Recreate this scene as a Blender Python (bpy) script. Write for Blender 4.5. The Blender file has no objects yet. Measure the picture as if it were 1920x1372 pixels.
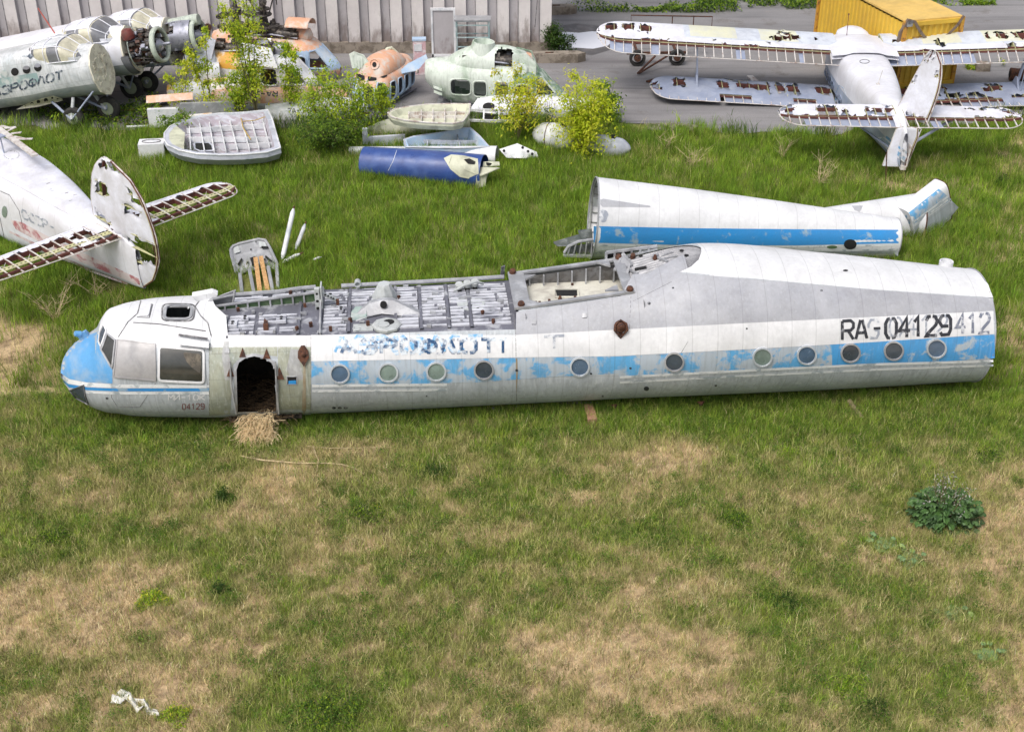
import bpy, math, random
import numpy as np
from mathutils import Vector, Matrix
from mathutils.geometry import delaunay_2d_cdt
random.seed(7); RNG = np.random.default_rng(7)
sc = bpy.context.scene
R = math.radians
# ------------------------------------------------------------------ camera
FPX, TH, CH = 2483.0, R(30.445), 15.26
cam_d = bpy.data.cameras.new('camera'); cam = bpy.data.objects.new('camera', cam_d)
sc.collection.objects.link(cam); sc.camera = cam
cam.location = (0, 0, CH); cam.rotation_euler = (R(90) - TH, 0, 0)
cam_d.sensor_width = 36; cam_d.lens = 36 * FPX / 1920; cam_d.clip_end = 2000
# ------------------------------------------------------------------ sky, sun, exposure (overcast)
w = bpy.data.worlds.new('World'); sc.world = w; w.use_nodes = True
SUN_EL, SUN_AZ = R(58), R(215)
nt = w.node_tree; bg = nt.nodes['Background']
sky = nt.nodes.new('ShaderNodeTexSky'); sky.sky_type = 'NISHITA'; sky.sun_disc = False
sky.sun_elevation = SUN_EL; sky.sun_rotation = SUN_AZ
sky.air_density = 1.0; sky.dust_density = 6.0; sky.ozone_density = 1.0
hs = nt.nodes.new('ShaderNodeHueSaturation'); hs.inputs['Saturation'].default_value = 0.5
nt.links.new(sky.outputs[0], hs.inputs['Color']); nt.links.new(hs.outputs[0], bg.inputs[0])
bg.inputs[1].default_value = 0.15
sd = bpy.data.lights.new('sun', 'SUN'); sd.energy = 1.1; sd.angle = R(28); sd.color = (1, .97, .92)
so = bpy.data.objects.new('sun', sd); sc.collection.objects.link(so)
sv = Vector((math.sin(SUN_AZ) * math.cos(SUN_EL), math.cos(SUN_AZ) * math.cos(SUN_EL), math.sin(SUN_EL)))
so.rotation_euler = sv.to_track_quat('Z', 'Y').to_euler()
sc.view_settings.view_transform = 'Standard'; sc.view_settings.look = 'None'
sc.view_settings.gamma = 1.0; sc.view_settings.exposure = 0.14; sc.view_settings.use_curve_mapping = False
# ------------------------------------------------------------------ pixel <-> world (1920 x 1372 photograph)
CT, ST = math.cos(TH), math.sin(TH)
CAMP = Vector((0, 0, CH))
def rdir(px, py):
    v = (py - 686) / FPX
    return Vector(((px - 960) / FPX, CT - v * ST, -ST - v * CT))
def G(px, py, z=0.0):
    d = rdir(px, py); t = (z - CH) / d.z
    return CAMP + d * t
def PY(px, py, y):
    d = rdir(px, py); return CAMP + d * (y / d.y)
def PP(px, py, p0, n):
    d = rdir(px, py); return CAMP + d * ((p0 - CAMP).dot(n) / d.dot(n))
def projn(P):
    P = np.asarray(P, float).reshape(-1, 3); z = P[:, 2] - CH
    d = P[:, 1] * CT - z * ST; u = P[:, 1] * ST + z * CT
    return np.c_[960 + FPX * P[:, 0] / d, 686 - FPX * u / d]
# ------------------------------------------------------------------ noise
def _h(i, j, s):
    n = (i * 374761393 + j * 668265263 + s * 2147483647 + 1013904223) & 0xffffffff
    n = ((n ^ (n >> 13)) * 1274126177) & 0xffffffff
    return ((n ^ (n >> 16)) & 0xffff) / 65535.0
def vnoise(x, y, s=0):
    x = np.asarray(x, float); y = np.asarray(y, float)
    i = np.floor(x).astype(np.int64); j = np.floor(y).astype(np.int64); fx = x - i; fy = y - j
    fx = fx * fx * (3 - 2 * fx); fy = fy * fy * (3 - 2 * fy)
    a = _h(i, j, s); b = _h(i + 1, j, s); c = _h(i, j + 1, s); d = _h(i + 1, j + 1, s)
    return (a * (1 - fx) + b * fx) * (1 - fy) + (c * (1 - fx) + d * fx) * fy
def fbm(x, y, s=0, o=4):
    t = 0; a = .5; n = 0
    for k in range(o):
        t = t + a * vnoise(np.asarray(x) * 2 ** k, np.asarray(y) * 2 ** k, s + k * 17); n += a; a *= .5
    return t / n
# ------------------------------------------------------------------ materials
MATS = {}
def lin(r, g, b):
    f = lambda c: (c / 255 / 12.92) if c / 255 <= .04045 else ((c / 255 + .055) / 1.055) ** 2.4
    return (f(r), f(g), f(b), 1)
def paint(name, col, wear=None, amt=.35, scale=1.5, stretch=(1, 1, 1), rough=.5, metal=0.0, dirt=.25, dirtcol=(.16, .14, .11, 1),
          fine=.12, bump=.15, sharp=.06, streak=0.0, panel=None, coord='Object'):
    """weathered paint: col over wear colour, broken by noise; dirt film; optional run-down streaks and panel seams"""
    if name in MATS: return MATS[name]
    m = bpy.data.materials.new(name); MATS[name] = m; m.use_nodes = True
    n = m.node_tree.nodes; l = m.node_tree.links; b = n['Principled BSDF']
    tc = n.new('ShaderNodeTexCoord'); mp = n.new('ShaderNodeMapping'); mp.inputs['Scale'].default_value = stretch
    l.new(tc.outputs[coord], mp.inputs[0])
    def noise(sc_, det=6, rgh=.6, src=mp, dist=0.0):
        t = n.new('ShaderNodeTexNoise'); t.inputs['Scale'].default_value = sc_; t.inputs['Detail'].default_value = det
        t.inputs['Roughness'].default_value = rgh; t.inputs['Distortion'].default_value = dist
        l.new(src.outputs[0], t.inputs['Vector']); return t
    def ramp(src, lo, hi):
        r = n.new('ShaderNodeMapRange'); r.inputs[1].default_value = lo; r.inputs[2].default_value = hi
        l.new(src, r.inputs[0]); return r.outputs[0]
    def mix(fac, a, c, typ='MIX'):
        x = n.new('ShaderNodeMix'); x.data_type = 'RGBA'; x.blend_type = typ
        if isinstance(fac, float): x.inputs[0].default_value = fac
        else: l.new(fac, x.inputs[0])
        for k, v in ((6, a), (7, c)):
            if isinstance(v, tuple): x.inputs[k].default_value = v
            else: l.new(v, x.inputs[k])
        return x.outputs[2]
    cur = col
    f2 = noise(scale * 9, 3); lo = tuple(c * (1 - fine) for c in col[:3]) + (1,); hi = tuple(min(1, c * (1 + fine)) for c in col[:3]) + (1,)
    cur = mix(f2.outputs['Fac'], lo, hi)
    if wear:
        nz = noise(scale, 8, .65, dist=.4); th = .5 + (.5 - amt) * .42
        cur = mix(ramp(nz.outputs['Fac'], th - sharp, th + sharp), cur, wear)
    if dirt:
        nd = noise(scale * .45, 7, .7)
        r = n.new('ShaderNodeMath'); r.operation = 'MULTIPLY'; r.inputs[1].default_value = dirt
        l.new(ramp(nd.outputs['Fac'], .42, .72), r.inputs[0]); cur = mix(r.outputs[0], cur, dirtcol)
    if streak:
        mp2 = n.new('ShaderNodeMapping'); mp2.inputs['Scale'].default_value = (9, 9, .35); l.new(tc.outputs[coord], mp2.inputs[0])
        ns = noise(1.6, 4, .6, mp2); r = n.new('ShaderNodeMath'); r.operation = 'MULTIPLY'; r.inputs[1].default_value = streak
        l.new(ramp(ns.outputs['Fac'], .48, .64), r.inputs[0]); cur = mix(r.outputs[0], cur, dirtcol)
        mp3 = n.new('ShaderNodeMapping'); mp3.inputs['Scale'].default_value = (13, 13, .3); mp3.inputs['Location'].default_value = (5, 2, 1); l.new(tc.outputs[coord], mp3.inputs[0])
        ns3 = noise(1.3, 4, .7, mp3); r3 = n.new('ShaderNodeMath'); r3.operation = 'MULTIPLY'; r3.inputs[1].default_value = streak * 1.1
        l.new(ramp(ns3.outputs['Fac'], .55, .68), r3.inputs[0]); cur = mix(r3.outputs[0], cur, (.72, .74, .76, 1))
    if panel:
        sx = n.new('ShaderNodeSeparateXYZ'); l.new(tc.outputs[coord], sx.inputs[0])
        for ax, per in panel:
            q = n.new('ShaderNodeMath'); q.operation = 'DIVIDE'; q.inputs[1].default_value = per; l.new(sx.outputs[ax], q.inputs[0])
            q2 = n.new('ShaderNodeMath'); q2.operation = 'PINGPONG'; q2.inputs[1].default_value = .5; l.new(q.outputs[0], q2.inputs[0])
            q3 = ramp(q2.outputs[0], .011 / per, .004 / per)
            q4 = n.new('ShaderNodeMath'); q4.operation = 'MULTIPLY'; q4.inputs[1].default_value = .22; l.new(q3, q4.inputs[0])
            cur = mix(q4.outputs[0], cur, (.07, .07, .07, 1))
    l.new(cur, b.inputs['Base Color'])
    b.inputs['Metallic'].default_value = metal
    nr = noise(scale * 2.2, 4); l.new(ramp(nr.outputs['Fac'], -.6 + .5 - rough * .0, 1.2), b.inputs['Roughness']) if False else None
    rr = n.new('ShaderNodeMapRange'); rr.inputs[1].default_value = .3; rr.inputs[2].default_value = .7
    rr.inputs[3].default_value = max(.05, rough - .12); rr.inputs[4].default_value = min(1, rough + .15)
    l.new(nr.outputs['Fac'], rr.inputs[0]); l.new(rr.outputs[0], b.inputs['Roughness'])
    if bump:
        bp = n.new('ShaderNodeBump'); bp.inputs['Strength'].default_value = bump; bp.inputs['Distance'].default_value = .03
        nb = noise(scale * 1.3, 5, .5); l.new(nb.outputs['Fac'], bp.inputs['Height']); l.new(bp.outputs[0], b.inputs['Normal'])
    return m
def vcol(name, rough=.7, noise_amt=.0, trans=0.0):
    m = bpy.data.materials.new(name); MATS[name] = m; m.use_nodes = True
    n = m.node_tree.nodes; l = m.node_tree.links; b = n['Principled BSDF']
    a = n.new('ShaderNodeAttribute'); a.attribute_name = 'Col'
    l.new(a.outputs['Color'], b.inputs['Base Color']); b.inputs['Roughness'].default_value = rough
    b.inputs['Specular IOR Level'].default_value = .25
    if trans:
        t = n.new('ShaderNodeBsdfTranslucent'); l.new(a.outputs['Color'], t.inputs[0])
        mx = n.new('ShaderNodeMixShader'); mx.inputs[0].default_value = trans
        l.new(b.outputs[0], mx.inputs[1]); l.new(t.outputs[0], mx.inputs[2]); l.new(mx.outputs[0], n['Material Output'].inputs[0])
    return m
def glass(name, col, rough=.15):
    if name in MATS: return MATS[name]
    m = paint(name, col, wear=tuple(min(1, c * 1.8 + .02) for c in col[:3]) + (1,), amt=.35, scale=2.2, rough=rough, dirt=.2, sharp=.2, bump=.02)
    m.node_tree.nodes['Principled BSDF'].inputs['Specular IOR Level'].default_value = .8
    return m
# ------------------------------------------------------------------ object helpers
def tag(o, label=None, cat=None, group=None, kind=None):
    if label: o['label'] = label
    if cat: o['category'] = cat
    if group: o['group'] = group
    if kind: o['kind'] = kind
    return o
def empty(name, M=None, label=None, cat=None, group=None, parent=None):
    o = bpy.data.objects.new(name, None); sc.collection.objects.link(o); o.empty_display_size = .2
    if parent: o.parent = parent
    if M is not None: o.matrix_basis = M if isinstance(M, Matrix) else Matrix.Translation(M)
    return tag(o, label, cat, group)
def pose(x, y, z, yaw=0, pitch=0, roll=0):
    return Matrix.Translation((x, y, z)) @ Matrix.Rotation(yaw, 4, 'Z') @ Matrix.Rotation(-pitch, 4, 'Y') @ Matrix.Rotation(roll, 4, 'X')
class MB:
    def __init__(s): s.V = []; s.F = []; s.M = []; s.m = 0
    def add(s, vs, fs, m=None):
        k = len(s.V); s.V += [tuple(v) for v in vs]; s.F += [tuple(i + k for i in f) for f in fs]
        s.M += [s.m if m is None else m] * len(fs); return s
    def box(s, c, d, Rm=None, m=None):
        c = Vector(c); hx, hy, hz = d[0] / 2, d[1] / 2, d[2] / 2
        vs = [Vector((x, y, z)) for x in (-hx, hx) for y in (-hy, hy) for z in (-hz, hz)]
        if Rm is not None: vs = [Rm @ v for v in vs]
        return s.add([c + v for v in vs], [(0, 1, 3, 2), (4, 6, 7, 5), (0, 4, 5, 1), (2, 3, 7, 6), (0, 2, 6, 4), (1, 5, 7, 3)], m)
    def beam(s, p, q, w_, h_, m=None, up=(0, 0, 1)):
        p = Vector(p); q = Vector(q); d = (q - p); L = d.length
        if L < 1e-6: return s
        d /= L; u = Vector(up); a = d.cross(u)
        if a.length < 1e-3: a = d.cross(Vector((1, 0, 0)))
        a.normalize(); b = a.cross(d)
        M3 = Matrix((d, a, b)).transposed()
        return s.box((p + q) / 2, (L, w_, h_), M3, m)
    def tube(s, pts, r, n=10, m=None, cap=True):
        pts = [Vector(p) for p in pts]; N = len(pts); rs = r if isinstance(r, (list, tuple)) else [r] * N
        vs = []; fs = []; ref = None
        for i, p in enumerate(pts):
            d = (pts[min(i + 1, N - 1)] - pts[max(i - 1, 0)]).normalized()
            a = (ref - d * ref.dot(d)) if ref is not None else d.orthogonal()
            if a.length < 1e-4: a = d.orthogonal()
            a.normalize(); ref = a; b = d.cross(a)
            for k in range(n):
                t = 2 * math.pi * k / n; vs.append(p + (a * math.cos(t) + b * math.sin(t)) * rs[i])
        for i in range(N - 1):
            for k in range(n):
                k2 = (k + 1) % n; fs.append((i * n + k, i * n + k2, (i + 1) * n + k2, (i + 1) * n + k))
        if cap: fs.append(tuple(range(n))[::-1]); fs.append(tuple((N - 1) * n + k for k in range(n)))
        return s.add(vs, fs, m)
    def lathe(s, c, axis, prof, n=20, m=None, cap=True):
        """prof: list of (distance along axis, radius)"""
        c = Vector(c); d = Vector(axis).normalized(); a = d.orthogonal().normalized(); b = d.cross(a); vs = []; fs = []
        for (h, r) in prof:
            for k in range(n):
                t = 2 * math.pi * k / n; vs.append(c + d * h + (a * math.cos(t) + b * math.sin(t)) * r)
        for i in range(len(prof) - 1):
            for k in range(n):
                k2 = (k + 1) % n; fs.append((i * n + k, i * n + k2, (i + 1) * n + k2, (i + 1) * n + k))
        if cap:
            if prof[0][1] > 1e-4: fs.append(tuple(range(n))[::-1])
            if prof[-1][1] > 1e-4: fs.append(tuple((len(prof) - 1) * n + k for k in range(n)))
        return s.add(vs, fs, m)
    def prism(s, poly, ext, m=None):
        """poly: list of 3-D points (planar), extruded by ext"""
        n = len(poly); ext = Vector(ext); vs = [Vector(p) for p in poly] + [Vector(p) + ext for p in poly]
        fs = [tuple(range(n))[::-1], tuple(range(n, 2 * n))] + [(i, (i + 1) % n, n + (i + 1) % n, n + i) for i in range(n)]
        return s.add(vs, fs, m)
    def sheet(s, P, m=None, thick=None, mask=None):
        """P: grid [i][j] of points"""
        ni, nj = len(P), len(P[0]); vs = [p for row in P for p in row]
        fs = [(i * nj + j, i * nj + j + 1, (i + 1) * nj + j + 1, (i + 1) * nj + j) for i in range(ni - 1) for j in range(nj - 1)
              if mask is None or mask(i, j)]
        return s.add(vs, fs, m)
    def build(s, name, mats, parent=None, smooth=35, label=None, M=None):
        me = bpy.data.meshes.new(name); me.from_pydata(s.V, [], s.F)
        for m in (mats if isinstance(mats, (list, tuple)) else [mats]): me.materials.append(m)
        me.polygons.foreach_set('material_index', s.M); me.validate(); me.update()
        if smooth: me.shade_smooth(); me.set_sharp_from_angle(angle=R(smooth))
        o = bpy.data.objects.new(name, me); sc.collection.objects.link(o)
        if parent: o.parent = parent
        if M is not None: o.matrix_basis = M if isinstance(M, Matrix) else Matrix.Translation(M)
        if label: o['label'] = label
        return o
def _split(s, name, mat, parent=None, smooth=35):
    par = list(range(len(s.V)))
    def fd(i):
        while par[i] != i: par[i] = par[par[i]]; i = par[i]
        return i
    for f in s.F:
        for k in f[1:]: par[fd(k)] = fd(f[0])
    grp = {}
    for f, m in zip(s.F, s.M): grp.setdefault(fd(f[0]), []).append((f, m))
    out = []
    for fs in grp.values():
        b = MB(); mp = {}
        for f, m in fs:
            for k in f:
                if k not in mp: mp[k] = len(b.V); b.V.append(s.V[k])
            b.F.append(tuple(mp[k] for k in f)); b.M.append(m)
        out.append(b.build(name, mat, parent, smooth))
    return out
MB.split = _split
def fast_mesh(name, V, tris_or_quads, mat, col=None, cols_dom='POINT'):
    """big mesh from numpy: V (n,3), list of (faces array (m,k))"""
    me = bpy.data.meshes.new(name); V = np.asarray(V, np.float32)
    me.vertices.add(len(V)); me.vertices.foreach_set('co', V.ravel())
    loops = np.concatenate([f.ravel() for f in tris_or_quads]).astype(np.int32)
    sizes = np.concatenate([np.full(len(f), f.shape[1]) for f in tris_or_quads]).astype(np.int32)
    starts = np.concatenate([[0], np.cumsum(sizes)[:-1]]).astype(np.int32)
    me.loops.add(len(loops)); me.loops.foreach_set('vertex_index', loops)
    me.polygons.add(len(sizes)); me.polygons.foreach_set('loop_start', starts)
    me.update(calc_edges=True)
    if col is not None:
        a = me.color_attributes.new('Col', 'FLOAT_COLOR', 'POINT')
        c = np.ones((len(V), 4), np.float32); c[:, :3] = col; a.data.foreach_set('color', c.ravel())
    me.materials.append(mat)
    o = bpy.data.objects.new(name, me); sc.collection.objects.link(o); return o
def inpoly(P, poly):
    P = np.asarray(P); x, y = P[:, 0], P[:, 1]; c = np.zeros(len(P), bool); n = len(poly)
    for i in range(n):
        x1, y1 = poly[i]; x2, y2 = poly[(i + 1) % n]
        if y1 == y2: continue
        k = ((y1 > y) != (y2 > y)) & (x < (x2 - x1) * (y - y1) / (y2 - y1) + x1); c ^= k
    return c
def roundpoly(poly, r=.25, n=4):
    """round the corners of a 2-D polygon"""
    out = []; N = len(poly)
    for i in range(N):
        p0, p1, p2 = (Vector(poly[(i - 1) % N]), Vector(poly[i]), Vector(poly[(i + 1) % N]))
        a = p1 + (p0 - p1) * min(r, .49); b = p1 + (p2 - p1) * min(r, .49)
        for k in range(n + 1):
            t = k / n; out.append(tuple((a * (1 - t) ** 2 + p1 * 2 * t * (1 - t) + b * t * t)))
    return out
def ellipse(cx, cy, rx, ry, n=28): return [(cx + rx * math.cos(2 * math.pi * k / n), cy + ry * math.sin(2 * math.pi * k / n)) for k in range(n)]
# ------------------------------------------------------------------ lofted hulls
class Loft:
    """stations: (x, zc, w, hu, hl, nu, nl[, yc]) along local x; M: local -> world"""
    def __init__(s, M, st):
        s.M = M; s.Mi = M.inverted(); st = [tuple(a) + (2, 2)[len(a) - 5:] if len(a) < 7 else tuple(a) for a in st]
        st = [a if len(a) == 8 else a + (0.0,) for a in st]; s.st = np.array(sorted(st)); s.x0, s.x1 = s.st[0, 0], s.st[-1, 0]
        X = s.st[:, 0]; s.D = []
        for k in range(1, 8):          # monotone (Fritsch-Carlson) slopes
            y = s.st[:, k]; h = np.diff(X); d = np.diff(y) / h; m = np.zeros(len(y)); m[0], m[-1] = d[0], d[-1]
            for i in range(1, len(y) - 1): m[i] = 0 if d[i - 1] * d[i] <= 0 else 2 * d[i - 1] * d[i] / (d[i - 1] + d[i])
            s.D.append(m)
    def par(s, x):
        x = np.clip(np.asarray(x, float), s.x0, s.x1); X = s.st[:, 0]
        i = np.clip(np.searchsorted(X, x, 'right') - 1, 0, len(X) - 2); h = X[i + 1] - X[i]; t = (x - X[i]) / h; o = []
        for k in range(7):
            y = s.st[:, k + 1]; m = s.D[k]
            o.append((2 * t**3 - 3 * t**2 + 1) * y[i] + (t**3 - 2 * t**2 + t) * h * m[i] + (-2 * t**3 + 3 * t**2) * y[i + 1] + (t**3 - t**2) * h * m[i + 1])
        return o
    def pt(s, x, a, off=0.0):
        zc, w_, hu, hl, nu, nl, yc = s.par(x); ca, sa = np.cos(a), np.sin(a); up = sa > 0
        h = np.where(up, hu, hl) + off; n = np.where(up, nu, nl); ww = w_ + off
        return np.stack([x + 0 * ca, yc + ww * np.sign(ca) * np.abs(ca) ** (2 / n), zc + h * np.sign(sa) * np.abs(sa) ** (2 / n)], -1)
    def f(s, P):
        zc, w_, hu, hl, nu, nl, yc = s.par(P[..., 0]); dz = P[..., 2] - zc; up = dz > 0
        h = np.where(up, hu, hl); n = np.where(up, nu, nl)
        v = np.abs((P[..., 1] - yc) / w_) ** n + np.abs(dz / h) ** n - 1
        return np.where((P[..., 0] < s.x0) | (P[..., 0] > s.x1), 1.0, v)
    def hit(s, pts, off=0.0, last=False):
        """pixels -> local surface points (+ outward normals)"""
        pts = np.asarray(pts, float); D = np.array([list(rdir(*p)) for p in pts])
        Mi = np.array(s.Mi); o = Mi[:3, :3] @ np.array(CAMP) + Mi[:3, 3]; d = D @ Mi[:3, :3].T
        c = np.array(s.M @ Vector(((s.x0 + s.x1) / 2, 0, 1))); t0 = np.linalg.norm(c - np.array(CAMP)); rad = (s.x1 - s.x0) / 2 + 2.5
        T = np.linspace(max(2, t0 - rad), t0 + rad, 900) / 1.0
        nd = np.linalg.norm(D, axis=1); T = T[None, :] / nd[:, None]
        P = o + d[:, None, :] * T[..., None]; ins = s.f(P) < 0
        k = np.where(ins.any(1), ins.argmax(1), -1); ok = k > 0
        if not ok.all():            # missed: take closest approach
            F = s.f(P); F = np.where((P[..., 0] > s.x0) & (P[..., 0] < s.x1), F, 1e9); k = np.where(ok, k, F.argmin(1)); k = np.maximum(k, 1)
        r = np.arange(len(pts)); a, b = T[r, k - 1], T[r, k]
        for _ in range(22):
            mdl = (a + b) / 2; i2 = s.f(o + d * mdl[:, None]) < 0; b = np.where(i2, mdl, b); a = np.where(i2, a, mdl)
        Q = o + d * ((a + b) / 2)[:, None]; N = s.nrm(Q)
        return Q + N * off, N
    def nrm(s, Q):
        e = 1e-4; g = np.stack([(s.f(Q + v) - s.f(Q - v)) for v in (np.array([e, 0, 0]), np.array([0, e, 0]), np.array([0, 0, e]))], -1)
        g[:, 0] = np.where(np.abs(g[:, 0]) > 5 * (np.abs(g[:, 1]) + np.abs(g[:, 2])), 0, g[:, 0])
        return g / np.maximum(1e-9, np.linalg.norm(g, axis=1))[:, None]
    def skin(s, mb, nx=80, na=64, x0=None, x1=None, holes=(), lim=None, m=0, capends=(False, False), xs=None, shole=(), mfun=None):
        """hull skin; holes: pixel polygons; shole: side holes ([(x,z)..], side); lim(x)->(a_near, a_far) angles where the open top starts"""
        x0 = s.x0 if x0 is None else x0; x1 = s.x1 if x1 is None else x1
        xs = np.linspace(x0, x1, nx + 1) if xs is None else np.asarray(xs); nx = len(xs) - 1
        P = np.zeros((nx + 1, na + 1, 3))
        for i, x in enumerate(xs):
            if lim is None: a = np.linspace(math.pi / 2, math.pi / 2 - 2 * math.pi, na + 1)
            else: n_, f_ = lim(x); a = np.linspace(f_, -2 * math.pi + n_, na + 1)   # far side (+y) down and round to the near side
            P[i] = s.pt(np.full(na + 1, x), a)
        C = (P[:-1, :-1] + P[1:, :-1] + P[1:, 1:] + P[:-1, 1:]) / 4; C2 = C.reshape(-1, 3); keep = np.ones(len(C2), bool)
        if len(holes):
            Wm = np.array(s.M); Wp = C2 @ Wm[:3, :3].T + Wm[:3, 3]; N = s.nrm(C2) @ Wm[:3, :3].T
            fac = ((np.array(CAMP) - Wp) * N).sum(1) > 0; px = projn(Wp)
            for h in holes: keep &= ~(inpoly(px, h) & fac)
        for poly, side in shole:
            keep &= ~(inpoly(C2[:, [0, 2]], poly) & ((C2[:, 1] * side > 0) if side else True))
        keep = keep.reshape(nx, na); k = len(mb.V); mb.V += [tuple(v) for v in P.reshape(-1, 3)]
        for i in range(nx):
            for j in range(na):
                if keep[i, j]:
                    q = k + i * (na + 1) + j; mb.F.append((q, q + 1, q + na + 2, q + na + 1)); mb.M.append(m if mfun is None else mfun(C[i, j]))
        for e, on in ((0, capends[0]), (nx, capends[1])):
            if on:
                r = [k + e * (na + 1) + j for j in range(na)]; mb.F.append(tuple(r if e else r[::-1])); mb.M.append(m)
        return mb
    def patch(s, mb, poly, off=.004, m=0, grid=7.0, thick=0.0, holes=()):
        """fill a pixel polygon with geometry lying on the hull"""
        poly = [Vector(p) for p in poly]; ed = []; pts = []
        for i, p in enumerate(poly):
            q = poly[(i + 1) % len(poly)]; n = max(1, int((q - p).length / grid))
            for k in range(n): pts.append(p + (q - p) * k / n)
        nb = len(pts); bx = [p.x for p in pts]; by = [p.y for p in pts]
        gx = np.arange(min(bx), max(bx), grid) + grid / 2; gy = np.arange(min(by), max(by), grid) + grid / 2
        if len(gx) and len(gy):
            g = np.array([(x, y) for x in gx for y in gy]); g = g[inpoly(g, [tuple(p) for p in pts])]
            B = np.array([tuple(p) for p in pts])
            if len(g): g = g[(np.linalg.norm(g[:, None] - B[None], axis=2).min(1) > grid * .35)]
            pts += [Vector(q) for q in g]
        res = delaunay_2d_cdt(pts, [(i, (i + 1) % nb) for i in range(nb)], [list(range(nb))], 1, 1e-5)
        V2, F2 = res[0], res[2]
        if not V2: return
        Q, N = s.hit([tuple(v) for v in V2], off)
        mb.add(Q, F2, m)
        if thick:       # rim going back into the hull
            Q1, _ = s.hit([tuple(p) for p in pts[:nb]], off); Q0, _ = s.hit([tuple(p) for p in pts[:nb]], off - thick)
            mb.add(list(Q1) + list(Q0), [(i, (i + 1) % nb, nb + (i + 1) % nb, nb + i) for i in range(nb)], m)
    def rim(s, mb, poly, width=3.0, off=.02, m=0, closed=True, r=None):
        """raised rim (a bar) following a pixel polyline on the hull"""
        out = []; n = len(poly)
        for i in range(n if closed else n - 1):
            p = Vector(poly[i]); q = Vector(poly[(i + 1) % n]); k = max(1, int((q - p).length / 5))
            out += [tuple(p + (q - p) * t / k) for t in range(k)]
        if not closed: out.append(tuple(poly[-1]))
        Q, N = s.hit(out, off * .5); L = len(Q); hw = width / FPX * 28 / 2; vs = []; fs = []
        for i in range(L):
            a = Q[(i - 1) % L] if closed or i else Q[i]; b = Q[(i + 1) % L] if closed or i < L - 1 else Q[i]
            t = b - a; t = t / max(1e-9, np.linalg.norm(t)); u = np.cross(t, N[i])
            for (du, dn) in ((-hw, -off), (-hw, off * .5), (hw, off * .5), (hw, -off)): vs.append(Q[i] + u * du + N[i] * dn)
        for i in range(L if closed else L - 1):
            j = (i + 1) % L
            for k in range(4): k2 = (k + 1) % 4; fs.append((i * 4 + k, j * 4 + k, j * 4 + k2, i * 4 + k2))
        mb.add(vs, fs, m)
# ------------------------------------------------------------------ stroke lettering
GL = {
 'R': [[(0, 0), (0, 1)], [(0, 0), (.75, 0), (1, .15), (1, .38), (.75, .52), (.15, .52)], [(.55, .55), (1, 1)]],
 'A': [[(0, 1), (.42, 0)], [(.58, 0), (1, 1)], [(.22, .68), (.78, .68)]],
 'G': [[(1, .2), (.8, 0), (.25, 0), (0, .25), (0, .45)], [(0, .58), (0, .78), (.25, 1), (.8, 1), (1, .8), (1, .58), (.6, .58)]],
 '-': [[(.1, .5), (.9, .5)]],
 '0': [[(.42, 0), (.2, .03), (0, .25), (0, .75), (.2, .97), (.42, 1)], [(.58, 1), (.8, .97), (1, .75), (1, .25), (.8, .03), (.58, 0)]],
 '4': [[(.7, .6), (.7, 0), (0, .66), (1, .66)], [(.7, .74), (.7, 1)]],
 '1': [[(.15, .25), (.5, 0), (.5, 1)]],
 '2': [[(0, .22), (.2, 0), (.42, 0)], [(.58, 0), (.85, .03), (1, .25), (.9, .45), (.1, .9), (0, 1), (1, 1)]],
 '9': [[(.42, 0), (.2, .02), (0, .2), (0, .35), (.2, .55), (.8, .55)], [(.58, 0), (.8, .02), (1, .2), (1, .75), (.8, .98), (.2, 1), (.05, .85)]],
 '3': [[(0, .12), (.3, 0), (.8, 0), (1, .22), (.8, .46), (.4, .48)], [(.8, .5), (1, .75), (.8, 1), (.25, 1), (0, .86)]],
 '5': [[(1, 0), (.05, 0), (.05, .45), (.75, .42), (1, .65), (.8, 1), (.2, 1), (0, .88)]],
 'C': [[(1, .2), (.8, 0), (.25, 0), (0, .25), (0, .45)], [(0, .57), (0, .75), (.25, 1), (.8, 1), (1, .8)]],
 'P': [[(0, 0), (0, 1)], [(.12, 0), (.75, 0), (1, .15), (1, .38), (.75, .52), (.12, .52)]],
 'E~': [[(0, .18), (.2, 0), (.75, 0), (1, .25), (1, .75), (.75, 1), (.2, 1), (0, .82)], [(.35, .5), (.9, .5)]],
 'O': [[(.42, 0), (.2, .03), (0, .25), (0, .75), (.2, .97), (.42, 1)], [(.58, 1), (.8, .97), (1, .75), (1, .25), (.8, .03), (.58, 0)]],
 'F~': [[(.5, -.08), (.5, 1.08)], [(.4, .12), (.12, .2), (0, .42), (0, .58), (.12, .8), (.4, .88)], [(.6, .12), (.88, .2), (1, .42), (1, .58), (.88, .8), (.6, .88)]],
 'L~': [[(0, 1), (.35, .0), (.5, 0)], [(.62, .05), (1, 1)]],
 'T': [[(0, 0), (1, 0)], [(.5, .1), (.5, 1)]],
 'M': [[(0, 1), (0, 0), (.5, .6), (1, 0), (1, 1)]],
 'I~': [[(0, 0), (0, 1), (1, 0), (1, 1)]],
 'K': [[(0, 0), (0, 1)], [(1, 0), (.15, .5), (1, 1)]],
 '7': [[(0, 0), (1, 0), (.35, 1)]],
}
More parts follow.
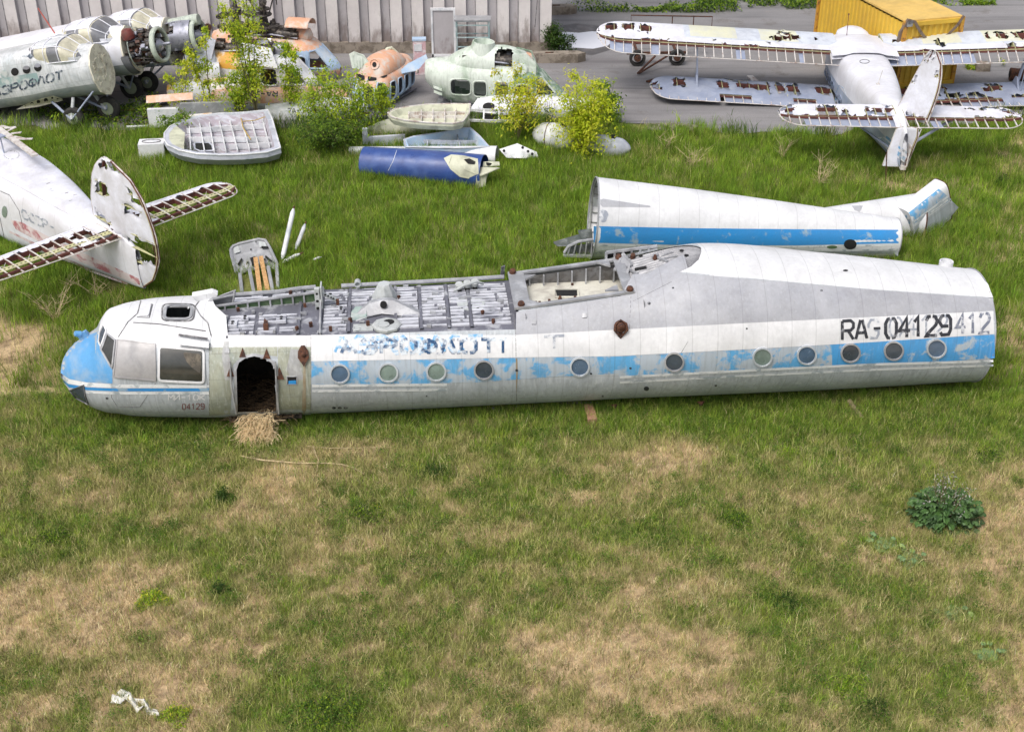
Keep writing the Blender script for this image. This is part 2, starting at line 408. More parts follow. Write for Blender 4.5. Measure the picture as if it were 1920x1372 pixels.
def glyph_quads(ch, ox, oy, w_, h_, th, ux=(1, 0), uy=(0, 1)):
    """2-D stroke polygons (one per segment run)"""
    out = []
    for st in GL[ch]:
        P = [Vector((ox + x * w_ * ux[0] + y * h_ * uy[0], oy + x * w_ * ux[1] + y * h_ * uy[1])) for x, y in st]
        L = []; Rr = []
        for i, p in enumerate(P):
            a = P[i] - P[i - 1] if i else P[1] - P[0]; b = P[i + 1] - P[i] if i < len(P) - 1 else a
            a = a.normalized(); b = b.normalized(); t = (a + b)
            t = t.normalized() if t.length > 1e-3 else a
            nrm = Vector((-t.y, t.x)); k = th / 2 / max(.45, abs(nrm.dot(Vector((-a.y, a.x)))))
            L.append(p + nrm * k); Rr.append(p - nrm * k)
        for i in range(len(P) - 1): out.append([tuple(L[i]), tuple(L[i + 1]), tuple(Rr[i + 1]), tuple(Rr[i])])
    return out
def write_on(loft, mb, text, x0, y0, x1, y1, h_, th, m, gap=.28, off=.007, up=None, widths=None):
    """letters from baseline start (x0,y0) to (x1,y1) in pixels, height h_"""
    chars = text if isinstance(text, list) else list(text); d = Vector((x1 - x0, y1 - y0)); n = len(chars)
    cw = d.length / (n + gap * (n - 1)) ; ux = d.normalized(); uy = up or (-ux.y * 0 + 0.0, 1.0)
    for i, c in enumerate(chars):
        if c == ' ': continue
        o = Vector((x0, y0)) + ux * (cw * (1 + gap) * i) - Vector(uy) * h_
        for q in glyph_quads(c, o.x, o.y, cw, h_, th, ux, uy): loft.patch(mb, q, off, m, grid=6)
# ================================================================== the big fuselage across the picture
WHITE = lin(226, 227, 232); GREY = lin(158, 160, 166); SILV = lin(150, 155, 160); BLUE = lin(70, 140, 200)
m_silver = paint('worn_silver_paint', lin(198, 204, 210), wear=lin(168, 175, 182), amt=.45, scale=1.1, rough=.42, metal=.0, dirt=.3, streak=.4, dirtcol=(.27, .29, .31, 1), bump=.22, panel=[(0, .52), (2, .63)], sharp=.2)
m_white = paint('worn_white_paint', lin(232, 233, 236), wear=lin(205, 206, 208), amt=.4, scale=1.3, rough=.5, dirt=.2, dirtcol=(.36, .37, .39, 1), bump=.16, streak=.12, panel=[(0, .52)], sharp=.2)
m_greyband = paint('grey_band_paint', lin(160, 162, 170), wear=lin(182, 184, 190), amt=.35, scale=1.6, rough=.45, metal=.0, dirt=.25, dirtcol=(.22, .21, .2, 1), bump=.2, streak=.14, panel=[(0, .52)], sharp=.2)
m_bluewear = paint('flaking_blue_paint', lin(96, 168, 218), wear=lin(178, 190, 202), amt=.56, scale=2.3, rough=.45, dirt=.18, streak=.16, bump=.16, sharp=.04, panel=[(0, .52)], fine=.14)
m_blueright = paint('weathered_blue_paint', lin(74, 156, 216), wear=lin(176, 188, 198), amt=.36, scale=2.4, rough=.45, dirt=.14, streak=.12, bump=.16, sharp=.04, panel=[(0, .52)], fine=.1)
m_bluefull = paint('blue_paint', lin(50, 142, 210), wear=lin(150, 175, 195), amt=.22, scale=2.4, rough=.42, dirt=.15, bump=.04, sharp=.04)
m_nose = paint('nose_blue_paint', lin(92, 158, 212), wear=lin(160, 180, 198), amt=.3, scale=1.7, rough=.42, dirt=.2, bump=.05, sharp=.12)
m_line = paint('white_line_paint', lin(226, 229, 232), wear=lin(165, 176, 184), amt=.32, scale=3.0, rough=.5, dirt=.15, bump=0, sharp=.05)
m_primer = paint('green_grey_primer', lin(178, 182, 166), wear=lin(150, 158, 150), amt=.4, scale=1.8, rough=.55, metal=.1, dirt=.4, dirtcol=(.2, .19, .13, 1), streak=.35, bump=.08, panel=[(0, .4), (2, .5)], sharp=.12)
m_primer2 = paint('grey_primer_patch', lin(168, 170, 172), wear=lin(188, 190, 190), amt=.4, scale=2.8, rough=.5, dirt=.3, streak=.2, bump=.06)
m_dirtmetal = paint('blackened_metal', lin(112, 113, 124), wear=lin(176, 178, 184), amt=.3, scale=3, rough=.5, metal=.1, dirt=.5, dirtcol=(.06, .06, .07, 1), bump=.2, sharp=.06)
m_ribwhite = paint('ribbed_deck_white', lin(212, 214, 222), wear=lin(116, 118, 130), amt=.36, scale=2.0, stretch=(.7, 4, 1), rough=.5, dirt=.35, dirtcol=(.12, .12, .13, 1), bump=.1, sharp=.07)
m_frame = paint('light_grey_frame_metal', lin(160, 162, 167), wear=lin(186, 188, 192), amt=.4, scale=3, rough=.45, metal=.2, dirt=.4, dirtcol=(.2, .19, .18, 1), bump=.1)
m_greyfit = paint('grey_green_fitting', lin(190, 195, 196), wear=lin(166, 172, 172), amt=.35, scale=4, rough=.5, dirt=.35, bump=.1)
m_rust = paint('rust', lin(98, 62, 44), wear=lin(62, 42, 36), amt=.45, scale=12, rough=.85, dirt=.4, dirtcol=(.03, .02, .02, 1), bump=.4)
m_ruststain = paint('rust_stain', lin(150, 132, 104), wear=lin(176, 174, 158), amt=.4, scale=5, stretch=(2, 2, .5), rough=.7, dirt=.4, dirtcol=(.16, .1, .05, 1), bump=0, sharp=.2)
m_dark = paint('dark_interior', (.012, .012, .013, 1), rough=.9, dirt=0, bump=0)
m_inner = paint('inner_primer', lin(150, 154, 150), wear=lin(110, 114, 112), amt=.4, scale=3, rough=.6, dirt=.4, bump=.1)
m_baypale = paint('bay_floor_paint', lin(214, 212, 200), wear=lin(186, 182, 172), amt=.35, scale=2.4, rough=.6, dirt=.45, dirtcol=(.25, .21, .17, 1), bump=.06)
m_green = paint('old_green_paint', lin(78, 108, 72), wear=lin(110, 128, 96), amt=.3, scale=5, rough=.6, dirt=.3)
m_seal = paint('dark_seam_sealant', lin(92, 92, 96), wear=lin(150, 150, 152), amt=.4, scale=6, rough=.7, bump=.1)
m_gdark = glass('porthole_glass_dark', lin(52, 62, 74)); m_gblue = glass('porthole_glass_blue', lin(66, 88, 112))
m_ggreen = glass('porthole_glass_green', lin(112, 128, 122), .3); m_wind = glass('cockpit_glass', lin(44, 46, 44), .08)
m_cover = paint('aluminium_cover_sheet', lin(172, 171, 173), wear=lin(156, 156, 159), amt=.4, scale=2, rough=.5, metal=.2, dirt=.2, bump=.12)
m_black = paint('black_stencil_paint', lin(44, 46, 54), wear=lin(150, 152, 158), amt=.26, scale=7, rough=.6, dirt=0, bump=0, sharp=.05)
m_ghost = paint('ghost_grey_lettering', lin(150, 156, 168), wear=lin(214, 216, 220), amt=.42, scale=6, rough=.6, dirt=0, bump=0, sharp=.06)
m_ghost2 = paint('weathered_grey_digits', lin(112, 118, 134), wear=lin(206, 208, 214), amt=.34, scale=6, rough=.6, dirt=0, bump=0, sharp=.06)
m_navy = paint('navy_lettering', lin(32, 74, 116), wear=lin(214, 222, 230), amt=.49, scale=5, rough=.6, dirt=0, bump=0, sharp=.08)
m_sky = paint('sky_blue_lettering', lin(104, 168, 214), wear=lin(220, 226, 232), amt=.52, scale=5, rough=.6, dirt=0, bump=0, sharp=.08)
m_redtxt = paint('dull_red_lettering', lin(126, 62, 60), rough=.7, dirt=0, bump=0)
m_straw = paint('straw', lin(236, 214, 172), wear=lin(206, 178, 130), amt=.3, scale=20, rough=.8, dirt=.2, bump=0)
m_nest = paint('dark_nest_straw', lin(112, 90, 62), wear=lin(70, 56, 42), amt=.5, scale=20, rough=.9, bump=0)
m_wood = paint('fresh_plank_wood', lin(206, 164, 112), wear=lin(180, 134, 86), amt=.4, scale=3, stretch=(6, 6, 1), rough=.7, dirt=.25, bump=.1)
ALF = math.atan(.0862)
def axisY(X): return 24.71 + .0862 * X
def _X(px):
    k = (px - 960) / FPX; return k * ((24.71 * CT) + 13.86 * ST) / (1 - k * .0862 * CT)
X0 = _X(113)
def S(px): return (_X(px) - X0) / math.cos(ALF)
M6 = pose(X0, axisY(X0), 0, ALF)
ST6 = [(0, 1.14, .03, .03, .03), (S(116), 1.13, .2, .2, .2), (S(122), 1.11, .34, .34, .33), (S(132), 1.09, .50, .50, .50), (S(165), 1.07, .78, .78, .74),
       (S(188), 1.10, .92, .92, .88), (S(200), 1.13, .98, 1.12, .94), (S(215), 1.18, 1.05, 1.24, 1.0), (S(245), 1.26, 1.16, 1.20, 1.12, 2.3, 2.1), (S(300), 1.32, 1.25, 1.17, 1.2, 2.5, 2.2),
       (S(370), 1.35, 1.30, 1.15, 1.28, 2.4, 2.2), (S(430), 1.35, 1.34, 1.20, 1.32, 2.1, 2.1), (S(600), 1.35, 1.35, 1.35, 1.35), (S(965), 1.40, 1.40, 1.40, 1.38),
       (S(1160), 1.50, 1.51, 1.52, 1.44), (S(1310), 1.66, 1.66, 1.66, 1.58), (S(1545), 1.50, 1.50, 1.50, 1.46), (S(1822), 1.25, 1.25, 1.25, 1.21)]
L6 = Loft(M6, ST6)
sA, sB, sC, sD = S(402), S(965), S(1163), S(1313)
def zcut(x):
    if x < sA: return 99
    if x <= sB: return 2.25
    if x <= sC: return 2.53 + (x - sB) / (sC - sB) * .25
    if x <= sD: return 2.78 + (x - sC) / (sD - sC) * .56
    return 99
def lim6(x):
    z = zcut(x); zc, w_, hu, hl, nu, nl, yc = [float(q) for q in L6.par(x)]
    r = (z - zc) / hu
    if r >= 1: return (math.pi / 2, math.pi / 2)
    a = math.asin(r ** (nu / 2)); return (math.pi - a, a)
def edge6(x, side):
    n_, f_ = lim6(x); return Vector(L6.pt(np.array(x), np.array(n_ if side < 0 else f_)))
xs6 = sorted(list(np.linspace(0, .8, 16)) + list(np.arange(.86, L6.x1 - .03, .062)) + [sA - .004, sA + .004, sB - .004, sB + .004, sC, sD - .02, sD - .08, L6.x1])
door = [(442, 772), (441, 692), (446, 679), (459, 671), (477, 668), (496, 671), (510, 680), (517, 692), (520, 772)]
hatch = roundpoly([(311, 574), (361, 574), (357, 599), (308, 599)], .25)
chin = [(131, 731), (158, 721), (161, 742), (166, 757), (143, 745)]
mi6 = empty('helicopter_fuselage', M6, 'long blue and white helicopter fuselage without rotors, lying across the whole grass field', 'helicopter hull')
mb = MB()
def hull_mat(c):
    zc, w_, hu, hl, *_q = [float(q) for q in L6.par(c[0])]
    if c[0] > sD - .1 and c[2] > zc + .86 * hu: return 1
    if S(205) < c[0] < sA and c[2] > zc + .70 * hu: return 1
    return 0
L6.skin(mb, na=120, xs=xs6, holes=[door, hatch], lim=lim6, m=0, mfun=hull_mat)
hull_m = [m_silver, m_white, m_greyband, m_bluewear, m_nose, m_line, m_primer, m_primer2, m_black, m_ghost, m_navy, m_sky, m_redtxt, m_ruststain, m_seal, m_bluefull, m_blueright, m_ghost2]
def pp(poly, m, off=.004, grid=9):
    k = len(mb.F); L6.patch(mb, poly, off, m, grid)
    if m in (1,):
        Q = np.array([np.mean([mb.V[i] for i in f], 0) for f in mb.F[k:]]); Wm = np.array(M6); px = projn(Q @ Wm[:3, :3].T + Wm[:3, 3]); kp = ~inpoly(px, hatch)
        F2 = [f for f, z in zip(mb.F[k:], kp) if z]; del mb.F[k:]; del mb.M[k:]; mb.F += F2; mb.M += [m] * len(F2)
# white side band, grey tail band, white spine, blue band
pp([(583, 628), (700, 628), (965, 628), (1160, 618), (1430, 604), (1640, 594), (1862, 583), (1864, 626), (1640, 641), (1430, 653), (1160, 667), (960, 670), (760, 674), (583, 677)], 1)
pp([(968, 585), (1163, 556), (1187, 514), (1273, 512), (1450, 527), (1640, 544), (1862, 559), (1863, 583), (1640, 594), (1430, 604), (1160, 618), (967, 628)], 2)
pp([(1275, 510), (1296, 500), (1310, 487), (1315, 472), (1314, 463), (1420, 468), (1600, 484), (1805, 507), (1832, 515), (1852, 532), (1862, 558), (1640, 543), (1450, 526), (1350, 517)], 1)
pp([(584, 677), (760, 675), (960, 671), (1160, 668), (1160, 700), (1040, 706), (900, 716), (760, 720), (584, 721)], 3)
pp([(1160, 668), (1430, 654), (1560, 646), (1560, 689), (1430, 694), (1160, 706)], 3)
pp([(1560, 646), (1700, 637), (1865, 627), (1865, 671), (1700, 682), (1560, 689)], 16)
for (y0, y1, x0, x1, ya, yb) in ((720.5, 725.5, 585, 838, 0, 0), (730.5, 735, 585, 838, 0, 0)):
    pp([(x0, y0), (x1, y0 - 2.5), (x1, y1 - 2.5), (x0, y1)], 5, .007)
for a, b, c, d in ((704.5, 709, 674.5, 679), (714.5, 718.5, 682.5, 686.5)):
    pp([(1162, a), (1430, a - 14), (1640, a - 24), (1862, c), (1862, d), (1640, b - 24), (1430, b - 14), (1162, b)], 5, .007)
# nose: blue cap with two white lines, cockpit roof white
pp([(114, 699), (116, 682), (124, 662), (140, 643), (158, 631), (187, 621), (187, 655), (211, 692), (211, 719), (160, 716), (130, 710)], 4, .004, 6)
pp([(114, 700), (130, 711), (165, 717), (211, 720), (392, 722), (392, 727), (211, 727), (165, 725), (129, 719), (115, 708)], 5, .006, 6)
pp([(115, 709), (129, 720), (165, 726), (211, 728), (392, 728), (392, 733), (211, 733), (165, 731), (130, 726)], 15, .005, 6)
pp([(116, 712), (130, 727), (165, 732), (211, 734), (392, 734), (392, 739), (211, 739), (166, 737), (132, 733)], 5, .006, 6)
pp([(196, 604), (206, 594), (228, 576), (262, 564), (300, 562), (373, 560), (377, 563), (396, 630), (388, 655), (298, 646), (222, 634), (205, 612)], 1, .004, 8)
pp([(375, 561), (398, 561), (404, 574), (424, 592), (427, 628), (583, 629), (583, 651), (395, 651), (397, 628)], 1, .004, 8)
pp([(392, 651), (437, 651), (437, 690), (432, 776), (392, 779)], 6, .004, 8); pp([(437, 650), (520, 650), (520, 668), (500, 666), (478, 663), (455, 667), (437, 684)], 6, .004, 8)
pp([(521, 650), (583, 650), (583, 777), (522, 778)], 6, .004, 8)
pp([(410, 640), (420, 640), (416, 668), (422, 712), (436, 712), (436, 690), (428, 660), (430, 640)], 7, .008, 8); pp([(545, 655), (560, 655), (562, 680), (570, 712), (545, 712), (538, 690)], 7, .008, 8)
pp([(569, 680), (573, 680), (574, 776), (566, 776)], 13, .009, 8)
pp([(967, 672), (970, 672), (971, 700), (968, 740)], 13, .008, 8)
# seams on the cockpit roof
for pl in ([(264, 565), (258, 588), (240, 604), (222, 632)], [(250, 605), (300, 608), (386, 621)], [(375, 563), (366, 575), (376, 592), (390, 606), (396, 630)], [(262, 570), (286, 571), (280, 596), (257, 595)]):
    L6.rim(mb, pl, 1.9, .012, 14, closed=False)
for pl in ([(209, 718), (209, 745), (220, 762), (262, 763), (292, 718)], [(392, 640), (393, 779)], [(583, 630), (583, 777)], [(1180, 617), (1183, 556)], [(1187, 565), (1260, 528)], [(1290, 640), (1275, 665), (1230, 666)]):
    L6.rim(mb, pl, .7, .004, 14, closed=False)
L6.rim(mb, [(963, 590), (967, 630), (969, 772)], .8, .004, 14, closed=False)
# registration and faded titles
def tx(text, x0, y0, x1, y1, h_, th, m, **k): write_on(L6, mb, text, x0, y0, x1, y1, h_, th, m, **k)
tx(['R', 'A'], 1579, 637, 1625, 634, 35, 5.5, 8, gap=.22, off=.011); tx(['G'], 1628, 634, 1647, 633, 34, 4.5, 9, off=.009); tx(['-'], 1636, 633, 1652, 632, 34, 5, 8, off=.011)
tx(list('04129'), 1660, 634, 1782, 627, 36, 6, 8, gap=.25, off=.011); tx(list('0412'), 1668, 632, 1776, 626, 36, 4, 9, gap=.25, off=.008)
tx(list('412'), 1792, 626, 1855, 623, 36, 5.5, 17, gap=.25, off=.009)
tx(['A', 'E~', 'P', 'O', 'F~', 'L~', 'O', 'T'], 640, 662, 930, 661, 25, 6.5, 10, gap=.35, off=.010)
tx(['A', 'E~', 'P', 'O', 'F~', 'L~', 'C', 'T'], 628, 660, 905, 658, 29, 5.5, 11, gap=.30, off=.008)
tx(['P', 'O', 'F~'], 700, 664, 800, 663, 27, 5, 11, gap=.4, off=.0085); tx(['G', 'O'], 812, 663, 866, 662, 26, 5, 9, gap=.4, off=.0075); tx(['T'], 936, 662, 950, 661, 26, 5, 10, gap=.3, off=.009); tx(['T'], 1020, 654, 1058, 652, 23, 5, 9, off=.009)
tx(['M', 'I~', '-', '1', '0', 'K'], 316, 749, 384, 749, 9, 2.2, 1, gap=.3, off=.008); tx(list('04129'), 342, 767, 383, 766, 10.5, 1.3, 12, gap=.45, off=.010)
for (cx, cy) in ((626, 764), (637, 764), (648, 764)): pp(ellipse(cx, cy, 4, 2.2, 12), 8, .008, 4)
for cx in (1052, 1064, 1074, 1082, 1090, 1099, 1108, 1120): pp(ellipse(cx, 754, 1.4, 1.2, 8), 8, .006, 4)
for (cx, cy, r) in ((1212, 728, 5), (1342, 722, 2.4), (1217, 569, 3.2), (925, 764, 3), (1540, 545, 2.5), (1262, 540, 2), (1108, 700, 2.2), (969, 694, 3), (1400, 616, 2), (1182, 690, 2.4), (1130, 742, 2), (800, 742, 1.6), (201, 746, 2.5)):
    pp(ellipse(cx, cy, r, r * .85, 12), 8, .008, 4)
mb.build('hull', hull_m, mi6)
# ---- parts of the hull
def part6(name, fn, mats, **k):
    b = MB(); fn(b); return b.build(name, mats, mi6, **k)
def seal_ring(b):
    for px_a, y0_, y1_ in ((1856, 0, 0),):
        a = np.linspace(0, 2 * math.pi, 97); P = L6.pt(np.full(97, L6.x1 + .0), a, .012); b.tube([tuple(p) for p in P], .014, 6)
part6('end_ring', seal_ring, m_frame)
def stringers(b):      # the open tail end shows its frames from the right
    for x in np.arange(sD + .6, L6.x1 - .02, .9):
        a = np.linspace(0, 2 * math.pi, 49); P = L6.pt(np.full(49, x), a, -.05); b.tube([tuple(p) for p in P], .03, 4)
part6('inner_frame', stringers, m_inner)
W6 = [(637, 700, 0), (728, 698, 1), (818, 696, 1), (907, 693, 2), (1087, 687, 3), (1264, 678, 2), (1429, 669, 1), (1512, 665, 3), (1594, 661, 2), (1675, 657, 2), (1755, 653, 3)]
gm = [m_gblue, m_ggreen, m_gdark, m_gblue]
for (cx, cy, k) in W6:
    r = 16.5; b = MB(); L6.patch(b, ellipse(cx, cy, r, r * .96, 30), .012, 0, 6, thick=.03); w_o = b.build('porthole', [gm[k]], mi6)
    b = MB(); L6.rim(b, ellipse(cx, cy, r + .8, r * .96 + .8, 36), 3.0, .04, 0); b.build('frame', m_silver if k != 2 else m_frame, w_o)
# cockpit glazing
def pane(name, poly, mat, frame_m=m_frame, rw=3.0, sub='frame', off=.015):
    b = MB(); L6.patch(b, poly, off, 0, 6, thick=.03); p = b.build(name, [mat], mi6)
    b = MB(); L6.rim(b, poly, rw, .03, 0); b.build(sub, frame_m, p); return p
pane('windscreen', [(202, 626), (217, 638), (211, 690), (191, 656)], m_wind)
pane('windscreen', [(195, 609), (200, 620), (190, 650), (186, 640), (188, 624)], m_gdark, m_white, 2.5)
pane('side_window', roundpoly([(299, 650), (382, 657), (382, 717), (298, 713)], .1), m_wind, m_white, 4)
pane('chin_window', chin, m_gdark, m_seal, 1.2)
pane('cover_panel', [(221, 637), (291, 645), (292, 713), (214, 706)], m_cover, m_cover, 2.2, 'rivet_strip', .02)
def curtain(b): L6.patch(b, roundpoly([(343, 660), (378, 664), (376, 700), (362, 690), (350, 678)], .2), .022, 0, 6)
part6('curtain', curtain, paint('faded_curtain', lin(84, 80, 74), wear=lin(120, 112, 100), amt=.4, scale=6, rough=.9))
pane('roof_hatch', hatch, m_dark, m_frame, 5, 'frame', -.3)
b = MB(); L6.rim(b, roundpoly([(305, 570), (367, 571), (362, 603), (303, 602)], .25), 2.5, .02, 0); b.build('hatch_surround', m_seal, mi6)
b = MB(); L6.patch(b, roundpoly([(265, 569), (284, 570), (279, 594), (259, 594)], .2), .03, 0, 6, thick=.03); b.build('roof_panel', m_white, mi6)
def visor(b):
    Q, N = L6.hit([(335, 633), (393, 642), (393, 652), (336, 646)], .05); b.prism([tuple(q) for q in Q], (0, -.08, .03))
part6('rain_visor', visor, m_white)
def rail(b):
    Q, N = L6.hit([(x, 630 + (x - 336) * .13) for x in range(336, 392, 6)], .06); b.tube([tuple(q) for q in Q], .022, 6)
part6('gutter_tube', rail, m_seal)
def horn(b):
    Q, N = L6.hit([(160, 632)], .0); b.box(Q[0] + N[0] * .05, (.2, .12, .14), Matrix.Rotation(R(-30), 3, 'Y')); b.lathe(Q[0] + N[0] * .1 + np.array([-.02, -.02, 0]), (-.6, -.2, .2), [(0, .07), (.12, .06), (.14, .03)], 10)
part6('nose_fitting', horn, m_nose)
# ---- door: jambs, arch, cavity, stay rods
def archb(b): L6.rim(b, [(443, 774), (441, 692), (446, 678), (459, 669), (477, 665), (497, 669), (511, 678), (519, 692), (521, 774)], 5.0, .035, 0, closed=False)
dr = part6('door_frame', archb, m_frame)
b = MB()
for pl in ([(432, 676), (435, 720), (443, 768)], [(517, 677), (519, 720), (523, 768)]):
    Q, N = L6.hit(pl, .09); b.tube([tuple(q) for q in Q], .02, 6)
b.split('stay_rod', m_frame, dr)
def cabin(b):
    x0, x1 = S(425) + .05, S(560); y0 = -1.05
    b.box(((x0 + x1) / 2, .1, .25), (x1 - x0, 2.0, .06)); b.box(((x0 + x1) / 2, .75, 1.2), (x1 - x0, .05, 1.9)); b.box((x0, 0, 1.2), (.05, 1.9, 1.9)); b.box((x1, 0, 1.2), (.05, 1.9, 1.9)); b.box(((x0 + x1) / 2, 0, 2.1), (x1 - x0, 1.9, .04))
part6('cabin_lining', cabin, paint('dark_brown_cabin', lin(58, 50, 42), wear=lin(38, 34, 30), amt=.5, scale=3, rough=.95))
def lug(px, py, s_=1.0):
    Q, N = L6.hit([(px, py)], .02); q, n = Vector(Q[0]), Vector(N[0]); b = MB()
    u = Vector((1, 0, 0)); v = n.cross(u).normalized()
    pts = [(0, 22), (10, 6), (9, -6), (3, -16), (-3, -16), (-9, -6), (-10, 6)]
    b.prism([q + u * (x * .0112 * s_) - v * (-y * .0112 * s_) * -1 for x, y in pts], n * .04); b.lathe(q + n * .03, n, [(0, .05 * s_), (.06, .045 * s_), (.08, .02)], 10)
    return b.build('lug_plate', m_rust, mi6)
lug(569, 664, 1.0)
for (px, py, s_) in ((455, 662, .55), (500, 664, .6), (432, 696, .6), (524, 700, .7)):
    Q, N = L6.hit([(px - 7 * s_ * 1.6, py + 14 * s_), (px, py - 18 * s_), (px + 8 * s_ * 1.6, py + 14 * s_)], .02); b = MB(); b.prism([tuple(q) for q in Q], tuple(Vector(N[0]) * .02)); b.build('lug_plate', m_rust, mi6)
def bighook(b):
    Q, N = L6.hit([(1163, 612)], .03); q = Vector(Q[0]); n = Vector(N[0])
    b.lathe(q, n, [(0, .13), (.05, .12), (.09, .06), (.16, .07), (.2, .02)], 12); b.tube([q + Vector((-.11, -.05, .08)), q + Vector((-.13, -.1, -.03)), q + Vector((0, -.08, -.22)), q + Vector((.13, -.1, -.03)), q + Vector((.11, -.05, .08)), q + Vector((0, -.02, .15)), q + Vector((-.11, -.05, .08))], .028, 6)
    b.beam(q + Vector((0, -.03, -.12)), q + Vector((0, -.08, -.32)), .09, .05)
part6('towing_hook', bighook, m_rust)
for (px, py) in ((1314, 752), (1152, 758)):
    Q, N = L6.hit([(px, py)], .0); b = MB(); b.lathe(Q[0], N[0], [(0, .09), (.05, .05), (.09, .03)], 6); b.build('jacking_point', m_rust, mi6)
def niche(b): L6.patch(b, [(538, 705), (557, 705), (557, 720), (538, 720)], .012, 0, 6, thick=.02)
nc = part6('socket_niche', niche, m_dark); b = MB(); L6.rim(b, [(538, 705), (557, 705), (557, 720), (538, 720)], 2, .02); b.build('frame', m_frame, nc)
b = MB(); L6.patch(b, [(541, 713), (555, 712), (555, 719), (541, 719)], .018, 0, 6); b.build('socket', m_bluefull, nc)
for (px, py, a) in ((1001, 604, 8), (1096, 592, 8), (426, 658, 9)):
    b = MB(); L6.patch(b, [(px - a / 2, py - 4), (px + a / 2, py - 4), (px + a / 2, py + 4), (px - a / 2, py + 4)], .03, 0, 6, thick=.03); b.build('access_cover', m_frame, mi6)
def vent(b):
    Q, N = L6.hit([(1773, 499)], 0); b.lathe(Q[0] - np.array([0, 0, .05]), (0, 0, 1), [(0, .15), (.17, .15), (.17, .12), (.04, .12), (.04, 0)], 20)
part6('roof_vent', vent, m_white)
b = MB(); L6.patch(b, [(1573, 504), (1597, 504), (1599, 512), (1572, 511)], .01, 0, 6, thick=.01); o = b.build('roof_plate', m_white, mi6); b = MB(); L6.patch(b, ellipse(1585, 508, 5, 1.8, 12), .015, 0, 5); b.build('drain_hole', m_dark, o)
# ---- the deck
def DK(px, py, z=2.28):
    p = M6.inverted() @ G(px, py, z); return Vector((p.x, p.y, z))
def poly_at(pts, z=2.25): return [DK(x, y, z) for x, y in pts]
b = MB(); NS = 90
P = [[edge6(x, -1) + (edge6(x, 1) - edge6(x, -1)) * t + Vector((0, 0, .06 * (1 - (2 * t - 1) ** 2) - .01)) for t in np.linspace(0, 1, 9)] for x in np.linspace(sA + .01, sB - .01, NS)]
b.sheet(P); deck = b.build('roof_deck', m_dirtmetal, mi6)
b = MB(); rr_ = random.Random(3)
def ribs(px0, px1, t0, t1, n, gaps=.25, wid=.55):
    xa, xb = DK(px0, 590).x, DK(px1, 590).x
    for k in range(n):
        t = t0 + (t1 - t0) * (k + .5) / n; x = xa
        while x < xb - .05:
            L = min(rr_.uniform(.25, .9), xb - x)
            if rr_.random() > gaps * .6:
                yy = -1 + 2 * t; hw = (t1 - t0) / n * 2 * wid / 2; zr = 2.236 + .06 * (1 - yy * yy)
                b.prism([(x + .02, yy - hw, zr), (x + L - .02, yy - hw, zr), (x + L - .02, yy + hw, zr), (x + .02, yy + hw, zr)], (0, 0, .04))
            x += L + rr_.uniform(.01, .05)
for (p0, p1) in ((432, 482), (486, 522), (526, 560)): ribs(p0, p1, .05, .42, 6, .28)
for (p0, p1) in ((420, 500), (504, 590)): ribs(p0, p1, .66, .98, 5, .3)
b.build('corrugated_ribs', m_ribwhite, mi6, smooth=0); b = MB()
for (p0, p1) in ((606, 652), (742, 786), (790, 838), (843, 880), (884, 958)): ribs(p0, p1, .04, .97, 14, .12)
ribs(655, 740, .55, .97, 6, .4); ribs(752, 786, .05, .5, 7, .2)
b.build('corrugated_ribs', m_ribwhite, mi6, smooth=0)
b = MB()
for px in (562, 602, 655, 742, 789, 840, 882):
    x = DK(px, 590).x; b.sheet([[Vector((x + dx, y, 2.29 + .06 * (1 - y * y) + (0 if abs(dx) < .03 else -.06))) for y in np.linspace(-.98, .98, 9)] for dx in (-.031, -.029, .029, .031)])
for px in (430, 483, 524): x = DK(px, 605).x; b.box((x, -.55, 2.245), (.035, .8, .05))
b.split('cross_frame', m_dirtmetal, mi6, smooth=0)
b = MB(); b.tube([DK(x, y, 2.34) for x, y in ((432, 553), (520, 547), (560, 541), (592, 538))], .05, 8); b.tube([DK(x, y, 2.34) for x, y in ((640, 536), (760, 530), (870, 524), (945, 519))], .05, 8)
b.build('deck_edge_pipe', m_frame, mi6)
b = MB()      # small fittings and boxes scattered on the deck
for i in range(46):
    x = rr_.uniform(DK(430, 590).x, DK(955, 590).x); y = rr_.uniform(-.93, .95); d = (rr_.uniform(.04, .15), rr_.uniform(.03, .08), rr_.uniform(.03, .08))
    b.box((x, y, 2.28 + .06 * (1 - y * y)), d, Matrix.Rotation(rr_.uniform(-.3, .3), 3, 'Z'))
b.split('deck_fitting', m_frame, mi6)
b = MB()
for (px, py) in ((657, 604), (500, 610), (447, 585), (545, 553), (572, 577), (583, 612), (557, 620), (690, 610), (905, 590), (748, 562), (620, 620), (865, 545), (925, 606)):
    p = DK(px, py); b.box(p + Vector((0, 0, .05)), (.06, .05, .1), Matrix.Rotation(rr_.random(), 3, 'Z'))
b.prism([DK(494, 620), DK(504, 619), DK(497, 606)], (.0, .03, .12)); b.split('rusty_bolt', m_rust, mi6)
b = MB()      # white perforated brackets
for (px, py, w_, h_) in ((528, 603, .2, .28), (437, 612, .18, .25), (460, 602, .14, .1), (640, 585, .1, .2), (620, 560, .1, .1)):
    b = MB(); p = DK(px, py); b.box(p + Vector((0, 0, .06)), (w_, h_, .06)); b.lathe(p + Vector((0, .04, .09)), (0, 0, 1), [(0, .035), (.01, .035)], 8, 1); b.lathe(p + Vector((0, -.05, .09)), (0, 0, 1), [(0, .03), (.01, .03)], 8, 1); b.build('perforated_bracket', [m_ribwhite, m_dark], mi6)
